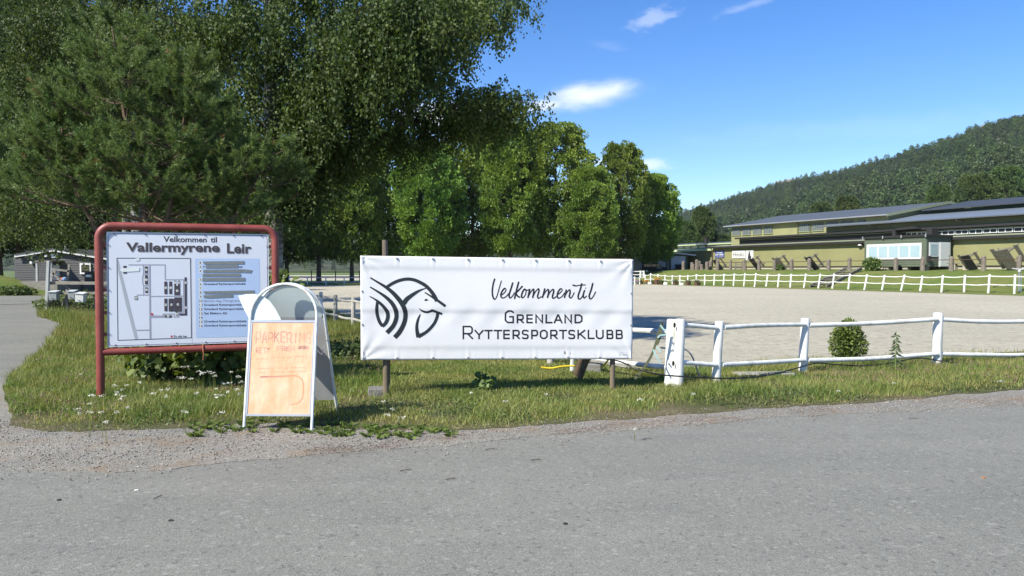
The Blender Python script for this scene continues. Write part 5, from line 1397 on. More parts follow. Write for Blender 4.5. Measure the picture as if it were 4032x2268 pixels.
gb = empty('electric_cabinet', P(*z4(1125, 893), 33), 0, 'dark grey metal cabinet with white label behind the mailboxes', 'cabinet')
m = MB(); m.box(-.19, .19, -.15, .15, -.1, .78); m.build('body', mat('cabinet_grey', (0.035, 0.038, 0.042), var=.1), gb, bevel=.02)
m = MB(); m.box(-.26, .26, -.2, .2, .782, .83); m.build('roof', mat('cabinet_grey', (0.035, 0.038, 0.042)), gb)
m = MB(); m.box(-.12, .12, -.165, -.153, .58, .68); m.build('label_plate', mbox_w, gb)

# ------------------------------------------------------------------ grey timber house beyond the lane
YH = 50.0
hz_l = P(62, 1110, YH); hs = empty('grey_house', (P(150, 1110, YH).x, YH, .35), 0.0, 'dark grey timber house with low white-edged roof behind the mailboxes', 'house')
siding = mat('grey_siding', (0.088, 0.088, 0.090), rough=0.8, var=0.12, scale=3, stretch=(.5, 1, 4))
white_trim = mat('white_trim', (0.66, 0.66, 0.66), rough=0.55, var=0.05)
hx = lambda x: P(z4(x, 0)[0], 1060, YH).x - hs.location.x
hzz = lambda y: P(200, z4(0, y)[1], YH).z - hs.location.z
HX0, HX1, HXR = hx(175), hx(1500), hx(690)
def roof_z(x): return hzz(405) - abs(x - HXR) * (hzz(405) - hzz(468)) / (HXR - hx(290))
m = MB(); m.prism([(HX0, -.6), (HX1, -.6), (HX1, roof_z(HX1) - .1), (HXR, roof_z(HXR) - .1), (HX0, roof_z(HX0) - .1)], lambda x, y, sd: (x, .12 + sd * 9, y)); m.build('wall', mat('house_wall', (0.09, 0.09, 0.095), var=.1), hs)
z = -.3; k = 0
bh = .155
while z < roof_z(HXR) - .15:
    # board clipped under the slope of the gable
    zt = z + bh * .93
    xa, xb = HX0, HX1
    sl = (hzz(405) - hzz(468)) / (HXR - hx(290))
    lim = (roof_z(HXR) - .12 - zt) / sl
    xa, xb = max(xa, HXR - lim), min(xb, HXR + lim)
    if xb - xa > .3:
        m = MB(); m.add([(xa, .03, z), (xb, .03, z), (xb, .1, z), (xa, .1, z), (xa, .055, zt), (xb, .055, zt), (xb, .1, zt), (xa, .1, zt)], [(0, 1, 2, 3), (4, 5, 6, 7), (0, 1, 5, 4), (1, 2, 6, 5), (2, 3, 7, 6), (3, 0, 4, 7)]); m.build('siding_board', siding, hs)
    z += bh
for xa, xb in ((hx(215), HXR), (HXR, HX1 + .4)):
    m = MB(); m.prism([(xa, roof_z(xa) - .02), (xb, roof_z(xb) - .02), (xb, roof_z(xb) + .13), (xa, roof_z(xa) + .13)], lambda x, y, sd: (x, -.28 + sd * .05, y)); m.build('barge_board', white_trim, hs)
    m = MB(); m.prism([(xa, roof_z(xa) + .132), (xb, roof_z(xb) + .132), (xb, roof_z(xb) + .2), (xa, roof_z(xa) + .2)], lambda x, y, sd: (x, -.34 + sd * 9.6, y)); m.build('roof', mat('bitumen_roof', (0.05, 0.05, 0.052), var=.2), hs)
def rect_part(name, x0, x1, y0, y1, d0, d1, material, parent=hs):
    m = MB(); m.box(hx(x0), hx(x1), d0, d1, hzz(y1), hzz(y0)); return m.build(name, material, parent)
vent = rect_part('vent', 645, 722, 440, 488, -.05, .02, white_trim); rect_part('vent_grille', 655, 713, 450, 480, -.06, -.052, alu, vent)
dglass = mat('dark_glass', (0.012, 0.015, 0.018), rough=0.08, var=0.0, spec=0.6)
rect_part('door', 640, 742, 580, 760, -.05, .03, mat('pale_door', (0.42, 0.43, 0.42), var=.08)); rect_part('door_frame', 628, 754, 566, 578, -.08, .03, mat('house_wall', (0.09, 0.09, 0.095)))
wn1 = rect_part('window', 995, 1130, 555, 690, -.06, .02, white_trim); rect_part('pane', 1015, 1115, 575, 668, -.075, -.062, dglass, wn1)
m = MB(); m.box(hx(585), hx(790), -1.3, .02, hzz(545), hzz(522)); m.build('porch_roof', mat('old_shingle', (0.12, 0.105, 0.09), var=.2), hs)
for x in (600, 772):
    m = MB(); m.box(hx(x) - .06, hx(x) + .06, -1.25, -1.13, -.5, hzz(545)); m.build('porch_post', grey_post, hs)
for x, y in ((585, 462), (400, 548)):
    m = MB(); m.box(hx(x) - .09, hx(x) + .09, -.16, .02, hzz(y) - .09, hzz(y) + .07); m.build('wall_lamp', white_trim, hs, bevel=.02)
m = MB(); m.tube([(hx(728), .8, hzz(400) - .1), (hx(728), .8, hzz(290))], .06, 8); m.build('roof_mast', mat('mast_paint', (.5, .48, .36), var=.1), hs, smooth=True)
m = MB(); m.box(hx(560), hx(1000), -2.6, .02, -.6, hzz(775)); m.build('porch_deck', old_wood, hs)
for (x, y, r, c_, lab) in ((775, 752, .22, (.5, .5, .48), 'pale sack lying on the porch of the grey house'), (880, 750, .16, (.45, .12, .04), 'orange bag on the porch of the grey house'), (905, 755, .17, (.2, .3, .5), 'bluish bag on the porch of the grey house')):
    bm = bmesh.new(); bmesh.ops.create_icosphere(bm, subdivisions=2, radius=r); r_ = random.Random(x)
    for v in bm.verts: v.co *= r_.uniform(.82, 1.12); v.co.z *= .8
    me = bpy.data.meshes.new('bag'); bm.to_mesh(me); bm.free()
    o = obj('bag', me, mat('bag_%d' % x, c_, var=.15)); o.location = Vector(hs.location) + Vector((hx(x), -1.0, hzz(775) + r * .75)); tag(o, lab, 'bag')
# tall-grass mound left of the house
mv, mf = [], []
for i in range(25):
    for j in range(13):
        x = -40 + i * 20 / 24; y = 43.6 + j * 10 / 12
        z = 1.25 * math.exp(-((x + 32.6) / 2.6) ** 2 - ((y - 47.6) / 2.2) ** 2) * (1 + .12 * math.sin(x * 3) * math.cos(y * 2)) - .04
        mv.append((x, y, z))
for i in range(24):
    for j in range(12): mf.append((i * 13 + j, (i + 1) * 13 + j, (i + 1) * 13 + j + 1, i * 13 + j + 1))
mm_ = MB(); mm_.add(mv, mf); mo = mm_.build('grass_mound', ground_mat('bank_turf', 'bank'), smooth=True); mo['kind'] = 'structure'

# ------------------------------------------------------------------ the halls
olive = mat('olive_sheet_wall', (0.262, 0.252, 0.118), rough=0.6, var=0.10, scale=0.35, c2=(0.24, 0.23, 0.105), c2amt=.4, c2scale=.5, wave=('X', 9.0, .006), coords='Object')
olive2 = mat('pale_olive_wall', (0.28, 0.275, 0.135), rough=0.65, var=0.12, scale=.5, c2=(.23, .23, .125), c2amt=.4, c2scale=.7)
dk_olive = mat('dark_olive_wall', (0.10, 0.105, 0.065), rough=0.7, var=0.1, scale=.5)  # dark olive; on the upper storey it holds the eave's shade
roof_grey = mat('grey_roof_sheet', (0.085, 0.093, 0.10), rough=0.55, var=0.10, scale=.4, wave=('X', 2.2, .02))
roof_blue = mat('blue_grey_roof', (0.145, 0.168, 0.195), rough=0.45, var=0.06, scale=.3, spec=.5)
roof_dark = mat('dark_roof', (0.045, 0.05, 0.055), rough=0.6, var=0.15, scale=.5)
fascia_lt = mat('light_green_fascia', (0.26, 0.29, 0.18), rough=0.6, var=0.08, scale=.8)
fascia_dk = mat('dark_brown_fascia', (0.028, 0.026, 0.026), rough=0.6, var=0.12)
black_band = mat('black_sheet_band', (0.022, 0.022, 0.028), rough=0.6, var=0.15)
found = mat('foundation', (0.36, 0.33, 0.27), rough=0.9, var=0.15, scale=1)
dgreen = mat('dark_green_wall', (0.025, 0.055, 0.038), rough=0.7, var=0.15, scale=.6)
pane_dull = mat('dull_sheet_pane', (0.13, 0.15, 0.15), rough=0.35, var=0.2, scale=2, c2=(.10, .115, .12), c2amt=.5, c2scale=3)
pane_dark = mat('clerestory_glass', (0.03, 0.035, 0.04), rough=0.12, var=.1, spec=.6)
hall_rz = math.atan2(U.y, U.x)
def hall(name, s0, label):
    q = H(s0, 0); return empty(name, (q.x, q.y, 0), hall_rz, label, 'hall')
# local x = along the wall, local y = behind it, z up
def hbox(name, parent, x0, x1, y0, y1, z0, z1, material, bevel=0):
    m = MB(); m.box(x0, x1, y0, y1, z0, z1); return m.build(name, material, parent, bevel=bevel)
def hroof(name, parent, x0, x1, ya, za, yb, zb, th, material):
    m = MB(); m.prism([(ya, za), (yb, zb), (yb, zb - th), (ya, za - th)], lambda y, z, sd: (x0 if sd == 0 else x1, y, z)); return m.build(name, material, parent)
# low front wing
w1 = hall('stable_wing', 0, 'long low olive stable wing with dark eave behind the posts')
hbox('wall', w1, 0, 66, 0, 2.0, 1.78, 3.95, olive); hbox('foundation', w1, .05, 65.9, .04, 1.9, .9, 1.775, found)
hbox('base_strip', w1, 0, 66, -.03, .5, 1.72, 1.80, fascia_dk)
hroof('roof', w1, -.6, 66, -.40, 4.12, 2.05, 4.36, .06, fascia_lt)
hbox('fascia', w1, -.6, 66, -.44, -.402, 3.92, 4.14, fascia_dk); hbox('soffit', w1, -.55, 66, -.39, -.02, 3.95, 4.01, fascia_dk)
m = MB(); m.tube([(.05, -.12, 1.6), (.05, -.12, 3.7), (.05, -.36, 3.93)], .06, 8); m.build('downpipe', mat('rusty_pipe', (.10, .075, .055), var=.2), w1, smooth=True)
# stepped clerestory above the wing
w2 = hall('clerestory', 0, 'stepped black clerestory above the stable wing, with white windows at right')
hbox('wall', w2, 2.2, 66, 2.06, 3.4, 4.15, 5.02, black_band)
hroof('roof', w2, 1.9, 66, 1.62, 5.16, 4.0, 5.32, .05, fascia_lt)
hbox('fascia', w2, 1.9, 66, 1.58, 1.618, 4.98, 5.17, fascia_dk); hbox('trim_line', w2, 2.0, 66, 1.90, 2.05, 4.86, 4.90, fascia_lt)
def s_at(px, d):
    a = (px - CX) / FPX; o = H(0, d); return (a * o.y - o.x) / (U.x - a * U.y)
for x0, x1 in [(996, 1142), (1148, 1262), (1345, 1470), (1478, 1640), (1655, 1822), (1838, 2012), (2025, 2208), (2222, 2416), (2432, 2650), (2668, 2900)]:
    a, b = s_at(z8(x0, 0)[0], 2.0), s_at(z8(x1, 0)[0], 2.0)
    f = hbox('window', w2, a, b, 1.98, 2.058, 4.46, 4.82, white_trim); mid = (a + b) / 2
    for c0, c1 in ((a + .06, mid - .04), (mid + .04, b - .06)): hbox('pane', f, c0, c1, 1.965, 1.978, 4.515, 4.765, pane_dark)
hbox('duct', w2, s_at(z8(850, 0)[0], 1.4), s_at(z8(890, 0)[0], 1.4), 1.0, 1.6, 4.2, 5.0, fascia_dk); hbox('roof_unit', w2, s_at(z8(1278, 0)[0], .6), s_at(z8(1350, 0)[0], .6), .5, 1.3, 4.3, 5.0, fascia_dk)
m = MB(); m.prism([(s_at(z8(850, 0)[0], 1.4), 5.02), (s_at(z8(900, 0)[0], 1.4), 5.2), (s_at(z8(1090, 0)[0], 1.4), 5.3), (s_at(z8(1180, 0)[0], 1.4), 5.1)], lambda x, z, sd: (x, 1.0 + .55 * sd, z)); m.build('duct_cover', fascia_dk, w2)
# tall hall with the row of window panels and the gable
w3 = hall('riding_hall', 0, 'tall olive riding hall with grey roof, panel windows and timber gable')
SG = 20.3; ez, rzg = 6.72, 8.18
hbox('wall', w3, -1.4, SG, 4.05, 20, 1.9, ez, olive2)
m = MB(); m.prism([(4.05, ez - 1.4), (21.4, ez - 1.4), (21.4, ez), (12.7, rzg), (4.05, ez)], lambda y, z, sd: (SG + .002 + .05 * sd, y, z)); m.build('gable', fascia_lt, w3)
for i in range(16):
    z0 = ez - 1.35 + i * .18
    lim = 8.6 if z0 < ez else 8.6 * (rzg - z0 - .17) / (rzg - ez)
    if lim > .3: hbox('gable_board', w3, SG + .054, SG + .075 + .012 * (i % 2), 12.7 - lim, 12.7 + lim, z0, z0 + .165, mat('gable_timber', (0.22, 0.225, 0.12), var=.15, scale=3, stretch=(1, .4, 5)))
hroof('roof', w3, -2.2, SG + .35, 3.55, ez + .06, 12.7, rzg + .14, .08, roof_grey); hroof('roof', w3, -2.2, SG + .35, 12.7, rzg + .14, 21.9, ez + .06, .08, roof_grey)
hbox('eave', w3, -2.2, SG + .35, 3.45, 3.548, ez - .07, ez + .05, alu)
hroof('verge_board', w3, SG + .352, SG + .40, 3.5, ez + .08, 12.7, rzg + .16, .26, fascia_lt); hroof('verge_board', w3, SG + .352, SG + .40, 12.7, rzg + .16, 21.9, ez + .08, .26, fascia_lt)
for x0, x1 in ((820, 928), (955, 1065), (1095, 1210), (1238, 1355), (1712, 1852), (1886, 2032), (2075, 2222), (2268, 2428), (2500, 2590)):
    a, b = s_at(z7(x0, 0)[0], 4.0), s_at(z7(x1, 0)[0], 4.0)
    f = hbox('window', w3, a, b, 3.98, 4.048, 5.62, 6.42, pane_dull); hbox('sill', f, a - .06, b + .06, 3.94, 4.048, 5.54, 5.61, fascia_lt)
    n = 5
    for i in range(1, n): hbox('glazing_bar', f, a + (b - a) * i / n - .025, a + (b - a) * i / n + .025, 3.965, 3.978, 5.64, 6.4, mat('bar_grey', (.19, .21, .21), var=.1))
for px in (z7(1690, 0)[0], z7(1862, 0)[0]):
    x = s_at(px, 3.9); m = MB(); m.tube([(x, 3.6, ez - .02), (x, 3.92, ez - .35), (x, 3.92, 5.35)], .045, 6); m.build('downpipe', dk_olive, w3, smooth=True)
# lean-to with the blue-grey roof
w4 = hall('blue_roof_shed', 0, 'olive upper storey, colour darkened for eave shade, under the long blue-grey roof at right')
hbox('wall', w4, 13.9, 66, 3.05, 3.95, 5.15, 5.80, dk_olive); hbox('wall', w4, SG + .5, 66, 3.96, 7.9, 5.0, 5.9, dk_olive)  # olive walls, shade of the eave put into the darker colour
hroof('roof', w4, 13.3, SG + .42, 2.35, 5.92, 4.0, 6.19, .07, roof_blue); hroof('roof', w4, SG + .42, 66, 2.35, 5.92, 8.0, 6.84, .07, roof_blue)
hbox('gutter', w4, 13.3, 66, 2.26, 2.348, 5.80, 5.90, roof_grey)
for px in (z8(495, 0)[0], z8(1665, 0)[0]):
    x = s_at(px, 2.4); m = MB(); m.tube([(x, 2.34, 5.8), (x, 2.36, 5.72), (x + .3, 2.95, 5.45)], .05, 6); m.build('downpipe', roof_grey, w4, smooth=True)
w5 = hall('dark_roof_hall', 0, 'dark green hall with near-black roof at the upper right')
hbox('wall', w5, 21.9, 66, 8.05, 20, 1.9, 7.12, dgreen)
hroof('roof', w5, 21.4, 66, 7.45, 7.22, 14.2, 8.32, .09, roof_dark); hroof('roof', w5, 21.4, 66, 14.2, 8.32, 21, 7.22, .09, roof_dark)
# further low building left of the wing
w6 = hall('low_green_building', 0, 'low pale green timber building behind the shed, left of the olive wing')
hbox('wall', w6, -34, -.6, 3.1, 8, 1.2, 3.85, mat('pale_green_board', (0.25, 0.26, 0.13), var=.12, scale=2, stretch=(.4, 1, 5)))
for i in range(15): hbox('wall_board', w6, -20, -.62, 3.04 + .02 * (i % 2), 3.098, 1.35 + i * .165, 1.35 + i * .165 + .15, mat('pale_green_plank', (0.26, 0.265, 0.13), var=.18, scale=1.2, stretch=(.5, 1, 8), c2=(.32, .25, .13), c2amt=.25, c2scale=1.5))
hroof('roof', w6, -34, -.4, 2.3, 4.02, 5.0, 4.2, .06, fascia_lt); hbox('fascia', w6, -34, -.4, 2.26, 2.298, 3.78, 4.03, mat('lime_fascia', (0.42, 0.47, 0.26), var=.06)); hbox('soffit', w6, -34, -.4, 2.31, 3.0, 3.8, 3.84, fascia_dk)
hbox('clerestory_wall', w6, -34, -.3, 5.05, 7, 4.1, 4.66, fascia_lt)
for i in range(18): hbox('pane', w6, -28 + i * 1.5, -28 + i * 1.5 + 1.1, 5.0, 5.048, 4.26, 4.60, mat('pale_sky_glass', (.30, .36, .36), rough=.15, var=.2, scale=1.5, spec=.6))
hroof('upper_roof', w6, -34, -.2, 4.4, 4.72, 9, 5.15, .07, roof_grey); hbox('upper_fascia', w6, -34, -.2, 4.36, 4.398, 4.62, 4.76, mat('lime_fascia', (0.42, 0.47, 0.26)))
m = MB(); m.tube([(-9, 6.5, 4.7), (-9, 6.5, 5.5), (-9, 6.5, 5.75)], [.32, .32, .38], 10); m.build('roof_vent', fascia_dk, w6, smooth=True)

# signs on the olive wall
def wall_point(px, py, d): 
    s = s_at(px, d); q = H(s, d); return s, P(px, py, q.y).z
def wall_sign(name, x0, x1, y0, y1, material, label, cat='sign'):
    s0, za = wall_point(*z7(x0, y1), -.05); s1, zb = wall_point(*z7(x1, y0), -.05)
    q = H(s0, -.05); t = empty(name, (q.x, q.y, za), hall_rz, label, cat)
    w, h = s1 - s0, zb - za
    m = MB(); m.box(0, w, -.02, .035, 0, h); p = m.build('plate', material, t, bevel=.006)
    return t, p, w, h
sblue = mat('sign_blue', (0.022, 0.045, 0.20), rough=.4, var=.08); swhite = mat('sign_plain_white', (.68, .68, .66), rough=.45, var=.04)
t, p, w, h = wall_sign('blue_sign', 593, 715, 806, 902, sblue, 'dark blue sign with white lettering on the olive wall')
fr3 = lambda w, h: (lambda x, y, d: (x * w, -.024 - d, y * h))
m = MB()
text_into('ROLF GRENS', (.06, .94, .60, .36), fr3(w, h), 0, m, .03)
rl_ = random.Random(5)
for x0, x1, y0, y1 in ((.16, .52, .70, .84), (.56, .84, .70, .84), (.06, .42, .12, .20), (.47, .94, .12, .20)):      # two lines too small to read: short strokes
    x = x0
    while x < x1:
        m.add([fr3(w, h)(a, b, 0) for a, b in ((x, y0), (x + .022, y0), (x + .022, y1 - rl_.choice((0, .03))), (x, y1 - rl_.choice((0, .03))))], [(0, 1, 2, 3)]); x += rl_.uniform(.03, .045)
m.build('lettering', swhite, p, fix=False)
t, p, w, h = wall_sign('white_sign', 822, 995, 799, 905, swhite, 'white sign reading Hööks on the olive wall')
m = MB(); text_into('Hööks', (.09, .9, .80, .20), fr3(w, h), 0, m, .012); m.build('lettering', mat('sign_charcoal', (.05, .055, .05), var=.1), p, fix=False)
t, p, w, h = wall_sign('emblem_sign', 1003, 1103, 796, 936, swhite, 'white sign with black rider emblem in an arch beside the lettered sign')
m = MB(); f3 = fr3(w, h)
arc = [(.08, .28)] + [(.5 - .42 * math.cos(a), .50 + .42 * math.sin(a)) for a in np.linspace(0, math.pi, 13)] + [(.92, .28)]
ribbon(arc, [.035] * len(arc), 0, m, f3)
m.add([f3(x, y, .002) for x, y in ((.28, .18), (.30, .42), (.36, .56), (.34, .68), (.42, .72), (.40, .82), (.50, .88), (.60, .80), (.55, .70), (.64, .62), (.60, .50), (.72, .46), (.78, .34), (.72, .18))], [tuple(range(14))])
m.add([f3(x, y, .004) for x, y in ((.1, .13), (.9, .13), (.9, .18), (.1, .18))], [(0, 1, 2, 3)]); m.add([f3(x, y, .004) for x, y in ((.2, .03), (.8, .03), (.8, .08), (.2, .08))], [(0, 1, 2, 3)])
m.build('emblem', ink2, p, fix=False)
s0, zl_ = wall_point(*z8(385, 728), -.2); q = H(s0, -.2); lt = empty('wall_lamp', (q.x, q.y, zl_), hall_rz, 'white dome lamp on a bracket on the olive wall left of the cabin', 'lamp')
m = MB(); m.tube([(0, 0, .10), (0, 0, .06), (0, 0, -.04)], [.05, .16, .22], 12); m.build('shade', white_trim, lt, smooth=True); m = MB(); m.box(-.28, .28, -.03, .18, -.1, -.05); m.build('bracket', mat('rusty_pipe', (.1, .075, .055)), lt)

# green cabin with white windows in front of the wing
c0 = H(24.0, -3.5); cb_ = empty('judges_cabin', (c0.x, c0.y, 1.72), hall_rz, 'dark green cabin with a row of white windows and white door', 'cabin')
cgreen = mat('cabin_green', (0.098, 0.118, 0.082), rough=.6, var=.08, scale=2)
CW, CD, CH = 5.9, 3.0, 2.42
hbox('wall', cb_, .02, CW - .02, .02, CD, .0, CH, mat('cabin_core', (.07, .085, .06), var=.05))
nb = 14
for i in range(nb):
    z0 = i * CH / nb; z1 = z0 + CH / nb * .93
    m = MB(); m.add([(0, -.012, z0), (CW, -.012, z0), (CW, .018, z0), (0, .018, z0), (0, .008, z1), (CW, .008, z1), (CW, .018, z1), (0, .018, z1)], [(0, 1, 2, 3), (4, 5, 6, 7), (0, 1, 5, 4), (1, 2, 6, 5), (2, 3, 7, 6), (3, 0, 4, 7)]); m.build('siding_board', cgreen, cb_)
    m = MB(); m.add([(CW + .012, 0, z0), (CW + .012, CD, z0), (CW - .018, CD, z0), (CW - .018, 0, z0), (CW - .008, 0, z1), (CW - .008, CD, z1), (CW - .018, CD, z1), (CW - .018, 0, z1)], [(0, 1, 2, 3), (4, 5, 6, 7), (0, 1, 5, 4), (1, 2, 6, 5), (2, 3, 7, 6), (3, 0, 4, 7)]); m.build('siding_board', cgreen, cb_)
hbox('roof', cb_, -.12, CW + .14, -.14, CD + .05, CH + .002, CH + .17, fascia_dk)
for x in (-.06, CW * .33, CW * .63, CW + .02): hbox('roof_bracket', cb_, x - .05, x + .05, -.18, -.142, CH - .05, CH + .2, alu)
wz0, wz1, wx0, wx1 = .62, 1.92, .26, CW - .42
wf = hbox('window_band', cb_, wx0, wx1, -.05, -.014, wz0, wz1, white_trim)
glass_pale = mat('blinded_glass', (0.32, 0.43, 0.47), rough=.12, var=.05, scale=1.5, spec=.6)
n = 5; ww = (wx1 - wx0 - .2) / n
for i in range(n):
    a = wx0 + .14 + i * ww; hbox('pane', wf, a + .07, a + ww - .07, -.064, -.052, wz0 + .16, wz1 - .18, glass_pale)
sw = hbox('side_window', cb_, CW + .014, CW + .05, .28, 1.42, .80, 1.95, white_trim); hbox('pane', sw, CW + .052, CW + .064, .44, 1.26, .92, 1.80, glass_pale)
dr = hbox('door', cb_, CW + .014, CW + .06, 1.50, 2.86, -.02, 1.98, white_trim); hbox('door_leaf', dr, CW + .062, CW + .08, 1.62, 2.74, .04, 1.9, mat('door_white', (.60, .61, .60), var=.04)); hbox('handle', dr, CW + .082, CW + .13, 2.58, 2.64, .86, .98, steel)
hbox('letter_box', cb_, CW + .014, CW + .2, .0, .3, .55, .85, fascia_dk)
for x in (.4, 2.1, 3.9, 5.5): hbox('support_block', cb_, x - .22, x + .22, .1, .6, -.34, -.002, found)

# stone posts with an iron bar along the bank top
stone = mat('granite_post', (0.20, 0.17, 0.14), rough=.95, var=.3, scale=4, bump=.4, bscale=14, c2=(.13, .11, .095), c2amt=.4, c2scale=6, coords='World')
iron = mat('rusty_iron', (0.075, 0.040, 0.030), rough=.7, var=.2)
sp_ = empty('stone_post_fence', H(20, -4, 1.35), 0, 'row of granite posts joined by an iron bar on the bank', 'fence')
pxs = [2825, 2876, 2931, 2988, 3049, 3116, 3186, 3262, 3344, 3428, 3527, 3632, 3745, 3872, 4012, 4170]
prevq = None
for i, px in enumerate(pxs):
    s = s_at(px, -4.2); q = H(s, -4.2, bank_z(s, -4.2)); r_ = random.Random(i)
    m = MB(); w = r_.uniform(.155, .20); hh = r_.uniform(1.02, 1.16); o_ = q - Vector(sp_.location)
    ring = []
    for zz, k in ((-.3, 1.05), (0.02, 1.04), (hh * .5, .98), (hh - .10, 1.0), (hh, .62)):
        ring.append([(o_.x + w * k * (math.cos(a) + r_.uniform(-.07, .07)), o_.y + w * k * (math.sin(a) + r_.uniform(-.07, .07)), o_.z + zz + r_.uniform(-.02, .02)) for a in [math.pi / 8 + math.pi / 4 * j for j in range(8)]])
    vs_ = [v for rr in ring for v in rr]; fs = [(a * 8 + j, a * 8 + (j + 1) % 8, (a + 1) * 8 + (j + 1) % 8, (a + 1) * 8 + j) for a in range(4) for j in range(8)] + [tuple(32 + j for j in range(8))]
    m.add(vs_, fs); m.build('stone_post', stone, sp_)
    top = o_ + Vector((0, 0, .86))
    if prevq is not None:
        m = MB(); m.tube([prevq, top], .032, 6); m.build('iron_bar', iron, sp_, smooth=True)
    prevq = top
for i, (x, y, hh) in enumerate(((1290, 625, 1.05), (1460, 625, .7), (1545, 632, 1.05), (1615, 590, 1.2), (1665, 605, .65), (1815, 645, 1.1), (1860, 640, .95), (1435, 560, .9))):
    px, py = 2480 + x * 420 / 2576, 960 + y * 180 / 1104; s = s_at(px, -3.0); q = H(s, -3.0 + .4 * (i % 3), bank_z(s, -3.0)); r_ = random.Random(90 + i); w = .2
    m = MB(); vs_ = []
    for zz, k in ((-.3, 1.05), (0.02, 1.04), (hh * .5, .98), (hh - .08, 1.0), (hh, .6)): vs_ += [(w * k * (math.cos(a) + r_.uniform(-.07, .07)), w * k * (math.sin(a) + r_.uniform(-.07, .07)), zz) for a in [math.pi / 8 + math.pi / 4 * j for j in range(8)]]
    m.add(vs_, [(a * 8 + j, a * 8 + (j + 1) % 8, (a + 1) * 8 + (j + 1) % 8, (a + 1) * 8 + j) for a in range(4) for j in range(8)] + [tuple(32 + j for j in range(8))])
    o = m.build('stone_bollard', stone); o.location = q
    tag(o, ('leftmost granite post of the cluster, in front of the black bin', 'short second granite post of the cluster beside the shed', 'third granite post of the cluster beside the shed', 'tallest granite post in the middle of the cluster beside the shed', 'lowest granite post of the cluster, right of the tallest one', 'right granite post of the cluster, next to the low building', 'rightmost granite post of the cluster beside the shed', 'farthest granite post of the cluster, close to the shed wall')[i], 'bollard', 'granite posts beside the shed')

# picnic tables tipped on their sides
tw_ = mat('weathered_table_wood', (0.15, 0.135, 0.11), rough=.95, var=.3, scale=5, stretch=(6, .6, 6), c2=(.26, .24, .2), c2amt=.3)
tw_dark = mat('dark_shaded_table_wood', (0.026, 0.028, 0.026), rough=.9, var=.3, scale=5)  # dark tabletop wood with the shade of the overhang put into the colour
def picnic(px, py, d, scl, rz, lab, dark=False, tilt=-125):
    s = s_at(px, d); q = H(s, d, bank_z(s, d))
    t = empty('picnic_table', q, hall_rz + rz, lab, 'table', 'picnic tables tipped on their sides')
    el = Vector((-.2, -.6, .775)); ew = Vector((.98, -.12, .157)); en = Vector((0, -.786, -.612))
    M = Matrix(((ew.x, el.x, en.x, 0), (ew.y, el.y, en.y, 0), (ew.z, el.z, en.z, 0), (0, 0, 0, 1))) @ Matrix.Scale(scl, 4)
    lo = 1e9; parts = []
    L = 1.5
    for i in range(5): parts.append(('plank', (-.375 + i * .152, -.375 + i * .152 + .143, -L / 2, L / 2, .70, .74)))
    for sx in (-.82, .58): parts += [('bench_plank', (sx, sx + .24, -L / 2, L / 2, .41, .45))]
    objs = []
    for nm, b in parts:
        m = MB(); m.box(*b, m=M); objs.append((nm, m))
    for y in (-.5, .5):
        for sg in (-1, 1):
            m = MB(); m.bar(M @ Vector((sg * .25, y, .70)), M @ Vector((sg * .62, y, 0)), .045 * scl, .10 * scl, up=M.to_3x3() @ Vector((0, 1, 0))); objs.append(('leg', m))
        m = MB(); m.bar(M @ Vector((-.82, y + .05, .38)), M @ Vector((.82, y + .05, .38)), .045 * scl, .10 * scl); objs.append(('bearer', m))
        m = MB(); m.bar(M @ Vector((-.36, y + .05, .66)), M @ Vector((.36, y + .05, .66)), .045 * scl, .09 * scl); objs.append(('batten', m))
    lo = min(v[2] for _, m in objs for v in m.v)
    for nm, m in objs:
        m.v = [(v[0], v[1], v[2] - lo - .01) for v in m.v]; m.build(nm, tw_dark if (dark and nm == 'plank') else tw_, t)
# x local = along wall; the tops lean to the left
picnic(2840, 1060, -3.0, .92, .1, 'tipped picnic table below the blue sign', True)
picnic(2988, 1062, -3.0, .95, 0, 'tipped dark picnic table right of the emblem sign', True)
picnic(3085, 1062, -3.0, .98, .15, 'tipped grey picnic table left of the wall lamp, third from left')
picnic(3215, 1064, -3.0, 1.0, 0, 'tipped dark picnic table beside the top of the wooden steps', True)
picnic(3830, 1066, -3.0, .92, .1, 'tipped dark picnic table right of the white cabin door', True)
picnic(3985, 1066, -3.2, 1.22, .1, 'large grey tipped picnic table at the right edge')
s = s_at(2905, -3.0); pt = empty('pallet', H(s, -3.0, bank_z(s, -3)), hall_rz, 'wooden pallet leaning between the posts below the white sign', 'pallet')
for i in range(4): 
    m = MB(); m.box(-.6, .6, .02 * i, .02 * i + .025, .15 + i * .2, .27 + i * .2); m.build('slat', tw_, pt)
for x in (-.5, .45):
    m = MB(); m.bar((x, .1, 0), (x + .05, .12, .9), .06, .06); m.build('upright', tw_, pt)
s = s_at(3780, -2.2); bn = empty('log_bench', H(s, -2.2, bank_z(s, -2.2)), hall_rz, 'low bench on stone supports beside the cabin door', 'bench')
m = MB(); m.box(-1.0, 1.0, -.2, .2, .50, .57); m.build('seat', tw_, bn)
for x in (-.5, .5):
    m = MB(); m.box(x - .18, x + .18, -.17, .17, -.1, .50); m.build('leg', found, bn)

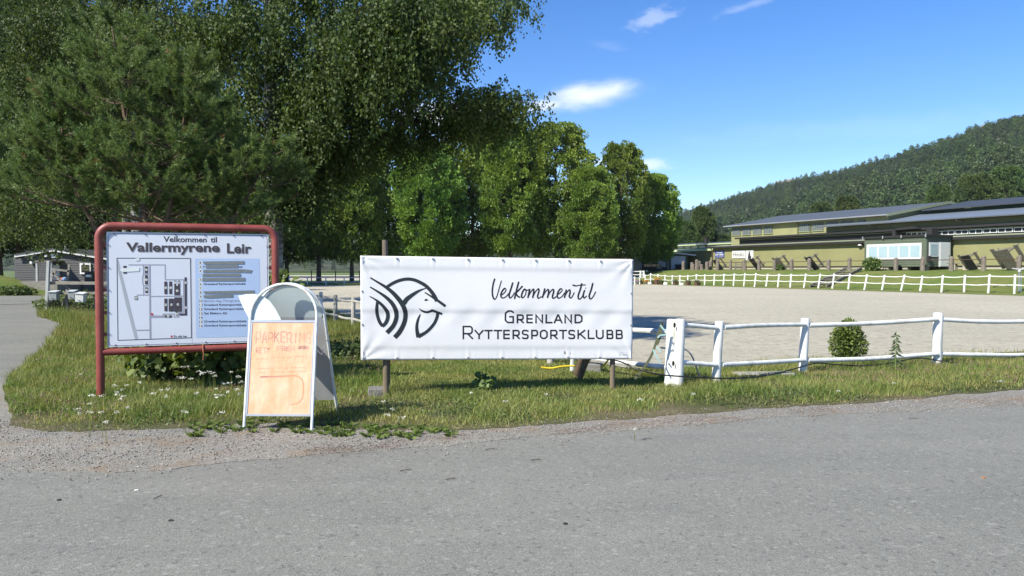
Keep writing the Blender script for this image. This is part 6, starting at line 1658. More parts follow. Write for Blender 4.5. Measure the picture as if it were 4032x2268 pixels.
# wooden steps up the bank
sa, sb = s_at(3222, -14.2), s_at(3368, -6.0)
pa, pb = H(sa, -14.2, .05), H(sb, -6.2, bank_z(sb, -6.2) + .18)
stp = empty('wooden_steps', pa, 0, 'weathered wooden steps climbing the bank to the cabin', 'steps')
dv_ = (pb - pa); side = Vector((-dv_.y, dv_.x, 0)).normalized() * .62
for sg in (-1, 1):
    m = MB(); m.bar(side * sg + Vector((0, 0, .10)), dv_ + side * sg + Vector((0, 0, .10)), .09, .26); m.build('stringer', tw_, stp)
for i in range(11):
    q = dv_ * ((i + .5) / 11); m = MB(); m.bar(q - side * .95 + Vector((0, 0, .16)), q + side * .95 + Vector((0, 0, .16)), .34, .05); m.build('tread', tw_, stp)

# shed, van, bin, lamp mast, planters at the far end
def zz3(x, y): return 2480 + x * 420 / 2576, 960 + y * 180 / 1104
YS = 96.0
sx0, sx1 = P(zz3(950, 0)[0], 1060, YS).x, P(zz3(1405, 0)[0], 1060, YS).x
shz = lambda y: P(2600, zz3(0, y)[1], YS).z
sh = empty('white_shed', (sx0, YS, 1.0), 0, 'small olive shed with white double doors and slanting white eave', 'shed')
sv = shz(640) - 1.0
shw = sx1 - sx0
m = MB(); m.prism([(0, -.4), (shw, -.4), (shw, shz(292) - 1), (0, shz(240) - 1)], lambda x, z, sd: (x, sd * 5, z)); m.build('wall', dk_olive, sh)
m = MB(); m.prism([(-.1, shz(195) - 1), (shw + .9, shz(262) - 1), (shw + .9, shz(290) - 1), (-.1, shz(225) - 1)], lambda x, z, sd: (x, -.35 + sd * 5.6, z)); m.build('roof', white_trim, sh)
for a, b in ((.33, 1.60), (1.63, 2.82)):
    dd_ = MB(); dd_.box(a * shw / 3.3, b * shw / 3.3, -.05, -.002, -.2, shz(298) - 1); dd_.build('door', mat('shed_door', (.55, .57, .60), var=.05, scale=2), sh)
m = MB(); m.box(-5.2, -.3, .5, 4.5, -.2, shz(250) - 1); m.build('annex', mat('annex_white', (.50, .52, .55), var=.08, scale=1), sh)
m = MB(); m.box(-5.4, -.2, .3, 4.7, shz(250) - 1 + .002, shz(232) - 1); m.build('annex_roof', white_trim, sh)
bx = P(zz3(1190, 0)[0], 1060, YS - 1.2).x; wb = empty('wheelie_bin', (bx, YS - 1.2, 1.05), 0, 'black wheelie bin in front of the shed doors', 'bin')
m = MB(); m.add([(-.32, -.3, 0), (.32, -.3, 0), (.32, .3, 0), (-.32, .3, 0), (-.45, -.42, .95), (.45, -.42, .95), (.45, .42, .95), (-.45, .42, .95)], [(0, 1, 2, 3), (4, 5, 6, 7), (0, 1, 5, 4), (1, 2, 6, 5), (2, 3, 7, 6), (3, 0, 4, 7)]); m.build('body', black_band, wb, bevel=.03)
m = MB(); m.box(-.5, .5, -.5, .46, .952, 1.05); m.build('lid', fascia_dk, wb, bevel=.03)
m = MB(); q = P(zz3(917, 0)[0], 1060, 94); m.tube([(0, 0, -.2), (0, 0, 4), (0, 0, 7.4)], [.075, .06, .045], 8); o = m.build('lamp_mast', mat('mast_grey', (.22, .27, .27), var=.1), smooth=True); o.location = (q.x, 94, .9); tag(o, 'thin grey mast standing in front of the white shed', 'mast')
# dark van parked under the trees
vx0, vx1 = P(zz3(300, 0)[0], 1060, 90).x, P(zz3(845, 0)[0], 1060, 90).x
vn = empty('parked_van', ((vx0 + vx1) / 2, 90, 1.03), 0.12, 'black pickup-like van parked in tree shade beside the shed', 'van')
vL = (vx1 - vx0) * 1.18; vk = vL / 4.6
carb = mat('black_car_paint', (0.010, 0.010, 0.013), rough=.5, var=0, spec=.15)
m = MB(); side_ = [(-2.25, .32), (2.2, .32), (2.3, .62), (2.22, .98), (1.25, 1.12), (.72, 1.62), (.45, 1.70), (-2.0, 1.70), (-2.22, 1.52), (-2.3, .6)]
m.prism([(x * vk, z * vk) for x, z in side_], lambda x, z, sd: (x, (-.85 if sd == 0 else .85) * vk, z)); m.build('body', carb, vn, bevel=.05)
for xa, xb, nm in ((-1.95, -.75, 'side_window'), (-.65, .2, 'side_window'), ):
    m = MB(); m.box(xa * vk, xb * vk, -.87 * vk, -.852 * vk, 1.12 * vk, 1.55 * vk); m.build(nm, dglass, vn)
m = MB(); m.add([(x * vk, y * vk, z * vk) for x, y, z in ((.28, -.87, 1.14), (1.05, -.87, 1.14), (.62, -.87, 1.55), (.28, -.87, 1.55))], [(0, 1, 2, 3)]); m.build('front_window', dglass, vn, fix=False)
for x in (-1.45, 1.45):
    for y in (-.80, .80):
        m = MB(); m.tube([(x * vk, (y - .1) * vk, .33 * vk), (x * vk, (y + .1) * vk, .33 * vk)], .33 * vk, 18); ty = m.build('wheel', black_rubber, vn, smooth=True)
        m = MB(); m.tube([(x * vk, (y - .115) * vk, .33 * vk), (x * vk, (y - .101) * vk, .33 * vk)], .21 * vk, 14); m.build('rim', steel, ty)
m = MB(); m.box(2.15 * vk, 2.3 * vk, -.75 * vk, -.45 * vk, .78 * vk, .92 * vk); m.build('headlight', mat('lamp_glass', (.5, .52, .55), rough=.1, var=0), vn)
m = MB(); text_into('GreenCa', (.3, 1.2, .99, .86), lambda x, y, d: (x * vk, -.87 * vk - .004, y * vk), 0, m, .02); m.build('lettering', swhite, vn, fix=False)
# planters, pots and white blocks along the far fence
brick_m = mat('brown_planter', (0.115, 0.062, 0.045), rough=.85, var=.25, scale=8); flower_leaf = leafmat('planter_leaves', (.06, .10, .03), (.12, .14, .04), pscale=3)
flower_or = leafmat('orange_flowers', (.55, .22, .03), (.6, .35, .05), trans=.2, pscale=4); flower_pk = leafmat('mauve_flowers', (.32, .16, .22), (.5, .3, .36), trans=.2, pscale=4)
def far_y(px): return on_fence_line(px)[0] - .9
for i, (x, w, h, fl, lab) in enumerate(((1105, .36, .30, 0, 'brown planter box at the far fence, leftmost of three near the leaning posts'), (1410, .38, .31, 0, 'brown planter box at the far fence, middle one of three'), (1630, .44, .30, 0, 'brown planter box at the far fence, rightmost one'), (665, .48, .46, 1, 'tall brown planter with orange flowers at the far fence'))):
    px = zz3(x, 0)[0]; Y = far_y(px); q = P(px, 1060, Y); t = empty('planter_box', (q.x, Y, 0.02), .4, lab, 'planter', 'planters along the far fence')
    m = MB(); m.add([(-w / 2 * .85, -w / 2 * .85, 0), (w / 2 * .85, -w / 2 * .85, 0), (w / 2 * .85, w / 2 * .85, 0), (-w / 2 * .85, w / 2 * .85, 0), (-w / 2, -w / 2, h), (w / 2, -w / 2, h), (w / 2, w / 2, h), (-w / 2, w / 2, h)], [(0, 1, 2, 3), (4, 5, 6, 7), (0, 1, 5, 4), (1, 2, 6, 5), (2, 3, 7, 6), (3, 0, 4, 7)]); m.build('box', brick_m, t)
    g = np.random.default_rng(i); n = 160; C = g.normal(size=(n, 3)) * np.array([w * .30, w * .30, .06]) + np.array([0, 0, h + .06]); V_, F_ = leaf_quads(C, g.normal(size=(n, 3)) + np.array([0, 0, .6]), .10, .07); obj('plants', np_mesh('plants', V_, F_), flower_or if fl else flower_leaf, t)
for i, (x, fl, lab) in enumerate(((100, 1, 'flower pot at the far fence, leftmost beside the banner edge'), (185, 1, 'flower pot at the far fence, second from the banner edge'), (275, 2, 'flower pot with dark foliage at the far fence, third from the banner edge'), (395, 0, 'low pot of orange flowers at the far fence'), (565, 2, 'small green pot plant left of the tall planter'), (770, 2, 'small green pot plant right of the tall planter'))):
    px = zz3(x, 0)[0]; Y = far_y(px); q = P(px, 1060, Y); t = empty('flower_pot', (q.x, Y, 0.02), 0, lab, 'flower pot', 'flower pots along the far fence')
    m = MB(); m.tube([(0, 0, 0), (0, 0, .18), (0, 0, .2)], [.14, .20, .21], 12); m.build('pot', conc if fl != 2 else brick_m, t, smooth=True)
    g = np.random.default_rng(40 + i); n = 150; C = g.normal(size=(n, 3)) * np.array([.13, .13, .06]) + np.array([0, 0, .27]); V_, F_ = leaf_quads(C, g.normal(size=(n, 3)) + np.array([0, 0, .6]), .09, .07); obj('plants', np_mesh('plants', V_, F_), (flower_or, flower_pk, flower_leaf)[fl], t)
for i, (x, lab) in enumerate(((480, 'white block at the far fence, left one of three'), (860, 'white block at the far fence, middle one of three'), (1245, 'white block at the far fence, right one of three'))):
    px = zz3(x, 0)[0]; Y = far_y(px) - .5; q = P(px, 1060, Y); m = MB(); m.box(-.17, .17, -.14, .14, 0, .22); o = m.build('marker_block', mat('block_white', (.78, .78, .76), var=.04), bevel=.02); o.location = (q.x, Y, .004); tag(o, lab, 'block', 'white arena marker blocks')
# white gate at the far corner, with hanging yellow rope
gt = empty('white_gate', (P(2495, 1060, 84).x, 84, 0.3), 0, 'white slatted gate at the far arena corner beside the banner edge', 'gate')
for x in (-.5, .75, 1.1):
    m = MB(); m.box(x - .09, x + .09, -.09, .09, -.4, 1.05); m.build('post', fence_white, gt)
for z in (.25, .6, .95):
    m = MB(); m.box(-3, 1.2, -.04, .04, z - .05, z + .05); m.build('slat', fence_white, gt)
# sprinkler stand behind the far fence at the right edge
spq = P(*z8(2510, 1330), 45.2); spr = empty('sprinkler_stand', (spq.x, 45.2, 0.05), 0, 'grey sprinkler pipe standing behind the far fence at the right edge', 'sprinkler')
m = MB(); m.tube([(0, 0, -.1), (0, 0, 1.30)], .05, 8); m.build('pipe', steel, spr, smooth=True)
m = MB(); m.tube([(.13, .02, -.1), (.13, .02, 1.18)], .03, 8); m.build('hose', mat('teal_hose', (.16, .24, .24), var=.1), spr, smooth=True)
m = MB(); m.tube([(0, 0, 1.301), (0, 0, 1.42)], [.09, .07], 8); m.tube([(-.42, 0, 1.50), (-.05, 0, 1.43), (.1, 0, 1.43), (.36, 0, 1.47)], [.03, .05, .05, .035], 8); m.build('nozzle', mat('pale_nozzle', (.45, .46, .45), var=.15), spr, smooth=True)
# ------------------------------------------------------------------ plants: grass, flowers, shrubs
def inside(poly, X, Y):
    poly = np.array(poly); x, y = X, Y; r = np.zeros(len(X), bool); n = len(poly); j = n - 1
    for i in range(n):
        xi, yi = poly[i]; xj, yj = poly[j]
        c = ((yi > y) != (yj > y)) & (x < (xj - xi) * (y - yi) / (yj - yi + 1e-12) + xi); r ^= c; j = i
    return r
def vnoise(x, y, s, seed=0):
    """smooth value noise in 0..1"""
    g = np.random.default_rng(seed); T = g.random((64, 64)); u, v = x * s, y * s
    i, j = np.floor(u).astype(int), np.floor(v).astype(int); fu, fv = u - i, v - j; fu, fv = fu * fu * (3 - 2 * fu), fv * fv * (3 - 2 * fv)
    a = T[i % 64, j % 64]; b = T[(i + 1) % 64, j % 64]; c = T[i % 64, (j + 1) % 64]; d = T[(i + 1) % 64, (j + 1) % 64]
    return (a * (1 - fu) + b * fu) * (1 - fv) + (c * (1 - fu) + d * fu) * fv
def edge_dist(X, Y):
    """distance behind the front edge of the grass"""
    gx = np.array([q[0] for q in grass_w]); gy = np.array([q[1] for q in grass_w]); o = np.argsort(gx)
    return Y - np.interp(X, gx[o], gy[o])
def scatter(n, x0, x1, y0, y1):
    X = x0 + (x1 - x0) * rng.random(n); Y = y0 + (y1 - y0) * rng.random(n); k = inside(lawn_poly, X, Y); return X[k], Y[k]
def hmap(X, Y):
    """height of the grass, from what stands where"""
    h = 0.038 + 0.058 * vnoise(X, Y, 1.3, 1)
    left = np.clip((-1.6 - X) / 0.8, 0, 1)
    h = h * (1 + 0.9 * left * vnoise(X, Y, 1.0, 2) * np.clip(edge_dist(X, Y) / 1.0, 0.3, 1))
    right = np.clip((X - 1.6) / 0.6, 0, 1)
    h = h * (1 + 0.25 * right)
    lawn = ((X > -1.6) & (X < 2.0) & (Y > 9.6)); h = np.where(lawn, h * 0.6, h)
    far = np.clip((Y - 13) / 10, 0, 1); h = h * (1 + 0.6 * far)
    return h * np.clip(edge_dist(X, Y) / 0.45, 0.28, 1)
def blades(name, X, Y, hmul, wid, material, label, lean=0.55, dens_edge=True, kink=False):
    e = edge_dist(X, Y)
    k = (e > 0) & (rng.random(len(X)) < np.clip(0.06 + (e + 0.9 * (vnoise(X, Y, 2.2, 41) - 0.55)) / 0.75, 0.04, 1)) if dens_edge else np.ones(len(X), bool)
    bare = vnoise(X, Y, 1.7, 5) < 0.36
    k &= ~(bare & (rng.random(len(X)) < 0.8) & (np.abs(X) < 3.5) & (Y < 10.2))
    X, Y = X[k], Y[k]; n = len(X)
    h = hmap(X, Y) * hmul * (0.5 + 0.9 * rng.random(n))
    th = rng.random(n) * 2 * np.pi; ln = lean * (0.3 + rng.random(n)) * h
    b = np.stack([X, Y, np.full(n, 0.008)], 1); tip = b + np.stack([np.cos(th) * ln, np.sin(th) * ln, h], 1)
    ph = th + np.pi / 2 + (0.25 * rng.normal(size=n) if kink else 1.5 * rng.normal(size=n)); sd = np.stack([np.cos(ph), np.sin(ph), np.zeros(n)], 1) * (wid * (0.7 + 0.6 * rng.random(n)))[:, None]
    mid = b * 0.5 + tip * 0.5 - np.stack([np.cos(th) * ln, np.sin(th) * ln, -h * 0.25], 1) * 0.22
    if kink: V = np.stack([b - sd, b + sd, mid + sd * 0.8, tip, mid - sd * 0.8], 1).reshape(-1, 3); F = (np.arange(n)[:, None, None] * 5 + np.array([[0, 1, 2], [0, 2, 4], [4, 2, 3]])[None]).reshape(-1, 3)
    else: V = np.stack([b - sd, b + sd, tip], 1).reshape(-1, 3); F = np.arange(n * 3).reshape(n, 3)
    o = obj(name, np_mesh(name, V, F), material); o['kind'] = 'stuff'; tag(o, label, 'grass'); return o
grass_m = leafmat('verge_grass', (0.110, 0.190, 0.028), (0.31, 0.285, 0.10), trans=0.34, pscale=1.3, patch=0.27, spread=0.4)
dry_m = leafmat('dry_grass', (0.30, 0.25, 0.11), (0.38, 0.30, 0.14), trans=0.2, pscale=2, patch=0.4)
Xa, Ya_ = scatter(420000, -8, 13, 6.3, 12.6); blades('verge_blades', Xa, Ya_, 0.9, 0.0036, grass_m, 'green grass of the roadside verge')
Xa, Ya_ = scatter(90000, -8, 13, 6.3, 12.6); blades('bent_blades', Xa, Ya_, 1.15, 0.0030, grass_m, 'longer bent grass blades of the roadside verge', lean=.9, kink=True)
Xa, Ya_ = scatter(190000, -16, 4, 12, 26); blades('lawn_blades', Xa, Ya_, 1.1, 0.0065, grass_m, 'rougher grass under the trees behind the signs', dens_edge=False)
Xa, Ya_ = scatter(60000, 5, 30, 12, 24); blades('right_blades', Xa, Ya_, 1.0, 0.006, grass_m, 'grass along the near fence at right')
Xa, Ya_ = scatter(90000, -8, 13, 6.3, 11)
kk = (vnoise(Xa, Ya_, 0.8, 9) > 0.42) | (edge_dist(Xa, Ya_) < 0.6)
blades('dry_blades', Xa[kk], Ya_[kk], 0.85, 0.0026, dry_m, 'straw-coloured dry grass at the road edge', lean=1.3)
# tall seed stalks
Xa, Ya_ = scatter(2200, -7.5, 12, 7.2, 12); kk = (Xa < -1.5) | (Xa > 1.4); blades('seed_stalks', Xa[kk], Ya_[kk], 2.1, 0.0020, dry_m, 'thin tall seed stalks rising above the verge', lean=.35)
# clover and other small flat leaves
Xa, Ya_ = scatter(120000, -8, 12, 6.3, 11.5); kk = (vnoise(Xa, Ya_, 1.1, 14) > 0.42) & (edge_dist(Xa, Ya_) > 0.08); Xa, Ya_ = Xa[kk], Ya_[kk]; n = len(Xa)
C = np.stack([Xa, Ya_, hmap(Xa, Ya_) * (0.15 + 0.65 * rng.random(n))], 1)
V, F = leaf_quads(C, np.stack([rng.normal(size=n), rng.normal(size=n), 0.35 * rng.normal(size=n)], 1), 0.024, 0.024, flat=np.stack([0.5 * rng.normal(size=n), 0.5 * rng.normal(size=n), np.ones(n)], 1))
o = obj('clover_leaves', np_mesh('clover_leaves', V, F), leafmat('clover_green', (0.055, 0.105, 0.028), (0.115, 0.155, 0.045), trans=.25, pscale=1.5)); o['kind'] = 'stuff'; tag(o, 'low clover leaves carpeting the verge', 'clover')
# clover heads, dry-pink and brownish
Xa, Ya_ = scatter(22000, -8, 12, 6.6, 12); kk = ((vnoise(Xa, Ya_, 0.9, 21) > 0.48) & ((Xa > 3.2) | (Xa < -1.6)) & (edge_dist(Xa, Ya_) > .25)) & (rng.random(len(Xa)) < .55); Xa, Ya_ = Xa[kk], Ya_[kk]
def heads(name, X, Y, hmul, size, material, label, cat, per=7, stalk=True, flat=1.0):
    n = len(X); top = hmap(X, Y) * hmul * (0.75 + 0.5 * rng.random(n)); k = np.repeat(np.arange(n), per)
    C = np.stack([X[k], Y[k], top[k]], 1) + rng.normal(size=(len(k), 3)) * size * np.array([.5, .5, .35 * flat])
    V, F = leaf_quads(C, rng.normal(size=(len(k), 3)) * np.array([1, 1, .4]), size * .9, size * .8, flat=np.array([[0, 0, 1.0]]) + .6 * rng.normal(size=(len(k), 3)))
    o = obj(name, np_mesh(name, V, F), material); o['kind'] = 'stuff'; tag(o, label, cat)
    b = np.stack([X, Y, np.zeros(n)], 1); t = np.stack([X, Y, top], 1) + 0.01 * rng.normal(size=(n, 3)); w = np.array([0.0018, 0, 0])
    V = np.stack([b - w, b + w, t], 1).reshape(-1, 3); o2 = obj('stalks', np_mesh('stalks', V, np.arange(n * 3).reshape(n, 3)), grass_m, o)
heads('clover_heads', Xa, Ya_, 1.15, 0.014, leafmat('clover_bloom', (0.20, 0.085, 0.10), (0.30, 0.17, 0.18), trans=.15, pscale=3), 'small mauve-brown clover heads dotted over the verge', 'flowers', 5)
# yarrow: white flat heads, most of them round the map board
z7y = lambda x, y: (300 + x * 700 / 2305, 1280 + y * 440 / 1449)
yar = [(60, 636), (20, 1080), (42, 1138), (170, 1016), (195, 905), (225, 915), (338, 910), (493, 782), (652, 780), (592, 828), (526, 872), (526, 897), (566, 958), (604, 920), (820, 740), (1104, 843), (1183, 832), (1000, 884), (1170, 925), (1335, 680), (1395, 680), (1490, 695), (1380, 540), (1440, 535), (1590, 602), (1650, 610), (1730, 605), (1800, 655), (1560, 880), (1815, 905), (1820, 940), (1890, 903), (1810, 825), (1925, 755), (1985, 745), (2010, 610), (2110, 665), (2085, 830), (2120, 885), (2138, 738), (1415, 1125), (380, 1253), (520, 1128), (675, 1068), (170, 1125), (335, 1125), (1880, 1130), (1965, 865), (1630, 625), (1780, 620)]
yx = []; 
vw = leafmat('yarrow_white', (0.62, 0.61, 0.54), (0.72, 0.71, 0.66), trans=.15, pscale=5, spread=.12)
VV, FF, SS = [], [], []; k0 = 0
def yarrow(px, py, hgt):
    global k0
    a = (px - CX) / FPX; d = pix_dir(px, py); q = Vector((0, 0, CAMH)) + d * ((hgt - CAMH) / d.z)
    n = 26; r = random.uniform(.016, .034); th = rng.random(n) * 6.28; rr = r * np.sqrt(rng.random(n)); C = np.stack([q.x + rr * np.cos(th), q.y + rr * np.sin(th), q.z + .006 * rng.normal(size=n) - 6 * rr * rr], 1)
    V, F = leaf_quads(C, np.stack([rng.normal(size=n), rng.normal(size=n), .15 * rng.normal(size=n)], 1), .013, .013, flat=np.array([[0, 0, 1.0]]) + .3 * rng.normal(size=(n, 3)))
    VV.append(V); FF.append(F + k0); k0 += len(V)
    for _ in range(4): SS.append((Vector((q.x, q.y + .01, 0)), Vector((q.x + random.uniform(-.01, .01), q.y, q.z - .004))))
for x, y in yar:
    px, py = z7y(x, y); g0 = G(px, py); yarrow(px, py, 0.34 if y < 720 and x > 1200 else random.uniform(.16, .26))
for px, py in ((1510, 1580), (1525, 1632), (1545, 1610), (1580, 1642), (1855, 1545), (1990, 1580), (2150, 1552), (2520, 1572), (2730, 1551), (3520, 1508), (2500, 1690), (3940, 1500), (3300, 1540)): yarrow(px, py, .11)
o = obj('yarrow_flowers', np_mesh('yarrow_flowers', np.concatenate(VV), np.concatenate(FF)), vw); o['kind'] = 'stuff'; tag(o, 'white yarrow heads scattered through the grass', 'flowers')
sv_ = np.array([[a - Vector((.002, 0, 0)), a + Vector((.002, 0, 0)), b] for a, b in SS]).reshape(-1, 3); obj('stalks', np_mesh('stalks', sv_, np.arange(len(sv_)).reshape(-1, 3)), grass_m, o)
# yellow dots
yl = leafmat('yellow_petals', (.6, .42, .02), (.65, .5, .05), trans=.1)
Xa, Ya_ = scatter(700, -7, 12, 7.5, 12); kk = rng.random(len(Xa)) < .25; heads('yellow_flowers', Xa[kk], Ya_[kk], 1.2, .010, yl, 'tiny yellow flowers in the verge', 'flowers', 4)

def leafy_bush(name, centre, rad, n, size, material, label, cat='shrub', stems=10, seed=1, up=.3, flatten=1.0, round_leaf=True, cone=0.0):
    g = np.random.default_rng(seed); t = empty(name, (centre[0], centre[1], 0), 0, label, cat)
    d = unit(g.normal(size=(n, 3))); r = g.random(n)[:, None] ** .45
    C = d * r * np.array(rad) + np.array([0, 0, centre[2]]); C[:, 2] = np.maximum(C[:, 2], .03); zf = np.clip((C[:, 2] - centre[2]) / rad[2], -1, 1)[:, None]; C[:, :2] = C[:, :2] * (1 - cone * zf)
    D = unit(d * .6 + g.normal(size=(n, 3)) * .6 + np.array([0, 0, -.45 if up < 0 else .1])); fl = unit(d + np.array([0, -.5, .8]) + .5 * g.normal(size=(n, 3)))
    L = size * (.6 + .7 * g.random(n)); side = unit(np.cross(D, fl)); Nn = np.cross(side, D)
    if round_leaf:      # heart-round leaves of six points, slightly cupped
        V = np.empty((n, 6, 3)); L_ = L[:, None]
        for i, (a, b, c) in enumerate(((0, 0, 0), (.22, .44, .10), (.62, .42, .12), (1.0, 0, -.05), (.62, -.42, .12), (.22, -.44, .10))): V[:, i] = C + D * L_ * a + side * L_ * b + Nn * L_ * c
        me = np_mesh('leaves', V.reshape(-1, 3), np.arange(n * 6).reshape(n, 6))
    else:
        V, F = leaf_quads(C, D, L, L * .5); me = np_mesh('leaves', V, F)
    obj('leaves', me, material, t); m = MB(); r_ = random.Random(seed)
    for i in range(stems):
        e = Vector(C[r_.randrange(n)].tolist()); b = Vector((r_.uniform(-.3, .3) * rad[0], r_.uniform(-.3, .3) * rad[1], -.02)); m.tube([b, b.lerp(e, .5) + Vector((0, 0, .08)), e], [.012, .009, .004], 5)
    m.build('stems', twig_mat, t, smooth=True)
hazel = leafmat('round_leaves', (0.062, 0.115, 0.030), (0.150, 0.195, 0.050), trans=.35, pscale=2.5, patch=.25)
q = P(640, 1420, 9.75); leafy_bush('leafy_shrub', (q.x, 9.75, .42), (.55, .42, .33), 620, .105, hazel, 'round-leaved shrub under the left part of the map board', seed=3)
q = P(830, 1400, 9.95); leafy_bush('leafy_shrub', (q.x, 9.95, .52), (.62, .5, .50), 900, .105, hazel, 'darker round-leaved shrub behind the map board, left of the parking board', seed=4)
q = P(1090, 1300, 10.4); leafy_bush('leafy_shrub', (q.x, 10.4, .75), (.50, .45, .75), 900, .105, hazel, 'tall round-leaved sapling behind the parking board', seed=5)
q = P(1330, 1350, 11.2); leafy_bush('leafy_shrub', (q.x, 12.4, .14), (.9, .8, .22), 900, .06, leafmat('shaded_grass_leaves', (.04, .075, .02), (.08, .11, .03), trans=.3), 'low weedy shrub and shaded grass, darkened in colour, between parking board and banner', seed=6)  # stands mostly for grass in shade; that shade is in the leaf colours
q = P(1915, 1530, 9.25); leafy_bush('leafy_shrub', (q.x, 9.25, .12), (.13, .1, .13), 90, .06, hazel, 'small leafy sprout in the grass below the banner', seed=7, stems=4)
# plantain rosettes at the gravel edge
ros_m = leafmat('plantain_leaf', (.085, .135, .03), (.15, .18, .05), trans=.25, pscale=3)
VV, FF, k0 = [], [], 0
for i in range(95):
    u = random.random(); px = random.choice((random.uniform(760, 1000), random.uniform(1040, 1800), random.uniform(1240, 1780))); gy = np.interp(px, [p[0] for p in grass_px], [p[1] for p in grass_px]) + random.uniform(-14, 40); q = G(px, gy)
    n = 9; th = rng.random(n) * 6.28; C = np.tile(np.array([q.x, q.y, .008]), (n, 1)); V, F = leaf_quads(C, np.stack([np.cos(th), np.sin(th), .35 + .3 * rng.random(n)], 1), .05 + .05 * rng.random(n), .03, flat=np.stack([-np.sin(th), np.cos(th), np.zeros(n)], 1)); VV.append(V); FF.append(F + k0); k0 += len(V)
o = obj('gravel_weeds', np_mesh('gravel_weeds', np.concatenate(VV), np.concatenate(FF)), ros_m); o['kind'] = 'stuff'; tag(o, 'small weeds sprouting along the gravel edge', 'weeds')
# small juniper-like bush and tall weed behind the near fence
q = P(3338, 1420, 12.2)
leafy_bush('dwarf_conifer', (q.x, 12.2, .34), (.28, .25, .36), 3600, .055, leafmat('conifer_scale', (.06, .105, .022), (.15, .19, .04), trans=.15, pscale=6, patch=.3), 'small round green dwarf conifer behind the near fence', 'shrub', 14, 11, round_leaf=False, cone=0.28)
q = P(3527, 1440, 10.95); tw = empty('tall_weed', (q.x, 10.95, 0), 0, 'single tall drooping weed in front of the near fence', 'weed')
m = MB(); m.tube([(0, 0, 0), (0, 0, .25), (.005, 0, .50), (.0, 0, .62)], [.010, .008, .005, .002], 6); m.build('stem', mat('weed_stem', (.14, .19, .06), var=.1), tw, smooth=True)
n = 34; zz_ = .08 + .52 * np.arange(n) / n; th = np.arange(n) * 2.4; C = np.stack([np.zeros(n), np.zeros(n), zz_], 1); V, F = leaf_quads(C, np.stack([np.cos(th), np.sin(th), -.1 - .9 * rng.random(n)], 1), .15 * (1.1 - zz_), .035, flat=np.stack([-np.sin(th), np.cos(th), np.zeros(n)], 1)); obj('leaves', np_mesh('leaves', V, F), leafmat('weed_leaf', (.05, .085, .035), (.10, .14, .06), trans=.2), tw)
s = s_at(3440, -4.6); q = H(s, -4.8); leafy_bush('bank_bush', (q.x, q.y, bank_z(s, -4.8) + .55), (.75, .7, .62), 900, .16, hazel, 'green bush growing at the left corner of the cabin', 'shrub', 8, 21)
s = s_at(3068, -3.6); q = H(s, -3.6); leafy_bush('bank_bush', (q.x, q.y, bank_z(s, -3.6) + .3), (.4, .4, .3), 300, .13, hazel, 'small bush between the granite posts left of the steps', 'shrub', 6, 22)
for px, Y, zc, rx, rz_, lab in ((60, 44.6, .2, 1.2, .3, 'weedy bush in front of the left end of the grey house'), (330, 29.0, .25, 1.6, .45, 'tall weeds under the mailboxes'), (205, 27.8, .22, .5, .3, 'weeds at the foot of the tall mailbox post')):
    q = P(px, 1100, Y); leafy_bush('weed_bush', (q.x, Y, zc), (rx, .8, rz_), 1300, .12 if Y > 40 else .075, leafmat('weed_green', (.05, .09, .022), (.11, .15, .04), trans=.3), lab, 'shrub', 8, int(px))
# loose stones on the gravel, and twigs, cones and leaves on the road
stn = []
VV, FF, k0 = [], [], 0
ico = bmesh.new(); bmesh.ops.create_icosphere(ico, subdivisions=1, radius=1.0); IV = np.array([v.co[:] for v in ico.verts]); IF = np.array([[v.index for v in f.verts] for f in ico.faces]); ico.free()
ng = 14000
Xs = -8 + 14 * rng.random(ng * 3); Ys = 5.1 + 3.7 * rng.random(ng * 3); ed = Ys - np.interp(Xs, [q[0] for q in edge_w], [q[1] for q in edge_w]); kk = (ed > -0.7) & (edge_dist(Xs, Ys) < .25); Xs, Ys = Xs[kk][:ng], Ys[kk][:ng]
dens = np.clip((Ys - np.interp(Xs, [q[0] for q in edge_w], [q[1] for q in edge_w]) + .55) / 1.0, .03, 1) ** 1.6; kk = rng.random(len(Xs)) < dens; Xs, Ys = Xs[kk], Ys[kk]
for x, y in zip(Xs, Ys):
    r = .0035 + .006 * random.random() ** 2.5; th = random.random() * 6.28; c, s = math.cos(th), math.sin(th); jit = .75 + .5 * rng.random(IV.shape); W = IV * jit * np.array([1.25, .9, .65]) * r
    VV.append(np.stack([W[:, 0] * c - W[:, 1] * s + x, W[:, 0] * s + W[:, 1] * c + y, W[:, 2] + .006 + r * .35], 1)); FF.append(IF + k0); k0 += len(IV)
gm = leafmat('crushed_stone', (.19, .17, .145), (.38, .34, .285), trans=0.0, rough=.9, spread=.35, pscale=1.5, patch=.2)
o = obj('loose_gravel', np_mesh('loose_gravel', np.concatenate(VV), np.concatenate(FF)), gm); o['kind'] = 'stuff'; tag(o, 'loose crushed stone along the road edge', 'gravel')
lit = leafmat('pine_litter', (.115, .07, .045), (.24, .16, .10), trans=0.05, rough=.9, pscale=2)
n = 9000; px = rng.random(n) * 3900 + 150; ey = np.interp(px, [p[0] for p in edge_px], [p[1] for p in edge_px]); py = ey + (rng.normal(size=n) * 14 - 16); C = np.array([list(G(a, b))[:2] + [.009] for a, b in zip(px, py)]); cl = vnoise(C[:, 0], C[:, 1], 1.6, 33) > .45; C = C[cl]; n = len(C)
th = rng.random(n) * 6.28; V, F = leaf_quads(C, np.stack([np.cos(th), np.sin(th), .12 * rng.random(n)], 1), .012 + .03 * rng.random(n) ** 3, .0035, flat=np.stack([-np.sin(th), np.cos(th), np.zeros(n)], 1)); o = obj('needle_litter', np_mesh('needle_litter', V, F), lit); o['kind'] = 'stuff'; tag(o, 'brown needle and leaf litter along the asphalt edge', 'litter')
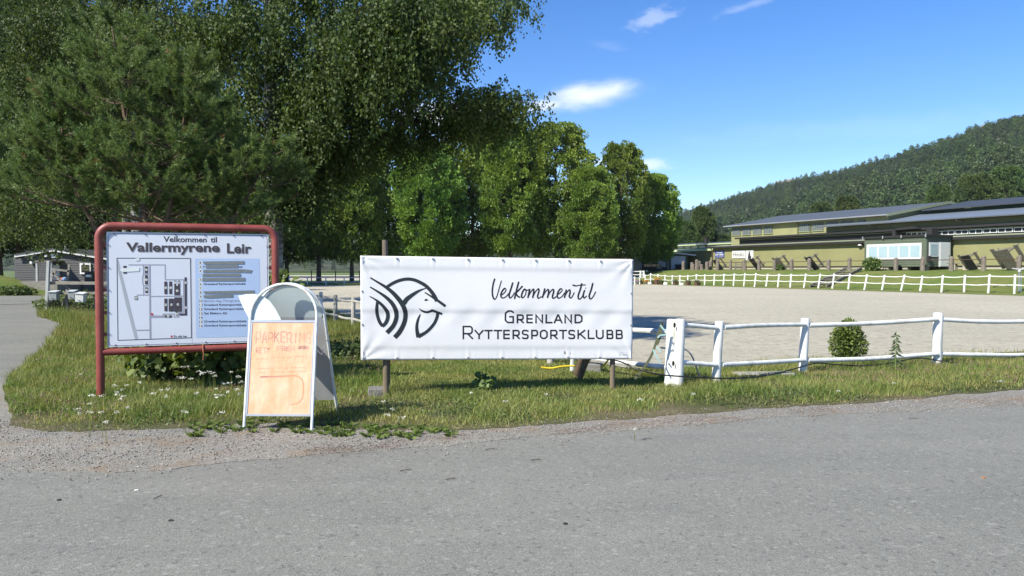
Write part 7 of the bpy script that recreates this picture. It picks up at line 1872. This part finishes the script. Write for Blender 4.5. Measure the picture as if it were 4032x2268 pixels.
tk = mat('dead_twig', (.075, .055, .042), rough=.95, var=.2)
for i, (px, py, L, a, lab) in enumerate(((1575, 1857, .09, .35, 'small twig on the asphalt, left of the middle'), (1755, 1891, .08, .3, 'small twig on the asphalt below the banner logo'), (2090, 1815, .09, .2, 'small twig on the asphalt below the banner middle'), (1912, 1773, .10, .2, 'twig at the asphalt edge below the banner'), (2535, 1729, .08, -.3, 'dark twig on the asphalt near the gate posts'), (3578, 1650, .10, -.1, 'dark twig near the right road edge'), (605, 1967, .07, 1.2, 'dark forked twig on the asphalt below the parking board'))):
    m = MB(); g0 = G(px, py); d = Vector((math.cos(a), math.sin(a), 0)); m.tube([Vector((0, 0, .006)), d * L * .5 + Vector((.004, .006, .010)), d * L + Vector((0, 0, .006))], [.003, .0028, .0015], 5); m.tube([d * L * .5 + Vector((.004, .006, .01)), d * L * .7 + Vector((.004, .025, .012))], [.002, .001], 4)
    o = m.build('twig', tk, smooth=True); o.location = g0; tag(o, lab, 'twig')
for i, (px, py, c_, lab) in enumerate(((537, 1932, (.62, .60, .52), 'pale bird dropping or petal on the asphalt'), (3872, 1882, (.35, .14, .05), 'small rust-brown leaf on the asphalt at right'), (2226, 2064, (.03, .03, .03), 'small dark pebble on the asphalt below the banner'), (672, 2051, (.04, .04, .035), 'small dark pebble on the asphalt at lower left'), (232, 1970, (.04, .04, .035), 'dark pebble on the asphalt near the left edge'))):
    bm = bmesh.new(); bmesh.ops.create_icosphere(bm, subdivisions=2, radius=.014); r_ = random.Random(i)
    for v in bm.verts: v.co *= r_.uniform(.75, 1.2); v.co.z *= .4
    me = bpy.data.meshes.new('pebble'); bm.to_mesh(me); bm.free(); o = obj('road_speck', me, mat('speck_%d' % i, c_, var=.1)); o.location = G(px, py) + Vector((0, 0, .004)); tag(o, lab, 'debris')
# ------------------------------------------------------------------ summer haze in the valley air
hm = bpy.data.materials.new('valley_haze'); hm.use_nodes = True
hn, hl = hm.node_tree.nodes, hm.node_tree.links
hn.remove(hn['Principled BSDF'])
pv = hn.new('ShaderNodeVolumePrincipled')
pv.inputs['Color'].default_value = (0.88, 0.93, 1.0, 1); pv.inputs['Density'].default_value = 0.00010; pv.inputs['Anisotropy'].default_value = 0.2
hl.new(pv.outputs[0], hn['Material Output'].inputs['Volume'])
mb = MB(); mb.box(-1500, 1500, -70, 1700, -1.5, 260); hzo = mb.build('haze', hm); hzo['kind'] = 'stuff'
tag(hzo, 'thin bluish summer haze over the valley', 'haze')
